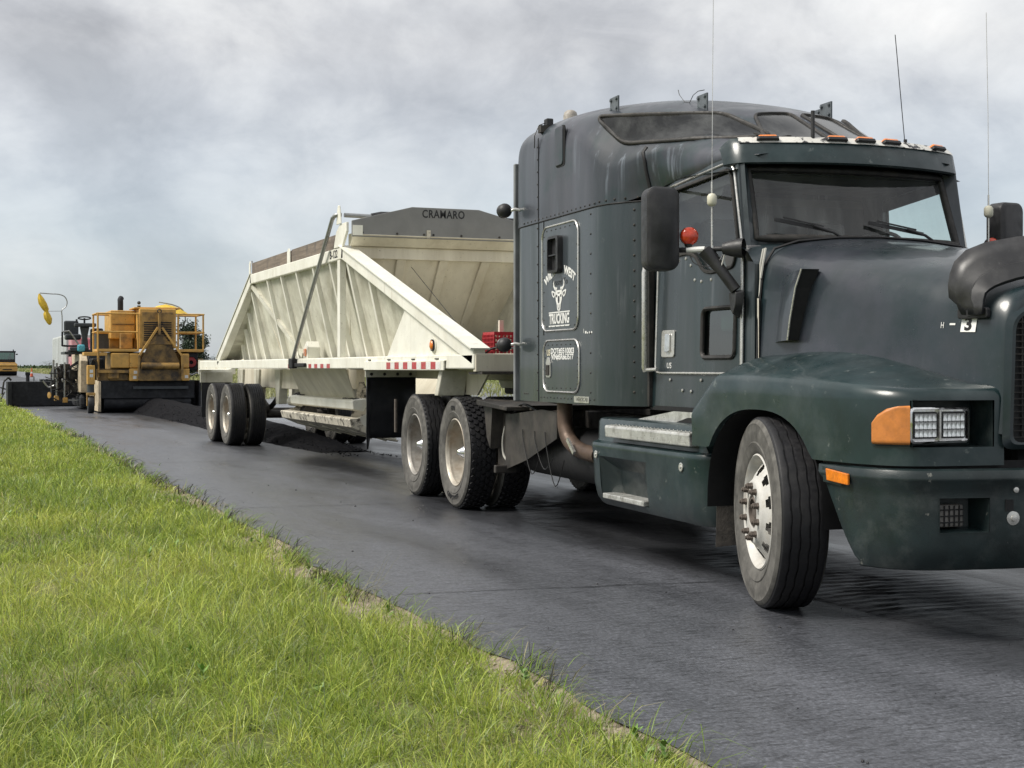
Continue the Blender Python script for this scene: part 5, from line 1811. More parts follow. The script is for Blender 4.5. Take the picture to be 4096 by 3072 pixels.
# bumper
bp_plan = [(1.195, 6.40), (1.20, 6.55), (1.198, 6.68), (1.185, 6.80), (1.155, 6.90), (1.10, 6.985), (1.02, 7.045), (0.925, 7.083), (0.675, 7.130), (0.60, 7.140), (0.545, 7.147), (0.30, 7.168), (0.0, 7.175)]
full = bp_plan + [(-x, y) for x, y in reversed(bp_plan[:-1])]
rows = []
drop = set()
for i, (x, y) in enumerate(full):
    c = Vector((x * 0.86, (y - 6.3) * 0.84 + 6.3, 0))
    nn = Vector((x - 0, (y - 6.3) * 1.0, 0))
    nn = Vector((math.copysign(1, x) if abs(x) > 1e-6 else 0, 0, 0)) if y < 6.7 else Vector((x * 0.55, 1.0, 0)).normalized()
    k = min(i, len(full) - 1 - i)
    col = []
    for z, o in ((0.834, -0.10), (0.838, -0.035), (0.830, -0.012), (0.796, 0.006), (0.782, 0.004), (0.745, -0.014), (0.70, -0.012), (0.535, -0.016), (0.47, -0.02), (0.40, -0.03), (0.355, -0.055), (0.345, -0.10)):
        yy = y
        if k <= 4:      # raked rear edge
            back = max(0, (0.86 - z)) * 0.72
            yy = max(y, 6.40 + back) if y < 6.40 + back else y
        col.append((x + nn.x * o, yy + nn.y * o, z))
    rows.append(col)
    if k == 8:
        pass
for i in range(len(full) - 1):
    xa_, xb_ = abs(full[i][0]), abs(full[i + 1][0])
    if {round(xa_, 3), round(xb_, 3)} == {0.925, 0.675}:
        drop.add((i, 6))
bo = MB().grid(rows, drop).build("bumper", M_bump, T, smooth=38)
for s in (1, -1):
    fp = MB()
    fp.add([(s * 0.675, 7.118, 0.535), (s * 0.925, 7.070, 0.535), (s * 0.925, 7.074, 0.70), (s * 0.675, 7.122, 0.70), (s * 0.70, 6.99, 0.55), (s * 0.90, 6.95, 0.55), (s * 0.90, 6.95, 0.69), (s * 0.70, 6.99, 0.69)],
           [(4, 5, 6, 7), (0, 1, 5, 4), (1, 2, 6, 5), (2, 3, 7, 6), (3, 0, 4, 7)])
    fp.build("fog_lamp_pocket", M_bump, bo)
    fl = MB().box(min(s * 0.755, s * 0.895), max(s * 0.755, s * 0.895), 6.985, 7.03, 0.555, 0.665).build("fog_lamp", pm("fog_lens", (0.16, 0.15, 0.14), 0.35, var=0.3, scale=20), bo, bevel=0.01)
    for k in range(4):
        xx = s * (0.782 + 0.028 * k)
        MB().box(xx - 0.003, xx + 0.003, 7.031, 7.035, 0.56, 0.66).build("fog_guard", M_black, fl)
    for k in range(3):
        MB().box(min(s * 0.76, s * 0.89), max(s * 0.76, s * 0.89), 7.0352, 7.039, 0.577 + 0.03 * k, 0.583 + 0.03 * k).build("fog_guard", M_black, fl)
    MB().box(min(s * 0.548, s * 0.592), max(s * 0.548, s * 0.592), 7.125, 7.1345, 0.635, 0.69).build("tow_hole", M_black, bo)
    MB().lathe([(0.034, 0.0), (0.034, 0.006), (0.016, 0.008), (0.014, 0.018), (0.0, 0.02)], (s * 0.548, 7.127, 0.600), (s * 0.1, 1, 0), 18).build("bumper_bolt", M_trim, bo, smooth=30)
    MB().lathe([(0.014, 0.0), (0.014, 0.006), (0.0, 0.009)], (s * 0.535, 7.134, 0.735), (s * 0.1, 1, 0), 12).build("bumper_bolt", M_trim, bo, smooth=30)
    MB().prism([(s * 1.199, a, b) for a, b in ((6.54, 0.755), (6.53, 0.815), (6.735, 0.800), (6.735, 0.744))], (s * 0.014, 0, 0)).build("side_marker", M_amber, T, bevel=0.004)
    MB().prism([(s * (1.196), a, b) for a, b in ((6.49, 0.745), (6.48, 0.822), (6.66, 0.808), (6.66, 0.735))], (s * 0.0035, 0, 0)).build("marker_recess", M_bump, T)
# centre mesh of the bumper
cm = MB()
for s in (1, -1):
    for k in range(8):
        cm.bar((s * 0.30, 7.158, 0.60 + 0.03 * k), (s * 0.38, 7.152, 0.57 + 0.03 * k), 0.004, 0.004)
        cm.bar((s * 0.30, 7.158, 0.57 + 0.03 * k), (s * 0.38, 7.152, 0.60 + 0.03 * k), 0.004, 0.004)
tag(cm.build("bumper_mesh", M_black, bo), kind="stuff")

# ------------------------------------------------------------------ side fairing and steps
for s in (1, -1):
    prof = [(1.06, 0.345), (1.115, 0.352), (1.15, 0.40), (1.165, 0.50), (1.178, 0.70), (1.188, 0.755), (1.190, 0.775), (1.182, 0.792), (1.155, 0.80), (1.140, 0.805), (1.135, 0.82), (1.132, 0.935), (1.12, 0.958), (1.09, 0.965), (0.80, 0.965)]
    ysf = [3.27, 3.275, 3.30, 3.36, 3.46, 3.74, 4.26, 4.50, 4.86, 4.95, 5.02, 5.06, 5.075]
    rows = []
    for i, y in enumerate(ysf):
        col = []
        for x, z in prof:
            inn = {0: 0.09, 1: 0.05, 2: 0.02, 3: 0.005}.get(i, 0)
            if i >= 9:
                inn = {9: 0.004, 10: 0.03, 11: 0.07, 12: 0.12}[i]
            zz = z
            if i <= 3 and z < 0.45:
                zz = z + {0: 0.07, 1: 0.06, 2: 0.035, 3: 0.01}[i]
            if y > 4.96 and z > 0.80:
                zz = 0.80
            col.append((s * (x - inn), y, zz))
        rows.append(col)
    drop = {(5, 2), (5, 3), (4, 2), (4, 3)}
    fr = MB().grid(rows, drop).build("side_fairing", M_bump if False else M_fender, T, smooth=40)
    # stirrup pocket
    pk = MB()
    o4 = [(s * 1.15, 3.46, 0.40), (s * 1.15, 4.26, 0.40), (s * 1.178, 4.26, 0.70), (s * 1.178, 3.46, 0.70)]
    i4 = [(s * 1.03, 3.56, 0.41), (s * 1.03, 4.16, 0.41), (s * 1.10, 4.06, 0.61), (s * 1.10, 3.66, 0.61)]
    pk.loft([o4, i4], False, True)
    pk.build("step_pocket", M_bump, fr, smooth=20)
    lo_ = MB().box(min(s * 1.03, s * 1.168), max(s * 1.03, s * 1.168), 3.50, 4.20, 0.402, 0.438).build("lower_step", M_tread, T, bevel=0.006)
    # upper step with tread plate and sloped kick panel
    up = MB()
    up.prism([(s * a, 3.62, b) for a, b in ((1.20, 0.838), (1.205, 0.905), (1.20, 0.922), (0.98, 0.932), (0.98, 0.838))], (0, 1.33, 0))
    us = up.build("upper_step", M_tread, T, bevel=0.008)
    MB().prism([(s * 0.985, 3.64, 0.935), (s * 0.985, 3.64, 0.955), (s * 0.985, 4.30, 1.035), (s * 0.985, 4.94, 1.035), (s * 0.985, 4.94, 0.935)], (s * 0.012, 0, 0)).build("kick_plate", M_tread, us)
    hole = round_poly([(4.30, 0.955), (4.52, 1.0), (4.66, 1.0), (4.64, 0.965)], 0.02, 3)
    MB().prism([(s * 0.998, a, b) for a, b in hole], (s * 0.002, 0, 0)).build("kick_plate_slot", M_black, us)
    tr_ = MB()
    for iy in range(22):
        for ix in range(4):
            y_ = 3.66 + iy * 0.058 + (0.029 if ix % 2 else 0)
            x_ = 1.02 + ix * 0.05
            tr_.bar((s * x_, y_ - 0.016, 0.9345 - (x_ - 0.98) * 0.045), (s * (x_ + 0.02), y_ + 0.016, 0.934 - (x_ - 0.98) * 0.045), 0.006, 0.006)
    tag(tr_.build("tread_studs", M_tread, us), kind="stuff")
    for (yy, zz) in ((3.41, 0.705), (4.80, 0.705)):
        MB().lathe([(0.028, 0.0), (0.028, 0.006), (0.02, 0.008), (0.012, 0.006), (0.010, 0.012), (0, 0.013)], (s * 1.180, yy, zz), (s, 0, 0.06), 16).build("fairing_bolt", M_trim, fr, smooth=30)
    # splash flap ahead of the fairing
    MB().grid([[(s * 1.07, 5.075, 0.80), (s * 1.08, 5.085, 0.5), (s * 1.09, 5.09, 0.24)], [(s * 0.72, 5.20, 0.80), (s * 0.70, 5.22, 0.5), (s * 0.70, 5.23, 0.28)]]).build("splash_flap", M_frame, T, solid=0.012)
    # sill below the door
    MB().prism([(s * 0.885, 3.72, 1.03), (s * 0.885, 5.0, 1.03), (s * 0.885, 5.0, 1.06), (s * 0.885, 3.72, 1.06)], (s * 0.012, 0, 0)).build("sill_lip", M_black, T)

# ------------------------------------------------------------------ chassis
ch = MB()
for s in (1, -1):
    ch.box(min(s * 0.38, s * 0.46), max(s * 0.38, s * 0.46), -2.9, 6.7, 0.68, 0.95)
c_ = ch.build("chassis_rails", M_frame, T, bevel=0.01)
MB().box(-0.34, 0.34, 5.3, 6.9, 0.75, 1.6).build("engine", M_black, T, bevel=0.05)
MB().box(-0.75, 0.75, 4.0, 5.2, 0.7, 1.03).build("underbody", M_black, T, bevel=0.05)
MB().tube([(-1.0, 5.83, 0.525), (1.0, 5.83, 0.525)], 0.06, 10).build("front_axle", M_frame, T, smooth=60)
for yy in (-0.03, -1.50):
    ax_ = MB()
    ax_.tube([(-0.9, yy, 0.525), (-0.3, yy, 0.525), (0, yy, 0.525), (0.3, yy, 0.525), (0.9, yy, 0.525)], [0.075, 0.09, 0.2, 0.09, 0.075], 12)
    ax_.build("drive_axle", M_frame, T, smooth=60)
fw = MB()
fw.prism([(x, y, 1.06) for x, y in round_poly([(-0.46, -0.2), (0.46, -0.2), (0.46, -0.75), (0.30, -1.25), (0.12, -1.25), (0.08, -0.85), (-0.08, -0.85), (-0.12, -1.25), (-0.30, -1.25), (-0.46, -0.75)], 0.06, 3)], (0, 0, 0.06))
fw.build("fifth_wheel", M_frame, T, bevel=0.01)
# fuel tank, exhaust elbow, guard plates, hoses between fairing and drive wheels
MB().tube([(0.74, 1.08, 0.62), (0.74, 1.1, 0.62), (0.74, 3.18, 0.62), (0.74, 3.2, 0.62)], [0.19, 0.22, 0.22, 0.19], 24).build("fuel_tank", M_black, T, smooth=40)
MB().tube([(-0.86, 0.98, 0.60), (-0.86, 1.0, 0.60), (-0.86, 3.18, 0.60), (-0.86, 3.2, 0.60)], [0.20, 0.24, 0.24, 0.20], 24).build("fuel_tank", M_frame, T, smooth=40)
MB().tube(cat_rom([(1.0, 2.32, 1.06), (1.0, 2.32, 0.95), (1.0, 2.34, 0.84), (0.99, 2.42, 0.74), (0.97, 2.60, 0.68), (0.95, 2.9, 0.66)], 5), 0.062, 14).build("exhaust_elbow", M_pipe, T, smooth=60)
MB().bar((1.07, 2.56, 0.77), (1.07, 2.70, 0.67), 0.02, 0.03).build("pipe_clamp", M_trim, T)
g1 = MB().prism([(1.03, 0.98, 0.43), (1.03, 0.98, 0.91), (1.03, 1.9, 0.98), (1.03, 2.25, 0.97), (1.03, 2.25, 0.76), (1.03, 1.55, 0.55)], (0.012, 0, 0)).build("guard_plate", M_plate, T)
MB().prism([(0.98, 0.62, 0.45), (0.98, 0.64, 0.92), (0.98, 0.96, 0.92), (0.98, 0.90, 0.45)], (0.012, 0, 0)).build("guard_plate", M_plate, T)
MB().tube([(0.86, 0.80, 0.70), (0.86, 0.82, 0.70), (0.86, 0.97, 0.70), (0.86, 0.99, 0.70)], [0.07, 0.13, 0.13, 0.07], 18).build("air_tank", M_plate, T, smooth=50)
MB().tube(cat_rom([(0.985, 0.80, 0.80), (1.0, 0.78, 0.68), (1.0, 0.80, 0.55), (1.0, 0.92, 0.50), (1.0, 1.05, 0.50)], 5), 0.010, 6).build("air_hose", M_cablew, T, smooth=60)
for (y0, dz) in ((1.45, 0.36), (1.75, 0.30), (2.0, 0.42)):
    MB().tube(cat_rom([(1.05, y0, 0.80), (1.055, y0 + 0.05, 0.68), (1.055, y0 + 0.25, 0.80 - dz), (1.055, y0 + 0.45, 0.60)], 5), 0.0045, 5).build("hanging_wire", M_cable, T, smooth=60)
MB().tube(cat_rom([(1.02, 1.15, 0.93), (1.02, 1.35, 1.01), (1.02, 1.6, 0.99), (1.02, 1.8, 0.95)], 5), 0.012, 6).build("air_hose", M_cable, T, smooth=60)
qf = MB().prism([(1.16, 0.50, 1.035), (1.16, 0.50, 0.985), (1.16, 1.35, 0.955), (1.16, 1.35, 0.99)], (-0.55, 0, 0)).build("quarter_fender", M_frame, T, bevel=0.006)
MB().prism([(1.10, 0.54, 0.98), (1.10, 0.62, 0.70), (1.10, 0.72, 0.60), (1.10, 0.78, 0.98)], (-0.5, 0, 0)).build("fender_support", M_plate, T)
MB().box(-0.95, 0.95, 0.9, 1.40, 0.96, 1.0).build("deck_plate", M_frame, T)
MB().box(0.95, 1.15, 0.97, 1.02, 0.40, 0.47).build("corner_foot", M_plate, T, bevel=0.01)
MB().box(1.195, 1.215, -2.32, -2.27, 0.62, 0.98).build("flap_bracket", M_rust, T)

# ------------------------------------------------------------------ mirrors, antennas
for s in (1, -1):
    mr_ = sub("side_mirror", T, (s * 1.285, 4.70, 2.185), (0, 0, R(-s * 8)))
    ol = rrect(0, 0, 0.215, 0.52, 0.06, 5)
    MB().loft([[(s * a * 0.93, -0.045, b * 0.97) for a, b in ol], [(s * a, -0.03, b) for a, b in ol], [(s * a, 0.06, b) for a, b in ol], [(s * a * 0.97, 0.085, b * 0.985) for a, b in ol], [(s * a * 0.80, 0.10, b * 0.92) for a, b in ol]]).build("mirror_housing", M_blackpl, mr_, smooth=40)
    MB().prism([(s * a * 0.86, -0.047, b * 0.92) for a, b in ol], (0, -0.002, 0)).build("mirror_glass", M_chrome, mr_)
    br = MB()
    br.tube([(s * 1.205, 4.72, 2.055), (s * 1.03, 4.885, 2.055), (s * 0.90, 5.0, 2.055)], 0.017, 10)
    b1 = br.build("mirror_bracket", M_blackpl, T, smooth=60)
    wt = MB().tube([(s * 1.135, 4.786, 2.055), (s * 1.05, 4.866, 2.055)], 0.0185, 10, cap=False).build("bracket_tape", M_letter, b1)
    MB().lathe([(0.036, 0.0), (0.050, 0.05), (0.060, 0.10), (0.060, 0.13)], (s * 0.965, 4.945, 2.055), (-s * 0.70, 0.66, 0), 14).build("bracket_boot", M_blackpl, b1, smooth=50)
    MB().tube([(s * 1.05, 4.87, 2.05), (s * 0.97, 4.93, 1.92), (s * 0.90, 4.985, 1.80)], [0.05, 0.034, 0.034], 8).build("bracket_strut", M_blackpl, b1, smooth=50)
    ft = MB().loft([[(s * 0.868, a, b) for a, b in round_poly([(4.90, 1.80), (5.03, 1.80), (5.02, 1.70), (4.97, 1.615), (4.92, 1.68)], 0.02, 3)], [(s * 0.915, 4.97 + (a - 4.97) * 0.72, 1.745 + (b - 1.745) * 0.75) for a, b in round_poly([(4.90, 1.80), (5.03, 1.80), (5.02, 1.70), (4.97, 1.615), (4.92, 1.68)], 0.02, 3)]]).build("strut_foot", M_blackpl, b1, smooth=40, bevel=0.008)
    # upper brace from the door top to the mirror head
    if s > 0:
        MB().bar((s * 1.22, 4.62, 2.40), (s * 0.875, 4.0, 2.53), 0.05, 0.018).build("upper_brace", M_trim, b1)
    # red signal lamp on the bracket
    sg = sub("signal_lamp", T, (s * 1.125, 4.80, 2.14))
    MB().lathe([(0.052, -0.03), (0.058, -0.02), (0.058, 0.0)], (0, 0, 0), (0.25 * s, 1, 0), 20).build("lamp_shell", M_blackpl, sg, smooth=40)
    MB().lathe([(0.057, 0.0), (0.055, 0.012), (0.042, 0.024), (0.02, 0.030), (0.0, 0.031)], (0, 0, 0), (0.25 * s, 1, 0), 20).build("lens", M_redlens, sg, smooth=60)
    MB().tube([(0, -0.01, -0.05), (0, -0.01, -0.08)], [0.03, 0.014], 8).build("stem", M_blackpl, sg, smooth=60)
    # whip antenna with its loading coil
    an = MB()
    an.tube([(s * 1.02, 4.90, 2.06), (s * 1.02, 4.90, 2.075)], 0.014, 8)
    an.tube([(s * 1.02, 4.90, 2.07), (s * 1.02, 4.90, 2.33)], 0.006, 6)
    an.tube([(s * 1.02, 4.90, 2.395), (s * 1.02, 4.90, 2.47)], 0.006, 6)
    an.tube([(s * 1.02, 4.90, 2.46), (s * 1.02 - s * 0.004, 4.90, 3.0), (s * 1.015 - s * 0.01, 4.895, 3.9 if s > 0 else 3.68)], 0.0024, 5)
    a_ = an.build("antenna", M_trim, T, smooth=60)
    MB().lathe([(0.010, -0.045), (0.022, -0.038), (0.030, -0.026), (0.030, 0.018), (0.020, 0.032), (0.008, 0.036)], (s * 1.02, 4.90, 2.362), (0, 0, 1), 14).build("loading_coil", pm("coil_cream", (0.62, 0.60, 0.48), 0.5, var=0.15), a_, smooth=35)
    MB().tube(cat_rom([(s * 1.02, 4.90, 2.03), (s * 1.02, 4.905, 1.96), (s * 1.0, 4.93, 1.925), (s * 0.98, 4.95, 1.95), (s * 0.96, 4.96, 2.03), (s * 0.95, 4.965, 2.07)], 5), 0.0055, 6).build("antenna_cable", M_cablew, a_, smooth=60)
    MB().tube(cat_rom([(s * 1.12, 4.80, 2.02), (s * 1.11, 4.82, 1.98), (s * 1.08, 4.85, 1.955), (s * 1.03, 4.89, 1.95), (s * 0.99, 4.94, 1.98), (s * 0.96, 4.95, 2.04)], 5), 0.0035, 5).build("lamp_wire", M_cable, a_, smooth=60)
# two roof antennas
for (x, y, z0, z1, lean) in ((0.34, 4.95, 2.76, 2.94, 0.0), (-0.58, 4.6, 2.80, 3.56, 0.08)):
    an = MB()
    if lean:
        an.tube([(x, y, 2.70), (x, y, 2.86)], 0.012, 8)
        an.tube([(x, y, z0), (x + lean, y, z1)], 0.003, 5)
    else:
        an.tube([(x, y, 2.70), (x, y, z1)], 0.013, 8)
    an.build("roof_antenna", M_blackpl, T, smooth=60)

# ------------------------------------------------------------------ the wheels
wheel(T, 1.08, 5.83, 1, "steer", "steer", M_alu, dual=False, steer=R(-14.5), roll=0.0)
wheel(T, -1.08, 5.83, -1, "steer", "steer", M_alu, dual=False, steer=R(-14.5))
for s in (1, -1):
    wheel(T, s * 1.085, -0.03, s, "lug", "drive", M_rim, inner_kind="lug")
    wheel(T, s * 1.085, -1.50, s, "zig", "drive", M_rimg, inner_kind="zig")
for s in (1,):
    for wy, word in ((-0.03, "GRIPOWER"),):
        put_text("tyre_lettering", word, M_tyre, T, (1.085 + 0.141, wy, 0.525), (0, 1, 0), (0, 0, 1), 0.062, 0.002, sx=1.2, warp=lambda x, y: ((0.425 - y) * math.sin(x / 0.425), -(0.425 - y) * math.cos(x / 0.425)))
        put_text("tyre_lettering", "GP99", M_tyre, T, (1.085 + 0.141, wy, 0.525), (0, 1, 0), (0, 0, 1), 0.055, 0.002, sx=1.0, warp=lambda x, y: ((0.42 + y) * math.sin(x / 0.42), (0.42 + y) * math.cos(x / 0.42)))
# ------------------------------------------------------------------ belly dump trailer (x across from the lane centre, y as in the world)
M_cream = pm("cream_trailer_paint", (0.76, 0.75, 0.67), 0.5, var=0.07, scale=3.0, dirt=(0.52, 0.49, 0.39), damt=0.55, dscale=2.4, drange=(0.46, 0.72), d2=(0.20, 0.16, 0.11), d2amt=0.7, d2scale=38, d2range=(0.64, 0.72), d3=(0.30, 0.25, 0.17), d3amt=0.6, d3scale=12, streak=False, bump=0.05, bscale=40)
M_panel = pm("grimy_side_panel", (0.62, 0.61, 0.52), 0.55, var=0.16, scale=2.2, dirt=(0.33, 0.31, 0.24), damt=0.8, dscale=2.0, drange=(0.42, 0.66), d2=(0.22, 0.19, 0.14), d2amt=0.7, d2scale=30, d2range=(0.60, 0.72), d3=(0.24, 0.20, 0.14), d3amt=0.7, d3scale=7, bump=0.05, bscale=30)
M_front = pm("tan_front_sheet", (0.66, 0.62, 0.51), 0.55, var=0.14, scale=2.0, dirt=(0.45, 0.40, 0.30), damt=0.7, dscale=2.6, drange=(0.44, 0.7), d2=(0.13, 0.10, 0.07), d2amt=0.8, d2scale=34, d2range=(0.64, 0.72), streak=True)
M_grey = pm("grey_tarp_board", (0.20, 0.20, 0.195), 0.5, var=0.12, scale=3, dirt=(0.22, 0.22, 0.21), damt=0.5, dscale=5)
M_wood = pm("weathered_plank", (0.20, 0.165, 0.135), 0.8, var=0.35, scale=14, dirt=(0.11, 0.10, 0.095), damt=0.8, dscale=4, spec=0.2)
for _n in M_wood.node_tree.nodes:      # grain along the plank
    if _n.type == "TEX_NOISE" and abs(_n.inputs["Scale"].default_value - 14) < 0.1:
        _mp = M_wood.node_tree.nodes.new("ShaderNodeMapping")
        _mp.inputs["Scale"].default_value = (1, 0.10, 2.2)
        _lk = _n.inputs["Vector"].links[0]
        M_wood.node_tree.links.new(_lk.from_socket, _mp.inputs[0])
        M_wood.node_tree.links.new(_mp.outputs[0], _n.inputs["Vector"])
M_tar = pm("tar_smeared_cream", (0.58, 0.54, 0.45), 0.5, var=0.15, scale=5, dirt=(0.035, 0.028, 0.022), damt=0.95, dscale=9, drange=(0.50, 0.62))
M_redtape = pm("red_reflective", (0.42, 0.035, 0.045), 0.35, var=0.15, scale=20, dirt=(0.3, 0.2, 0.18), damt=0.5, dscale=18)
M_whitetape = pm("white_reflective", (0.72, 0.72, 0.70), 0.4, var=0.08, scale=20, dirt=(0.4, 0.38, 0.33), damt=0.5, dscale=18)
M_flap = pm("black_flap", (0.010, 0.011, 0.014), 0.45, var=0.3, scale=6, dirt=(0.035, 0.035, 0.038), damt=0.5)
M_galv = pm("galvanised_tube", (0.34, 0.35, 0.35), 0.42, metal=0.6, var=0.2, scale=10, dirt=(0.2, 0.18, 0.15), damt=0.5)
M_tarp = pm("black_tarp", (0.014, 0.014, 0.016), 0.6, var=0.3, scale=12, bump=0.4, bscale=30)

D = thing("dump_trailer", (XR, -19, 0), "cream belly dump trailer with sloped ribbed sides and wooden top boards", "trailer")
ORG["dump_trailer"] = (0, -19, 0)


def dmb(mb, name, mat, parent=None, **kw):
    kw.setdefault("org", (0, -19, 0))
    return mb.build(name, mat, parent or D, **kw)


def xp(z):
    """slanted hopper side"""
    return 0.86 + (z - 1.42) / 1.22 * 0.30


for s in (1, -1):
    q = lambda p: (s * p[0], p[1], p[2])
    # slanted side sheet
    sh = [(xp(2.66), -22.15, 2.66), (xp(2.66), -16.72, 2.66), (xp(1.40), -12.5, 1.40), (xp(1.40), -25.1, 1.40)]
    side = dmb(MB().prism([q(p) for p in sh], (-s * 0.012, 0, 0)), "side_panel", M_panel)
    dmb(MB().box(min(s * 1.13, s * 1.225), max(s * 1.13, s * 1.225), -22.22, -16.62, 2.635, 2.785), "top_rail", M_cream, bevel=0.012)
    dmb(MB().box(min(s * 0.98, s * 1.225), max(s * 0.98, s * 1.225), -26.95, -12.08, 1.312, 1.448), "bottom_rail", M_cream, bevel=0.012)
    dmb(MB().bar(q((1.165, -16.70, 2.715)), q((1.165, -12.10, 1.42)), 0.12, 0.15), "front_slope_post", M_cream, bevel=0.01)
    dmb(MB().bar(q((1.165, -16.72, 2.80)), q((1.165, -12.06, 1.495)), 0.19, 0.014), "front_slope_flange", M_cream)
    dmb(MB().bar(q((1.165, -22.15, 2.715)), q((1.165, -25.10, 1.42)), 0.12, 0.14), "rear_slope_post", M_cream, bevel=0.01)
    dmb(MB().bar(q((1.165, -22.17, 2.795)), q((1.165, -25.16, 1.485)), 0.15, 0.012), "rear_slope_flange", M_cream)
    # closing plates between slope posts and the slanted sheet
    for pa, pb_ in (((1.13, -22.12, 2.70), (1.13, -25.10, 1.40)), ((1.13, -16.74, 2.70), (1.13, -12.4, 1.44))):
        dmb(MB().add([q(pa), q(pb_), q((xp(1.40) - 0.01, pb_[1], 1.40)), q((xp(2.66) - 0.01, pa[1], 2.66))], [(0, 1, 2, 3)]), "slope_closing_plate", M_panel, solid=0.01)
    # centre post and gusset under the front corner
    dmb(MB().box(min(s * 1.14, s * 1.22), max(s * 1.14, s * 1.22), -16.90, -16.78, 1.45, 2.635), "side_post", M_cream, bevel=0.006)
    # ribs on the slanted sheet
    for y in (-24.16, -23.60, -23.03, -22.35, -21.05, -20.12, -19.17, -18.22, -17.35, -16.55, -15.82, -14.74, -13.75):
        zt = 2.635
        if y > -16.7:
            zt = 2.62 - (y + 16.7) / 4.6 * 1.30
        if y < -22.15:
            zt = 2.60 - (-22.15 - y) / 2.95 * 1.30
        if zt < 1.6:
            continue
        pts = [(xp(1.45), y - 0.035, 1.45), (xp(1.45), y + 0.035, 1.45), (xp(1.45) + 0.075, y + 0.035, 1.45), (xp(1.45) + 0.075, y - 0.035, 1.45)]
        ptt = [(xp(zt), y - 0.035, zt), (xp(zt), y + 0.035, zt), (xp(zt) + 0.05, y + 0.035, zt), (xp(zt) + 0.05, y - 0.035, zt)]
        dmb(MB().loft([[q(p) for p in pts], [q(p) for p in ptt]]), "side_rib", M_cream)
    dmb(MB().bar(q((xp(2.6) + 0.03, -22.2, 2.60)), q((xp(1.5) + 0.03, -19.95, 1.50)), 0.05, 0.07), "diagonal_brace", M_panel)
    # planks along the top
    for (y0, y1) in ((-22.20, -19.62), (-19.46, -16.88)):
        dmb(MB().box(min(s * 1.15, s * 1.195), max(s * 1.15, s * 1.195), y0, y1, 2.79, 2.965), "top_plank", M_wood, bevel=0.006)
    dmb(MB().prism([q((1.21, a, b)) for a, b in ((-19.63, 2.78), (-19.45, 2.78), (-19.45, 2.94), (-19.50, 2.985), (-19.58, 2.985), (-19.63, 2.94))], (s * 0.012, 0, 0)), "plank_bracket", M_cream, bevel=0.004)
    dmb(MB().prism([q((1.21, a, b)) for a, b in ((-22.30, 2.78), (-22.18, 2.78), (-22.20, 2.96), (-22.24, 3.0), (-22.30, 2.95))], (s * 0.012, 0, 0)), "plank_bracket", M_cream)
    dmb(MB().prism([q((1.205, a, b)) for a, b in ((-17.02, 2.785), (-16.62, 2.785), (-16.42, 2.95), (-16.42, 3.06), (-16.72, 3.06), (-16.90, 2.98))], (s * 0.03, 0, 0)), "corner_plate", M_cream, bevel=0.005)
    # outer gusset where the slope post meets the rail
    dmb(MB().prism([q((1.18, a, b)) for a, b in ((-14.9, 1.45), (-12.3, 1.45), (-14.2, 1.98))], (s * 0.006, 0, 0)), "corner_gusset", M_cream)

# front and rear hopper sheets, top bands
fw_ = dmb(MB().prism([(-1.14, -16.60, 2.66), (1.14, -16.60, 2.66), (0.86, -17.65, 1.30), (-0.86, -17.65, 1.30)], (0, -0.012, 0)), "front_sheet", M_front)
for x in (1.0, 0.50, -0.05, -0.60):
    xb = x * 0.80
    dmb(MB().loft([[(xb - 0.05, -17.64, 1.33), (xb + 0.05, -17.64, 1.33), (xb + 0.05, -17.60, 1.33), (xb - 0.05, -17.60, 1.33)], [(x - 0.06, -16.62, 2.64), (x + 0.06, -16.62, 2.64), (x + 0.06, -16.57, 2.64), (x - 0.06, -16.57, 2.64)]]), "front_rib", M_front, bevel=0.01)
dmb(MB().prism([(-1.14, -22.10, 2.66), (1.14, -22.10, 2.66), (0.86, -21.2, 1.30), (-0.86, -21.2, 1.30)], (0, 0.012, 0)), "rear_sheet", M_front)
dmb(MB().box(-1.13, 1.13, -16.60, -16.545, 2.64, 2.785), "front_band", M_front, bevel=0.008)
dmb(MB().prism([(-1.16, -16.60, 2.787), (-1.16, -16.50, 2.787), (-1.16, -16.36, 2.91), (-1.16, -16.40, 2.93), (-1.16, -16.60, 2.93)], (2.32, 0, 0)), "front_header", M_front)
gb = [(-1.18, 2.885), (1.18, 2.885), (1.18, 3.075), (0.43, 3.265), (-0.43, 3.265), (-1.18, 3.075)]
gbo = dmb(MB().prism([(a, -16.40, b) for a, b in gb], (0, 0.028, 0)), "tarp_board", M_grey, bevel=0.006)
put_text("board_lettering", "CRAMARO", M_blacktext, gbo, (0.03, -16.3705 + 19, 3.185), (-1, 0, 0), (0, 0, 1), 0.135, 0.0008, sx=0.80, spacing=1.08, bold=0.0025, warp=lambda x, y: (x, y + 0.006 * x))
dmb(MB().box(0.20, 0.245, -16.372, -16.355, 2.89, 2.99), "board_strap", M_tar)
for x in (1.05, 0.62, 0.28, 0.16, -0.2, -0.7):
    dmb(MB().lathe([(0.014, 0), (0.014, 0.008), (0, 0.01)], (x, -16.372, 2.935), (0, 1, 0), 8), "board_bolt", M_frame)
dmb(MB().box(1.05, 1.17, -16.371, -16.36, 2.90, 3.02), "corner_patch", M_cream)
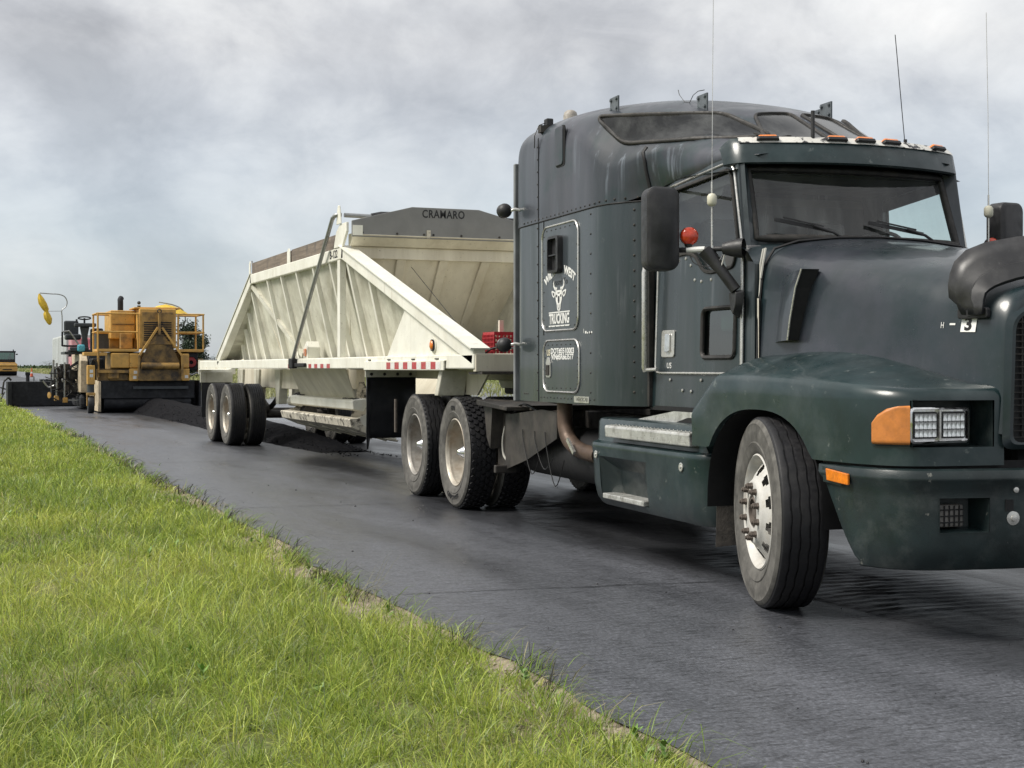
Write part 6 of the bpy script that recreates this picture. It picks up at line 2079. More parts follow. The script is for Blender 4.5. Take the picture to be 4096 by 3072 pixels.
# tarp roll and swing arm
dmb(MB().tube([(1.17, -16.75, 3.175), (0.80, -16.80, 3.175)], 0.028, 10), "roll_shaft", M_galv, smooth=60)
dmb(MB().tube([(0.82, -16.80, 3.175), (0.70, -16.8, 3.18), (0.0, -16.8, 3.19), (-1.1, -16.8, 3.17)], [0.04, 0.062, 0.066, 0.055], 14), "tarp_roll", M_tarp, smooth=50)
dmb(MB().tube(cat_rom([(1.20, -16.76, 3.175), (1.26, -16.78, 3.175), (1.285, -16.86, 3.14), (1.29, -17.0, 3.03), (1.28, -18.3, 2.03), (1.265, -19.10, 1.42)], 4), 0.026, 10), "swing_arm", M_galv, smooth=60)
dmb(MB().prism([(1.235, a, b) for a, b in ((-16.82, 3.06), (-16.62, 3.06), (-16.66, 3.20), (-16.69, 3.28), (-16.75, 3.29), (-16.79, 3.22))], (0.018, 0, 0)), "arm_bracket", M_cream, bevel=0.005)
ap = dmb(MB().box(1.225, 1.30, -19.22, -19.0, 1.315, 1.45), "arm_pivot", M_black, bevel=0.015)
dmb(MB().box(1.228, 1.27, -19.0, -18.45, 1.335, 1.385), "spring_tube", M_black, bevel=0.01)
dmb(MB().tube(cat_rom([(1.12, -22.30, 2.98), (1.13, -22.42, 2.92), (1.13, -22.50, 2.98), (1.13, -22.52, 3.02)], 4), 0.014, 6), "tarp_hook", M_galv)
# lamps
sl1 = dmb(MB().lathe([(0.075, 0.0), (0.075, 0.012), (0.058, 0.014)], (1.186, -13.30, 1.545), (1, 0, 0), 24), "lamp_ring", M_cream, smooth=40)
dmb(MB().lathe([(0.058, 0.0), (0.058, 0.028), (0.046, 0.03)], (1.188, -13.30, 1.545), (1, 0, 0), 24), "lamp_rubber", M_black, smooth=40)
dmb(MB().lathe([(0.047, 0.02), (0.047, 0.032), (0.03, 0.042), (0, 0.045)], (1.188, -13.30, 1.545), (1, 0, 0), 24), "side_lamp", M_amber, smooth=60)
bx = dmb(MB().prism([(0.98, a, b) for a, b in ((-18.95, 1.45), (-18.70, 1.45), (-18.70, 1.60), (-18.78, 1.68), (-18.95, 1.60))], (0.17, 0, 0)), "lamp_box", M_cream, bevel=0.006)
dmb(MB().prism([(1.152, a, b) for a, b in rrect(-18.83, 1.53, 0.12, 0.10, 0.02, 3)], (0.012, 0, 0)), "side_lamp", M_amber, bevel=0.004)
put_text("fleet_lettering", "B-122", M_blacktext, D, (1.2275, -17.05, 2.712), (0, 1, 0), (0, 0, 1), 0.135, 0.0008, sx=1.15, bold=0.002)
# reflective tape on the rail
for k, (y0, y1, m_) in enumerate([(-19.55, -19.38, M_redtape)] + [(-18.35 + 0.32 * i, -18.20 + 0.32 * i, M_redtape) for i in range(4)] + [(-18.18 + 0.32 * i, -18.05 + 0.32 * i, M_whitetape) for i in range(3)]):
    dmb(MB().box(1.2255, 1.2275, y0, y1, 1.318, 1.372), "reflective_tape", m_)
# front platform over the tractor wheels
for s in (1, -1):
    q = lambda p: (s * p[0], p[1], p[2])
    pf = MB()
    pf.add([q(p) for p in ((0.98, -15.62, 1.452), (0.98, -12.75, 1.452), (1.25, -12.83, 1.392), (1.25, -15.62, 1.392), (0.98, -15.62, 1.444), (0.98, -12.75, 1.444), (1.25, -12.83, 1.384), (1.25, -15.62, 1.384))],
           [(0, 1, 2, 3), (7, 6, 5, 4), (0, 3, 7, 4), (1, 5, 6, 2), (2, 6, 7, 3), (0, 4, 5, 1)])
    pl_ = dmb(pf, "front_platform", M_cream)
    dmb(MB().box(min(s * 1.238, s * 1.25), max(s * 1.238, s * 1.25), -15.62, -12.84, 1.300, 1.384), "platform_lip", M_cream)
    dmb(MB().prism([q((1.06, a, b)) for a, b in ((-12.82, 1.39), (-12.13, 1.43), (-12.10, 1.30), (-12.82, 1.30))], (s * 0.05, 0, 0)), "platform_wedge", M_panel)
    for i in range(6):
        y0 = -14.72 + 0.30 * i
        dmb(MB().box(min(s * 1.2505, s * 1.2525), max(s * 1.2505, s * 1.2525), y0, y0 + 0.15, 1.308, 1.380), "reflective_tape", M_redtape)
        dmb(MB().box(min(s * 1.2505, s * 1.2525), max(s * 1.2505, s * 1.2525), y0 + 0.152, y0 + 0.298, 1.308, 1.380), "reflective_tape", M_whitetape)
    for (yy, xx) in ((-15.45, 1.22), (-14.7, 1.22), (-13.85, 1.22), (-13.1, 1.22), (-15.0, 1.02), (-14.2, 1.02), (-13.4, 1.02), (-12.9, 1.02)):
        dmb(MB().bar(q((xx, yy - 0.05, 1.462 - (xx - 0.98) * 0.22)), q((xx, yy + 0.05, 1.462 - (xx - 0.98) * 0.22)), 0.03, 0.012), "platform_lug", M_frame)
    # mud flap hung across the back of the platform
    dmb(MB().box(min(s * 0.62, s * 1.235), max(s * 0.62, s * 1.235), -15.625, -15.60, 1.215, 1.30), "flap_hanger", M_panel, bevel=0.004)
    for k in range(4):
        dmb(MB().lathe([(0.018, 0), (0.018, 0.012), (0, 0.014)], (s * (0.70 + 0.155 * k), -15.60, 1.25), (0, 1, 0), 8), "flap_bolt", M_frame)
    fl = [[(s * x, -15.612 - 0.02 * (1.22 - z), z) for z in (1.215, 1.0, 0.8, 0.6, 0.52)] for x in (0.63, 0.85, 1.05, 1.17)]
    fl.append([(s * 1.20, -15.60, 1.215), (s * 1.20, -15.59, 1.0), (s * 1.20, -15.59, 0.8), (s * 1.205, -15.59, 0.55), (s * 1.20, -15.60, 0.40)])
    fl.append([(s * 1.225, -15.57, 1.215), (s * 1.225, -15.56, 1.0), (s * 1.225, -15.56, 0.8), (s * 1.225, -15.57, 0.55), (s * 1.21, -15.59, 0.395)])
    dmb(MB().grid(fl), "mud_flap", M_flap, solid=0.012, smooth=40)
    # rear wings
    pr = MB()
    pr.add([q(p) for p in ((0.98, -26.9, 1.40), (0.98, -22.7, 1.446), (1.245, -23.9, 1.30), (1.245, -26.9, 1.30), (0.98, -26.9, 1.39), (0.98, -22.7, 1.436), (1.245, -23.9, 1.288), (1.245, -26.9, 1.288))],
           [(0, 1, 2, 3), (7, 6, 5, 4), (0, 3, 7, 4), (1, 5, 6, 2), (2, 6, 7, 3), (0, 4, 5, 1)])
    dmb(pr, "rear_platform", M_cream)
    for yy in (-26.2, -25.2, -24.3):
        dmb(MB().prism([q((1.235, yy, 1.30)), q((1.235, yy + 0.02, 1.30)), q((1.05, yy + 0.72, 1.445)), q((1.05, yy + 0.70, 1.445))], (0, 0, 0.03)), "platform_rib", M_front)
    dmb(MB().box(min(s * 0.55, s * 1.24), max(s * 0.55, s * 1.24), -26.98, -26.94, 1.20, 1.47), "rear_end_plate", M_cream, bevel=0.004)
    dmb(MB().box(min(s * 0.62, s * 1.22), max(s * 0.62, s * 1.22), -26.92, -26.86, 1.05, 1.24), "rear_flap_hanger", M_panel)
    dmb(MB().box(min(s * 0.64, s * 1.20), max(s * 0.64, s * 1.20), -26.90, -26.885, 0.40, 1.05), "rear_mud_flap", M_flap)
    # sub-frame, hangers and axles
    dmb(MB().box(min(s * 0.36, s * 0.50), max(s * 0.36, s * 0.50), -27.0, -21.7, 0.98, 1.31), "frame_rail", M_front, bevel=0.01)
    for yy in (-23.35, -25.05, -26.5):
        dmb(MB().prism([q((0.40, a, b)) for a, b in ((yy - 0.22, 1.30), (yy + 0.22, 1.30), (yy + 0.10, 0.72), (yy - 0.10, 0.72))], (s * 0.14, 0, 0)), "spring_hanger", M_panel, bevel=0.006)
    for yy in (-24.35, -25.78):
        dmb(MB().tube(cat_rom([q((0.46, yy - 0.62, 0.80)), q((0.46, yy, 0.64)), q((0.46, yy + 0.62, 0.80))], 5), 0.045, 6), "leaf_spring", M_frame)
        dmb(MB().tube([q((0.70, yy + 0.22, 0.62)), q((0.52, yy + 0.22, 0.62))], 0.085, 14), "brake_chamber", M_frame, smooth=50)

for yy in (-24.35, -25.78):
    dmb(MB().tube([(-0.9, yy, 0.525), (0.9, yy, 0.525)], 0.07, 12), "axle", M_frame, smooth=60)
# perforated bulkheads behind the hopper
hl_ = [rrect(x, z, 0.26, 0.10, 0.045, 4) for x, z in ((-0.1, 1.14), (0.22, 1.14))] + [rrect(0.06, 0.92, 0.24, 0.12, 0.05, 4)]
mb_ = holed([(-0.5, 0.74), (0.5, 0.74), (0.5, 1.30), (-0.5, 1.30)], hl_, lambda a, b: (a, -22.2, b))
dmb(mb_, "bulkhead", M_panel, solid=0.012)
dmb(MB().tube(cat_rom([(0.55, -21.8, 0.72), (0.66, -21.7, 0.84), (0.60, -21.6, 0.93), (0.50, -21.65, 0.85), (0.55, -21.75, 0.74), (0.64, -21.7, 0.80), (0.62, -21.6, 0.90), (0.52, -21.6, 0.82)], 5), 0.022, 6), "hose_coil", M_cable, smooth=60)
dmb(MB().tube([(0.45, -21.95, 0.66), (0.45, -21.4, 0.66)], 0.10, 14), "air_cylinder", M_frame, smooth=50)
dmb(MB().tube([(0.62, -22.0, 0.80), (0.62, -21.35, 0.80)], 0.07, 14), "gate_cylinder", M_panel, smooth=50)

# discharge chute and clamshell gates
for s in (1, -1):
    q = lambda p: (s * p[0], p[1], p[2])
    dmb(MB().prism([q(p) for p in ((0.93, -20.75, 1.315), (0.93, -17.62, 1.315), (0.66, -18.10, 0.91), (0.66, -21.15, 0.91))], (-s * 0.012, 0, 0)), "chute_side", M_front)
    dmb(MB().loft([[q(p) for p in ((0.60, y, 0.922), (0.765, y, 0.905), (0.785, y, 0.89), (0.775, y, 0.785), (0.64, y, 0.755), (0.58, y, 0.84))] for y in (-21.35, -17.78)]), "chute_beam", M_cream, bevel=0.008)
    for (y, z, w_) in ((-21.0, 0.917, 0.30), (-18.35, 0.914, 0.40), (-18.0, 0.914, 0.2)):
        mbq = MB()
        for kk in range(26):
            ico_lump(mbq, (s * random.uniform(0.62, 0.71), y + random.uniform(-w_ / 2, w_ / 2), z), random.uniform(0.008, 0.02), kk + int(abs(y) * 100))
        tag(dmb(mbq, "asphalt_residue", M_tarp), kind="stuff")
    g0 = [(0.70, 0.675), (0.83, 0.668), (0.845, 0.655), (0.815, 0.555), (0.58, 0.455), (0.20, 0.355), (0.18, 0.375), (0.54, 0.50), (0.68, 0.60)]
    gt = dmb(MB().loft([[q((a, y, b)) for a, b in g0] for y in (-21.75, -17.72)]), "discharge_gate", M_tar, bevel=0.006)
    for y in (-21.2, -20.4, -19.6, -18.8, -18.1):
        dmb(MB().bar(q((0.72, y, 0.512)), q((0.26, y + 0.1, 0.365)), 0.03, 0.03), "gate_rib", M_front)
    for y in (-21.70, -17.74):
        dmb(MB().prism([q(p) for p in ((0.80, y, 0.65), (0.20, y, 0.36), (0.28, y, 0.60), (0.40, y, 1.10), (0.48, y, 1.10), (0.62, y, 0.72))], (0, 0.014, 0)), "gate_arm", M_tar if y < -20 else M_cream)
# end cross beam, king pin plate, landing brackets
dmb(MB().box(-1.21, 1.21, -12.13, -12.06, 1.285, 1.452), "front_cross_beam", M_front, bevel=0.008)
dmb(MB().box(-1.19, 1.19, -12.30, -11.95, 1.262, 1.284), "beam_flange", M_frame)
dmb(MB().prism([(x, -13.3, z) for x, z in ((-0.55, 1.30), (0.55, 1.30), (0.48, 1.12), (-0.48, 1.12))], (0, 1.6, 0)), "king_pin_plate", M_cream, bevel=0.01)
for s in (1, -1):
    dmb(MB().prism([(s * x, -13.05, z) for x, z in ((0.92, 1.30), (1.19, 1.30), (1.24, 1.05), (0.96, 1.05))], (0, -0.10, 0)), "landing_bracket", M_panel, bevel=0.01)
    dmb(MB().prism([(s * 0.94, a, b) for a, b in ((-13.15, 1.30), (-12.4, 1.30), (-12.75, 1.06), (-13.15, 1.06))], (-s * 0.02, 0, 0)), "bracket_web", M_front)
    dmb(MB().box(min(s * 0.50, s * 0.62), max(s * 0.50, s * 0.62), -16.9, -12.3, 1.20, 1.31), "neck_rail", M_front, bevel=0.01)
dmb(MB().box(-0.95, 0.95, -16.6, -12.3, 1.40, 1.425), "neck_deck", M_front)
dmb(MB().box(0.735, 0.775, -12.62, -12.58, 1.425, 1.775), "deck_post", M_tar)
dmb(MB().tube(cat_rom([(1.02, -12.35, 1.44), (0.98, -12.3, 1.49), (0.92, -12.2, 1.515), (0.84, -12.1, 1.505), (0.72, -12.0, 1.46)], 5), 0.010, 6), "air_hose", M_cable, smooth=60)
dmb(MB().tube([(0.98, -12.5, 1.44), (0.40, -16.5, 2.55)], 0.004, 5), "pull_rope", M_cable)
for s in (1, -1):
    wheel(D, s * 1.085, -24.35 + 19, s, "rib", "drive", M_rim)
    wheel(D, s * 1.085, -25.78 + 19, s, "rib", "drive", M_rim)

# red crate standing on the trailer deck
CR = thing("milk_crate", (XR + 0.80, -12.42, 1.426), "small red plastic crate on the trailer deck behind the sleeper", "crate")
Mr = pm("red_plastic", (0.40, 0.025, 0.035), 0.4, var=0.25, scale=9)
MB().box(-0.15, 0.15, -0.15, 0.15, 0.0, 0.02).build("base", Mr, CR)
MB().prism([(-0.15, -0.15, 0.20), (0.15, -0.15, 0.20), (0.15, 0.15, 0.20), (-0.15, 0.15, 0.20)], (0, 0, 0.03)).build("rim", Mr, CR)
for k in range(9):
    t = -0.148 + 0.037 * k
    for fx in ((t, -0.15, t, -0.15), (t, 0.15, t, 0.15), (-0.15, t, -0.15, t), (0.15, t, 0.15, t)):
        MB().box(fx[0] - 0.006, fx[0] + 0.006, fx[1] - 0.006, fx[1] + 0.006, 0.018, 0.205).build("slat", Mr, CR)
for k in range(4):
    z = 0.05 + 0.04 * k
    for a in (-0.15, 0.15):
        MB().box(-0.15, 0.15, a - 0.004, a + 0.004, z, z + 0.01).build("slat", Mr, CR)
        MB().box(a - 0.004, a + 0.004, -0.15, 0.15, z, z + 0.01).build("slat", Mr, CR)
# ------------------------------------------------------------------ asphalt paver (x across from lane centre)
M_yel = pm("paver_yellow", (0.60, 0.345, 0.085), 0.5, var=0.16, scale=2.5, dirt=(0.20, 0.13, 0.055), damt=0.65, dscale=2.6, drange=(0.46, 0.7), d2=(0.05, 0.04, 0.03), d2amt=0.8, d2scale=14, d2range=(0.64, 0.72))
M_yel2 = pm("paver_yellow_worn", (0.40, 0.235, 0.065), 0.55, var=0.2, scale=3, dirt=(0.06, 0.045, 0.03), damt=0.85, dscale=2.0, drange=(0.46, 0.62))
M_soot = pm("sooted_yellow", (0.27, 0.165, 0.05), 0.6, var=0.3, scale=2, dirt=(0.022, 0.018, 0.015), damt=0.95, dscale=1.2, drange=(0.40, 0.58))
M_pblack = pm("paver_black", (0.006, 0.007, 0.010), 0.75, var=0.4, scale=4, dirt=(0.03, 0.032, 0.04), damt=0.6)
M_slate = pm("paver_slate", (0.035, 0.042, 0.048), 0.5, var=0.25, scale=6)
M_creamp = pm("paver_cream", (0.55, 0.46, 0.33), 0.5, var=0.2, scale=4, dirt=(0.14, 0.11, 0.08), damt=0.7, dscale=3)
M_cloth = pm("yellow_canvas", (0.62, 0.42, 0.04), 0.7, var=0.2, scale=8)
M_blue = pm("blue_plastic_bag", (0.10, 0.42, 0.52), 0.4, var=0.25, scale=14)
PV = thing("asphalt_paver", (XR, -45, 0), "yellow asphalt paver with windrow pickup, railings and folded umbrella", "paver")


def pb(mb, name, mat, parent=None, **kw):
    kw.setdefault("org", (0, -45, 0))
    return mb.build(name, mat, parent or PV, **kw)


# pickup elevator body and hood
pb(MB().box(-0.74, 0.32, -44.6, -43.0, 1.90, 3.08), "engine_housing", M_yel, bevel=0.03)
pb(MB().box(-0.66, 0.25, -43.02, -42.97, 2.0, 2.98), "radiator_panel", M_yel2, bevel=0.01)
for k in range(9):
    z = 2.13 + 0.065 * k
    pb(MB().box(-0.60, 0.20, -42.975, -42.955, z, z + 0.034), "louvre", M_pblack)
pb(MB().box(-0.90, 0.45, -44.5, -43.2, 3.08, 3.13), "housing_lid", M_yel, bevel=0.02)
pb(MB().box(0.34, 1.06, -45.6, -43.9, 2.2, 3.05), "hood_box", M_yel, bevel=0.03)
pb(MB().box(0.36, 1.0, -43.9, -43.86, 2.62, 2.645), "hood_seam", M_soot)
pb(MB().tube(cat_rom([(0.69, -44.6, 3.0), (0.69, -44.6, 3.3), (0.69, -44.62, 3.40), (0.66, -44.68, 3.45)], 4), 0.085, 14), "exhaust_stack", M_pblack, smooth=60)
pb(MB().tube([(0.24, -43.8, 3.12), (0.24, -43.8, 3.2)], 0.05, 10), "beacon_base", M_pblack)
pb(MB().sphere((0.24, -43.8, 3.28), 0.055, 10, 8), "beacon", M_slate, smooth=60)
# lifting A-frame
pb(MB().bar((-0.23, -42.86, 2.95), (-0.23, -42.86, 2.30), 0.16, 0.06, up=(1, 0, 0)), "lift_mast", M_yel2)
for s in (1, -1):
    pb(MB().bar((-0.25 + s * 0.06, -42.84, 2.52), (-0.26 + s * 0.62, -42.78, 1.68), 0.05, 0.06), "lift_arm", M_yel)
    pb(MB().bar((-0.26 + s * 0.62, -42.78, 1.70), (-0.26 + s * 0.635, -42.78, 0.98), 0.05, 0.06), "lift_leg", M_yel2)
pb(MB().tube([(-0.23 + 0.055 * math.cos(a), -42.83, 3.0 + 0.055 * math.sin(a)) for a in [2 * math.pi * k / 12 for k in range(12)]], 0.018, 6, closed=True), "lift_eye", M_frame)
pb(MB().prism([(-0.25 + a, -42.90, b) for a, b in ((-0.07, 2.34), (0.07, 2.34), (0.32, 2.02), (-0.32, 2.02))], (0, -0.03, 0)), "mast_gusset", M_yel2)
pb(MB().prism([(-0.26 + a, -42.92, b) for a, b in ((-0.34, 2.02), (0.34, 2.02), (0.58, 1.45), (-0.58, 1.45))], (0, -0.03, 0)), "heat_shield", M_soot)
pb(MB().tube([(-0.80, -42.85, 1.38), (0.28, -42.85, 1.38)], 0.10, 12), "cross_tube", M_yel2, smooth=50)
pb(MB().box(-0.88, 0.34, -42.95, -42.88, 0.94, 1.30), "front_plate", M_soot, bevel=0.01)
for x0, x1 in ((0.36, 0.62), (-1.12, -0.90)):
    pb(MB().box(x0, x1, -43.4, -42.9, 0.94, 1.30), "corner_block", M_yel, bevel=0.015)
    pb(MB().box(x0, x1, -43.3, -42.95, 1.32, 1.75), "side_tank", M_yel, bevel=0.03)
pb(MB().box(0.62, 1.14, -43.3, -42.95, 1.32, 1.76), "fuel_tank", M_yel, bevel=0.03)
pb(MB().box(0.62, 1.50, -43.5, -43.1, 0.95, 1.30), "side_beam", M_soot, bevel=0.02)
pb(MB().bar((0.40, -42.95, 1.22), (1.52, -42.95, 1.22), 0.05, 0.08), "cross_bar", M_yel2)
pb(MB().box(0.90, 1.22, -43.08, -43.02, 1.0, 1.24), "pulley_guard", M_yel2, bevel=0.05)
pb(MB().box(-1.0, 1.12, -44.8, -43.32, 0.96, 1.79), "centre_body", M_yel2, bevel=0.03)
pb(MB().box(0.34, 1.04, -45.5, -44.45, 1.88, 2.24), "hood_base", M_yel2, bevel=0.02)
pb(MB().box(1.50, 2.46, -48.6, -48.2, 0.35, 1.22), "control_cabinet", M_pblack, bevel=0.03)
for (x0, x1, z0, z1) in ((1.95, 2.25, 1.25, 1.45), (2.28, 2.52, 0.62, 0.80), (1.58, 1.72, 0.98, 1.45), (1.98, 2.12, 0.55, 0.78), (2.20, 2.34, 1.02, 1.12)):
    pb(MB().box(x0, x1, -47.55, -47.2, z0, z1), "hydraulic_manifold", M_frame, bevel=0.02)
for k in range(14):
    xa_, za_ = random.uniform(1.6, 2.5), random.uniform(0.5, 1.5)
    pb(MB().tube(cat_rom([(xa_, -47.1, za_), (xa_ + random.uniform(-0.2, 0.2), -47.05, za_ - random.uniform(0.05, 0.3)), (xa_ + random.uniform(-0.35, 0.35), -47.1, za_ - random.uniform(0.0, 0.25))], 4), 0.018, 5), "hydraulic_line", M_cable, smooth=60)
# platforms and guard rails
for x0, x1 in ((0.34, 1.53), (-1.56, -0.78)):
    pb(MB().box(x0, x1, -44.4, -42.98, 1.80, 1.88), "platform", M_yel, bevel=0.01)
    for xx in (x0 + 0.02, x1 - 0.02):
        for yy in (-43.0, -44.35):
            pb(MB().tube([(xx, yy, 1.86), (xx, yy, 2.92)], 0.028, 8), "rail_post", M_yel, smooth=60)
    for zz in (2.92, 2.38):
        for yy in (-43.0, -44.35):
            pb(MB().tube([(x0, yy, zz), (x1, yy, zz)], 0.025, 8), "guard_rail", M_yel, smooth=60)
        xe = x1 if x0 > 0 else x0
        pb(MB().tube([(xe, -43.0, zz), (xe, -44.35, zz)], 0.025, 8), "guard_rail", M_yel, smooth=60)
pb(MB().box(1.25, 1.90, -43.6, -43.0, 1.68, 1.78), "side_step", M_yel, bevel=0.01)
pb(MB().tube([(1.50, -43.0, 1.80), (1.50, -43.0, 1.05)], 0.035, 8), "step_post", M_yel2, smooth=60)
pb(MB().box(0.45, 0.80, -43.9, -43.6, 1.9, 2.35), "battery_box", M_yel2, bevel=0.02)
pb(MB().box(1.02, 1.42, -45.2, -44.5, 1.88, 2.45), "tool_box", M_slate, bevel=0.02)
# hopper, dark pickup drum underneath
pb(MB().box(-1.30, 1.42, -45.5, -43.1, 0.42, 0.94), "pickup_housing", M_pblack, bevel=0.02)
pb(MB().box(-1.45, 1.40, -46.5, -43.6, 0.02, 0.55), "elevator", M_pblack, bevel=0.02)
pb(MB().tube([(-1.2, -43.35, 0.30), (1.32, -43.35, 0.30)], 0.22, 16), "pickup_drum", M_pblack, smooth=50)
pb(MB().box(-1.10, 0.50, -43.08, -43.0, 0.70, 0.78), "spreader_bar", M_slate)
pb(MB().prism([(1.42, a, b) for a, b in ((-43.0, 0.04), (-43.0, 0.90), (-43.2, 0.95), (-46.0, 0.95), (-46.0, 0.04))], (0.06, 0, 0)), "side_plate", M_creamp, bevel=0.01)
pb(MB().prism([(-1.48, a, b) for a, b in ((-43.0, 0.04), (-43.0, 0.90), (-43.2, 0.95), (-46.0, 0.95), (-46.0, 0.04))], (0.06, 0, 0)), "side_plate", M_pblack, bevel=0.01)
# castor wheel on the near side
cs = pb(MB().box(1.60, 1.82, -43.1, -42.85, 0.84, 1.40), "castor_sleeve", M_yel, bevel=0.02)
pb(MB().tube([(1.71, -42.98, 0.60), (1.71, -42.98, 0.86)], 0.10, 12), "castor_stem", M_slate, smooth=50)
pb(MB().box(1.59, 1.83, -43.1, -42.85, 0.52, 0.60), "castor_fork", M_yel2, bevel=0.01)
for xx in (1.60, 1.80):
    pb(MB().box(xx, xx + 0.025, -43.05, -42.9, 0.22, 0.55), "castor_cheek", M_yel2)
pb(MB().lathe([(0.15, -0.085), (0.24, -0.085), (0.255, -0.06), (0.255, 0.06), (0.24, 0.085), (0.15, 0.085), (0.0, 0.085)], (1.71, -42.98, 0.255), (1, 0, 0), 24), "castor_tyre", M_tyre, smooth=40)
pb(MB().tube(cat_rom([(1.55, -42.9, 1.30), (1.56, -42.85, 1.50), (1.66, -42.85, 1.58), (1.70, -42.88, 1.45), (1.68, -42.9, 1.38)], 4), 0.025, 6), "hydraulic_hose", M_cable, smooth=60)
for zz in (1.18, 1.05):
    pb(MB().box(1.66, 1.75, -42.849, -42.847, zz, zz + 0.09), "warning_label", M_whitetape)
for xx, z0 in ((0.40, 1.15), (0.42, 1.0), (-1.08, 1.02)):
    pb(MB().box(xx, xx + 0.10, -42.899, -42.897, z0, z0 + 0.09), "warning_label", M_whitetape)
# far side engine with red guard
pb(MB().box(-1.40, -1.0, -43.6, -43.1, 1.25, 1.78), "side_engine", M_pblack, bevel=0.03)
pb(MB().lathe([(0.06, 0.0), (0.14, 0.0), (0.16, 0.04), (0.16, 0.08)], (-1.19, -43.02, 1.49), (0, -1, 0), 18), "red_fan_guard", pm("red_guard", (0.20, 0.012, 0.014), 0.5), smooth=50)
pb(MB().tube(cat_rom([(-1.0, -43.05, 1.2), (-1.2, -43.0, 1.12), (-1.35, -43.02, 1.18), (-1.5, -43.1, 1.10)], 4), 0.03, 6), "hydraulic_hose", M_galv, smooth=60)
pb(MB().box(-1.52, -1.0, -43.6, -43.3, 1.78, 1.82), "engine_shelf", M_yel2)
pb(MB().box(-1.56, -1.40, -43.5, -43.1, 1.20, 1.60), "hose_guard", M_yel2, bevel=0.02)

# paver tractor behind: hopper wing, console, seat, tracks
pb(MB().prism([(1.50, a, b) for a, b in ((-46.2, 0.55), (-46.2, 1.55), (-46.6, 1.76), (-49.5, 1.76), (-49.5, 0.55))], (0.22, 0, 0)), "side_body", M_creamp, bevel=0.02)
pb(MB().box(-1.5, 1.48, -49.5, -46.3, 0.5, 1.75), "tractor_body", M_slate, bevel=0.03)
pb(MB().box(-1.35, 1.70, -49.8, -46.6, 0.06, 0.50), "crawler_track", M_pblack, bevel=0.12)
pb(MB().box(1.05, 1.46, -46.6, -45.9, 1.05, 1.62), "hopper_load", M_pblack, bevel=0.05)
pb(MB().box(1.20, 2.15, -48.4, -46.8, 1.76, 1.84), "operator_deck", M_slate, bevel=0.01)
seat = pb(MB().box(1.62, 2.10, -47.6, -47.1, 2.22, 2.40), "operator_seat", M_slate, bevel=0.05)
pb(MB().box(1.66, 2.11, -47.72, -47.58, 2.35, 2.84), "seat_back", M_slate, bevel=0.05)
pb(MB().prism([(x, -46.75, z) for x, z in ((1.42, 1.84), (1.66, 1.84), (1.62, 2.30), (1.68, 2.62), (1.40, 2.62), (1.46, 2.30))], (0, -0.22, 0)), "console_column", M_slate, bevel=0.02)
pb(MB().box(1.20, 1.86, -46.95, -46.65, 2.62, 2.74), "control_panel", M_slate, bevel=0.03)
swc = Vector((1.55, -46.8, 2.90))
pb(MB().tube([swc + Vector((0.19 * math.cos(a), 0.06 * math.sin(a), 0.04 * math.sin(a))) for a in [2 * math.pi * k / 20 for k in range(20)]], 0.022, 6, closed=True), "steering_wheel", M_pblack, smooth=60)
pb(MB().tube([swc, swc + Vector((0.0, 0.0, -0.18))], 0.03, 8), "steering_column", M_pblack)
pb(MB().box(0.98, 1.34, -47.3, -46.7, 1.84, 2.58), "rear_console", M_pblack, bevel=0.05)
pb(MB().tube([(1.77, -46.7, 2.62), (1.80, -46.7, 2.86)], 0.03, 8), "lever", M_pblack)
pb(MB().tube(cat_rom([(2.22, -46.8, 2.46), (2.22, -46.8, 2.10), (2.18, -46.8, 2.02), (1.70, -46.8, 2.02)], 4), 0.03, 8), "hand_rail", M_pblack, smooth=60)
pb(MB().tube(cat_rom([(2.22, -46.8, 2.46), (2.05, -46.8, 2.48), (1.98, -46.8, 2.44), (1.62, -46.8, 1.90)], 4), 0.026, 8), "hand_rail", M_galv, smooth=60)
pb(MB().box(1.55, 1.78, -46.75, -46.55, 1.84, 2.06), "blue_bag", M_blue, bevel=0.05)
pb(MB().box(1.42, 2.0, -46.9, -46.7, 1.84, 1.98), "deck_box", M_slate, bevel=0.03)
# folded umbrella on its hoop
um = pb(MB().tube(cat_rom([(2.21, -47, 2.36), (2.21, -47, 2.9), (2.22, -47, 3.14), (2.10, -47, 3.26), (2.06, -47, 3.42), (2.14, -47, 3.58), (2.32, -47, 3.65), (2.55, -47, 3.66), (2.88, -47, 3.68)], 5), 0.018, 6), "umbrella_hoop", M_galv, smooth=60)
pb(MB().tube([(2.22, -47, 3.12), (2.66, -47, 3.11)], 0.008, 5), "umbrella_stay", M_galv)
rg = []
for k, (x, z, r_) in enumerate(((2.90, 3.66, 0.02), (2.86, 3.52, 0.075), (2.80, 3.35, 0.105), (2.72, 3.18, 0.085), (2.69, 3.10, 0.05), (2.68, 3.02, 0.085), (2.64, 2.88, 0.10), (2.60, 2.74, 0.06), (2.59, 2.68, 0.02))):
    rg.append([(x + r_ * (1 + 0.28 * (j % 2)) * math.cos(2 * math.pi * j / 14), -47 + r_ * (1 + 0.28 * (j % 2)) * math.sin(2 * math.pi * j / 14), z) for j in range(14)])
pb(MB().loft(rg), "folded_umbrella", M_cloth, smooth=40)
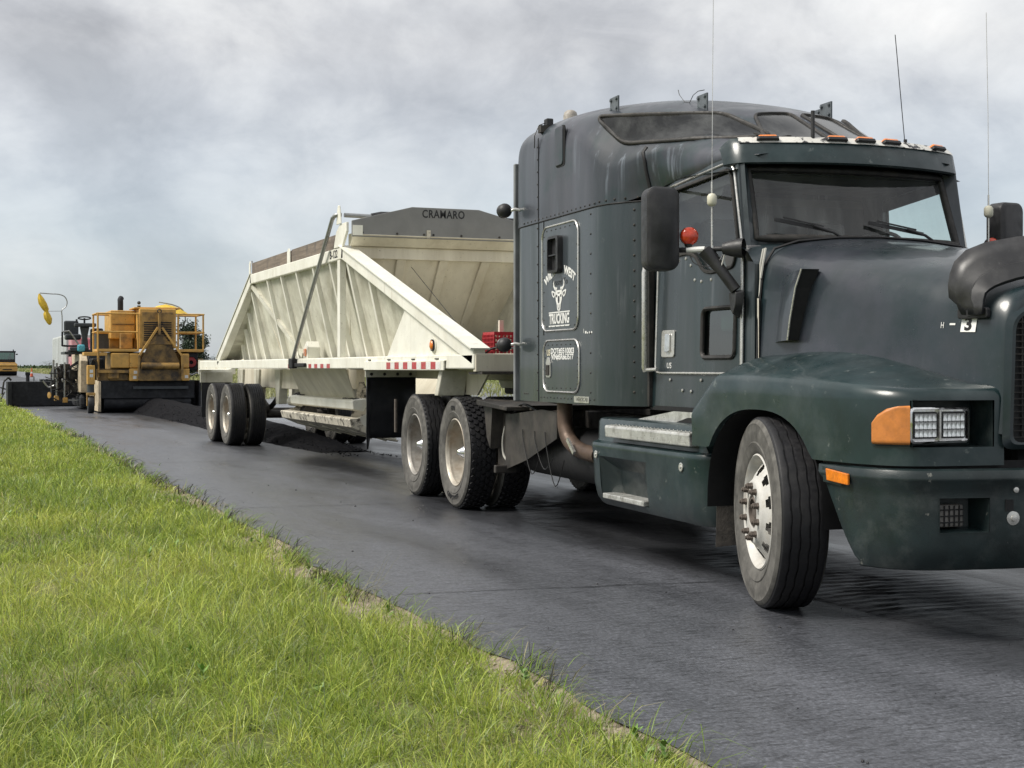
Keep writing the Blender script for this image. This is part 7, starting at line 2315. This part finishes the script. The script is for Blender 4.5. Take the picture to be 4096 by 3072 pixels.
# open umbrella over the far side
rg = []
for r_, z in ((0.02, 3.38), (0.25, 3.33), (0.50, 3.22), (0.72, 3.08)):
    rg.append([(-0.98 + r_ * math.cos(2 * math.pi * j / 16), -46.8 + r_ * math.sin(2 * math.pi * j / 16), z - (0.03 if j % 2 else 0) * r_) for j in range(16)])
pb(MB().loft(rg, True, False), "open_umbrella", M_cloth, smooth=25)
pb(MB().tube(cat_rom([(-0.75, -46.7, 3.44), (-1.2, -46.7, 3.36), (-1.48, -46.7, 3.22), (-1.58, -46.7, 3.0), (-1.55, -46.7, 2.75), (-1.30, -46.7, 2.66)], 5), 0.02, 6), "umbrella_hoop", M_galv, smooth=60)
# screed and its gear, near side
pb(MB().box(1.3, 3.62, -51.4, -51.1, 0.02, 0.86), "screed_plate", M_pblack, bevel=0.02)
pb(MB().box(-1.8, 3.62, -52.2, -51.4, 0.02, 0.45), "screed_box", M_pblack, bevel=0.02)
pb(MB().box(3.55, 3.68, -52.3, -50.9, 0.02, 0.85), "end_gate", M_pblack, bevel=0.01)
pb(MB().box(1.4, 2.6, -52.1, -51.5, 0.86, 0.93), "screed_walkway", M_slate)
for (x0, z0, x1, z1, r_) in ((3.86, 0.42, 3.80, 0.86, 0.03), (3.80, 0.86, 3.66, 1.0, 0.03), (3.66, 1.0, 3.56, 0.90, 0.035), (3.92, 0.66, 3.74, 0.60, 0.022), (3.90, 0.25, 3.78, 0.50, 0.02), (3.95, 0.2, 3.85, 0.2, 0.02)):
    pb(MB().tube([(x0, -51.0, z0), (x1, -51.0, z1)], r_, 7), "end_gate_linkage", M_frame, smooth=60)
pb(MB().tube([(3.02, -51.3, 0.86), (3.02, -51.3, 1.10)], 0.06, 8), "depth_screw", M_pblack)
pb(MB().box(2.94, 3.10, -51.35, -51.25, 1.06, 1.18), "depth_screw_head", M_pblack, bevel=0.02)
pb(MB().tube([(2.82, -51.3, 0.88), (2.82, -51.3, 1.02)], 0.025, 8), "grade_pin", M_galv)
for (x, z0, z1) in ((2.46, 0.95, 1.58), (2.36, 0.42, 1.48), (2.12, 0.38, 1.50)):
    pb(MB().tube([(x, -47.2, z0), (x, -47.2, z1)], 0.032, 8), "hydraulic_post", M_galv, smooth=60)
for (x, z) in ((2.36, 0.38), (2.10, 0.32)):
    pb(MB().box(x - 0.07, x + 0.08, -47.28, -47.1, z - 0.1, z + 0.06), "sensor_block", M_yel, bevel=0.015)
pb(MB().bar((2.05, -47.2, 0.30), (1.62, -47.2, 0.30), 0.04, 0.04), "tie_rod", M_galv)
pb(MB().lathe([(0.0, 0.0), (0.10, 0.01), (0.10, 0.03), (0.0, 0.04)], (2.56, -47.3, 0.46), (0.85, 0.5, 0), 16), "auger_cap", M_yel2)
pb(MB().bar((2.30, -47.4, 1.08), (1.60, -47.0, 1.60), 0.06, 0.07), "tow_arm", M_pblack)
for k in range(16):
    a = Vector((random.uniform(1.62, 2.5), -47.3 + random.uniform(-0.2, 0.2), random.uniform(0.55, 1.25)))
    b = a + Vector((random.uniform(-0.35, 0.35), random.uniform(-0.1, 0.1), random.uniform(-0.28, 0.28)))
    pb(MB().tube(cat_rom([a, (a + b) / 2 + Vector((0, 0, random.uniform(-0.15, 0.1))), b], 4), random.choice((0.016, 0.022, 0.03)), 6), "hydraulic_line", random.choice((M_pblack, M_frame, M_cable, M_galv)), smooth=60)
for (x0, x1, z0, z1) in ((1.7, 1.95, 0.95, 1.25), (2.0, 2.3, 0.85, 1.0), (1.62, 1.8, 0.55, 0.85), (2.15, 2.5, 1.15, 1.3)):
    pb(MB().box(x0, x1, -47.7, -47.3, z0, z1), "valve_block", M_frame, bevel=0.02)

# ------------------------------------------------------------------ road roller far behind
RL = thing("road_roller", (XR - 0.95, -172, gz(-172)), "yellow road roller with black cab, far down the lane", "roller")
MB().lathe([(0.0, -1.05), (0.66, -1.05), (0.70, -1.0), (0.70, 1.0), (0.66, 1.05), (0.0, 1.05)], (0, 1.2, 0.70), (1, 0, 0), 32).build("front_drum", M_pblack, RL, smooth=40)
MB().lathe([(0.0, -1.05), (0.66, -1.05), (0.70, -1.0), (0.70, 1.0), (0.66, 1.05), (0.0, 1.05)], (0, -2.2, 0.70), (1, 0, 0), 32).build("rear_drum", M_pblack, RL, smooth=40)
MB().box(-1.10, 1.10, 1.1, 2.0, 0.48, 0.98).build("drum_yoke", M_yel, RL, bevel=0.05)
MB().box(-1.10, 1.10, 0.4, 2.0, 0.98, 1.35).build("engine_hood", M_yel, RL, bevel=0.12)
MB().box(-1.0, 1.0, -3.0, 0.5, 0.7, 1.5).build("body", M_yel, RL, bevel=0.08)
MB().box(-0.5, 0.5, 2.0, 2.02, 0.62, 0.74).build("step_recess", M_pblack, RL)
MB().box(-0.92, 0.92, -1.6, 0.35, 1.50, 1.85).build("cab_base", M_pblack, RL, bevel=0.03)
for x in (-0.92, 0.82):
    for y in (-1.6, 0.25):
        MB().box(x, x + 0.10, y, y + 0.10, 1.85, 2.70).build("cab_post", M_pblack, RL)
MB().box(-0.98, 0.98, -1.7, 0.45, 2.62, 2.80).build("cab_roof", M_pblack, RL, bevel=0.03)
MB().box(-0.85, 0.85, 0.29, 0.30, 1.85, 2.62).build("front_window", MATS["lower_window_glass"], RL)
MB().box(-0.85, 0.85, -1.56, -1.55, 1.85, 2.62).build("rear_window", MATS["lower_window_glass"], RL)
MB().bar((-0.98, 0.2, 2.42), (-1.2, 0.2, 2.42), 0.12, 0.14).build("cab_mirror", M_pblack, RL)
MB().tube([(-0.75, -0.5, 2.78), (-0.75, -0.5, 2.98)], 0.06, 8).build("cab_beacon", M_pblack, RL)

# the roller's operator, seated in the cab
PE = thing("person", (XR - 1.40, -172.8, gz(-172) + 1.62), "operator with dark hair in a tan shirt sitting in the roller cab", "person")
me = bpy.data.meshes.new("body")
jv = [(0, 0, 0.08), (0, -0.02, 0.30), (0, -0.02, 0.52), (0, 0.0, 0.60), (0, 0.0, 0.68), (0.19, -0.02, 0.50), (0.24, 0.02, 0.26), (0.16, 0.25, 0.22), (-0.19, -0.02, 0.50), (-0.24, 0.02, 0.26), (-0.16, 0.25, 0.22),
      (0.10, 0.05, 0.05), (0.13, 0.42, 0.06), (0.13, 0.45, -0.10), (-0.10, 0.05, 0.05), (-0.13, 0.42, 0.06), (-0.13, 0.45, -0.10)]
je = [(0, 1), (1, 2), (2, 3), (3, 4), (2, 5), (5, 6), (6, 7), (2, 8), (8, 9), (9, 10), (0, 11), (11, 12), (12, 13), (0, 14), (14, 15), (15, 16)]
jr = [0.15, 0.15, 0.15, 0.055, 0.06, 0.075, 0.055, 0.04, 0.075, 0.055, 0.04, 0.09, 0.07, 0.06, 0.09, 0.07, 0.06]
me.from_pydata(jv, je, [])
bo_ = bpy.data.objects.new("body", me)
COL.objects.link(bo_)
bo_.parent = PE
me.materials.append(pm("tan_shirt", (0.34, 0.24, 0.14), 0.8, var=0.15))
md = bo_.modifiers.new("skin", "SKIN")
for i, v in enumerate(me.skin_vertices[0].data):
    v.radius = (jr[i], jr[i])
    v.use_root = i == 0
bo_.modifiers.new("sub", "SUBSURF").levels = 2
MB().sphere((0, 0.01, 0.78), 0.095, 14, 10, sy=1.1, sz=1.25).build("head", pm("skin_tone", (0.36, 0.21, 0.15), 0.6), PE, smooth=60)
MB().sphere((0, -0.02, 0.82), 0.103, 14, 8, sy=1.1, sz=1.05).build("hair", M_pblack, PE, smooth=60)
MB().box(XR, XR, 0, 0, 0, 0) if False else None
MB().box(-0.70, -0.20, -1.15, -0.55, 1.50, 1.72).build("driver_seat", M_pblack, RL, bevel=0.03)

# ------------------------------------------------------------------ oncoming semi with a white box trailer
M_boxw = pm("box_white", (0.60, 0.63, 0.62), 0.5, var=0.08, scale=2, dirt=(0.36, 0.36, 0.33), damt=0.6, dscale=1.6, streak=True)
M_pink = pm("faded_red_cab", (0.50, 0.16, 0.19), 0.4, var=0.35, scale=2.5, dirt=(0.60, 0.42, 0.42), damt=0.8, dscale=2.2, drange=(0.45, 0.6))
XB = XR - 5.92
BT = thing("box_semi", (XB, -128, gz(-128)), "white corrugated box trailer pulled by a faded red truck", "truck")
bx_ = MB().box(-1.28, 1.28, -24.5, -7.2, 1.15, 4.05).build("box_body", M_boxw, BT, bevel=0.03)
for k in range(31):
    y = -24.2 + k * 0.54
    MB().box(1.281, 1.325, y, y + 0.30, 1.35, 3.9).build("side_panel_rib", M_boxw, BT)
MB().box(-1.29, 1.29, -24.5, -7.2, 1.02, 1.15).build("bottom_rail", M_frame, BT)
MB().box(-0.5, 0.5, -21.9, -0.2, 0.75, 1.02).build("chassis", M_frame, BT)
MB().box(-1.15, 1.15, -6.2, -3.3, 1.0, 3.7).build("sleeper_cab", M_pink, BT, bevel=0.15)
MB().box(-1.05, 1.05, -3.4, -1.8, 1.0, 2.75).build("cab", M_pink, BT, bevel=0.12)
MB().prism([(-0.9, -1.8, 0.9), (-0.9, 0.2, 0.9), (-0.9, 0.2, 1.75), (-0.9, -1.8, 2.05)], (1.8, 0, 0)).build("hood", M_pink, BT, bevel=0.1)
MB().box(-0.5, 0.5, 0.2, 0.24, 0.85, 1.65).build("grille", M_trim, BT, bevel=0.03)
MB().box(-1.2, 1.2, 0.1, 0.35, 0.40, 0.80).build("bumper", M_trim, BT, bevel=0.05)
MB().box(-0.95, 0.95, -1.79, -1.76, 2.12, 2.62).build("windshield", M_pblack, BT, bevel=0.02)
for s in (1, -1):
    MB().box(min(s * 1.25, s * 1.50), max(s * 1.25, s * 1.50), -1.9, -1.7, 2.0, 2.6).build("side_mirror", M_pblack, BT, bevel=0.03)
    MB().tube([(s * 1.0, -1.8, 2.1), (s * 1.3, -1.8, 2.15)], 0.03, 6).build("mirror_arm", M_pblack, BT)
    MB().box(min(s * 0.65, s * 0.95), max(s * 0.65, s * 0.95), 0.2, 0.26, 1.0, 1.25).build("headlamp", M_whitetape, BT, bevel=0.03)
    MB().box(min(s * 0.75, s * 1.2), max(s * 0.75, s * 1.2), -1.4, 0.15, 0.85, 1.2).build("fender", M_pink, BT, bevel=0.1)
    wheel(BT, s * 1.05, -0.7, s, "rib", "drive", M_rimg, dual=False, nuts=False)
    for y in (-6.3, -7.6, -19.6, -20.9):
        wheel(BT, s * 1.08, y, s, "rib", "drive", M_rimg, nuts=False)
MB().tube(cat_rom([(1.35, -21.9, 1.1), (1.4, -21.9, 0.7), (1.38, -21.9, 0.5)], 4), 0.05, 6).build("marker_pole", M_frame, BT)

# ------------------------------------------------------------------ cones, signs, posts
M_cone = pm("cone_orange", (0.62, 0.10, 0.03), 0.5, var=0.15, scale=6, dirt=(0.3, 0.1, 0.06), damt=0.5)


def cone(y, x, label):
    c = thing("traffic_cone", (x, y, gz(y)), label, "cone", group="orange cones along the lane line")
    MB().box(-0.22, 0.22, -0.22, 0.22, 0, 0.04).build("base", M_pblack, c, bevel=0.02)
    MB().lathe([(0.16, 0.04), (0.11, 0.36), (0.0, 0.36)], (0, 0, 0), (0, 0, 1), 20).build("cone_body", M_cone, c, smooth=40)
    MB().lathe([(0.11, 0.362), (0.085, 0.52)], (0, 0, 0), (0, 0, 1), 20).build("white_band", M_whitetape, c, smooth=40)
    MB().lathe([(0.085, 0.522), (0.035, 0.92), (0.0, 0.92)], (0, 0, 0), (0, 0, 1), 20).build("cone_tip", M_cone, c, smooth=40)


cone(-155, XR - 2.75, "orange traffic cone standing alone between roller and box trailer")
cone(-118, XR - 2.95, "orange traffic cone half hidden behind the paver's hydraulic posts")


def sign(x, y, h, w_, hh, mat, label, rnd=False, name="road_sign"):
    s_ = thing(name, (x, y, gz(y) - 0.1), label, "sign")
    MB().tube([(0, 0, 0), (0, 0, h)], 0.05, 8).build("post", M_galv, s_)
    if rnd:
        MB().lathe([(0, 0), (w_ / 2, 0), (w_ / 2, 0.03), (0, 0.03)], (0, 0.06, h - 0.2), (0, 1, 0), 8).build("sign_face", mat, s_)
    else:
        MB().box(-w_ / 2, w_ / 2, 0.055, 0.08, h - hh, h).build("sign_face", mat, s_)


M_signb = pm("sign_back", (0.30, 0.33, 0.36), 0.4, metal=0.4)
sign(XR - 12.6, -205, 3.6, 0.95, 0.9, M_signb, "grey octagonal sign on a thin post in the field", True)
sign(XR - 13.0, -188, 2.6, 0.45, 0.75, M_slate, "narrow dark sign panel beside the octagonal sign")
sign(XR - 10.0, -140, 2.2, 0.30, 0.75, M_slate, "dark upright delineator panel on the far shoulder", name="delineator_post")

# ------------------------------------------------------------------ trees and shrubs on the horizon
M_needle = pm("juniper_needles", (0.022, 0.040, 0.020), 0.7, var=0.45, scale=4)
M_bark = pm("bark", (0.06, 0.045, 0.035), 0.9, var=0.3, scale=6)
M_shrub = pm("shrub_leaves", (0.045, 0.075, 0.028), 0.7, var=0.4, scale=4)


def foliage(center, rad, n, size, seed, shape, mat, name, parent):
    r_ = np.random.default_rng(seed)
    V, F = [], []
    cl = r_.normal(0, 1, (26, 3))
    cl = cl / np.linalg.norm(cl, axis=1)[:, None] * r_.uniform(0.35, 1.0, (26, 1)) ** 0.6
    for k in range(n):
        c = cl[r_.integers(0, 26)] * np.array(rad)
        p = c + r_.normal(0, 0.20, 3) * np.array(rad) * 0.85
        if shape == "cone":
            f = (p[2] / rad[2] + 1) / 2
            p[:2] *= np.clip(1.15 - 0.75 * f, 0.15, 1.2)
        a = r_.normal(0, 1, 3); a /= np.linalg.norm(a)
        b = np.cross(a, r_.normal(0, 1, 3)); b /= np.linalg.norm(b)
        s = size * r_.uniform(0.6, 1.4)
        i = len(V)
        q = p + np.array(center)
        V += [tuple(q - a * s - b * s * 0.25), tuple(q + b * s * 0.45), tuple(q + a * s), tuple(q - b * s * 0.45)]
        F.append((i, i + 1, i + 2, i + 3))
    me = bpy.data.meshes.new(name)
    me.from_pydata(V, [], F)
    me.materials.append(mat)
    o = bpy.data.objects.new(name, me)
    COL.objects.link(o)
    o.parent = parent
    return o


def tree(x, y, h, rad, label, seed, shape="cone", mat=None, n=5200, name="juniper_tree"):
    t = thing(name, (x, y, gz(y) - 0.1), label, "tree" if "tree" in name else "shrub")
    tk = MB()
    tk.tube([(0, 0, 0), (0.05, 0, h * 0.3), (0, 0.05, h * 0.6), (0, 0, h * 0.92)], [h * 0.035, h * 0.028, h * 0.018, h * 0.006], 8)
    rs = random.Random(seed)
    for k in range(9):
        z = h * rs.uniform(0.2, 0.75)
        a = rs.uniform(0, 6.28)
        tk.tube([(0, 0, z), (math.cos(a) * rad * 0.8, math.sin(a) * rad * 0.8, z + h * 0.12)], [h * 0.012, h * 0.004], 5)
    tk.build("trunk", M_bark, t)
    foliage((0, 0, h * 0.55), (rad, rad, h * 0.47), n, h * 0.026, seed, shape, mat or M_needle, "crown", t)


tree(XR - 13.2, -119.6, 4.4, 1.5, "dark green spreading juniper seen through the paver's railing", 5, shape="round", n=9000)
tree(XR - 15.3, -121, 2.0, 1.0, "low dark juniper bush beside the taller tree", 6, shape="round", n=1800)
hx = [(-16, -330, 2.2, "small dark shrub alone on the horizon beside the roller"), (-60, -420, 2.5, "round shrub on the horizon behind the octagonal sign"), (-48, -330, 2.4, "bushy shrub standing out on the horizon by the box trailer")]
for k, (x, y, h, lb) in enumerate(hx):
    tree(XR + x, y, h, h * 0.9, lb, 20 + k, shape="round", mat=M_shrub, n=900, name="horizon_shrub")
# far hedge line that reads as one mass
hb = np.random.default_rng(4)
V, F = [], []
for k in range(16000):
    y = -430 - 260 * hb.random()
    x = XR - 5 - 420 * hb.random()
    hgt = 0.6 + 0.9 * (0.5 + 0.5 * math.sin(x * 0.05 + 2 * math.sin(x * 0.013)))
    p = np.array([x, y, gz(y) + hgt * hb.random()])
    a = hb.normal(0, 1, 3); a /= np.linalg.norm(a)
    b = np.cross(a, hb.normal(0, 1, 3)); b /= np.linalg.norm(b)
    s = hb.uniform(0.5, 1.1)
    i = len(V)
    V += [tuple(p - a * s), tuple(p + b * s * 0.6), tuple(p + a * s), tuple(p - b * s * 0.6)]
    F.append((i, i + 1, i + 2, i + 3))
me = bpy.data.meshes.new("treeline")
me.from_pydata(V, [], F)
me.materials.append(M_shrub)
o = bpy.data.objects.new("treeline", me)
COL.objects.link(o)
tag(o, "low green scrub along the far edge of the field", "scrub", kind="stuff")
# pasture grass beyond the far edge of the road
gm2 = grass_mat()
n = 26000
d = np.exp(rng.uniform(np.log(60), np.log(420), n))
x = XR - 7.0 - rng.random(n) ** 1.4 * (10 + 0.35 * d)
y = -d
hue = vnoise(x, y, 0.05, 3)[:, None]
col = np.array([0.22, 0.27, 0.08]) * (1 - hue) + np.array([0.38, 0.36, 0.18]) * hue
blades(n, np.stack([x, y, np.array([gz(v) for v in y]) - 0.06], 1), rng.uniform(0.2, 0.55, n), 0.0011 * d * rng.uniform(0.7, 1.4, n), rng.uniform(0, 0.3, n), rng.uniform(0, 6.28, n), rng.uniform(0, 0.2, n), col, "pasture_grass", gm2,
       "pale green and straw pasture grass beyond the road")
# bare far verge along the opposite lane is left to the ground sheet
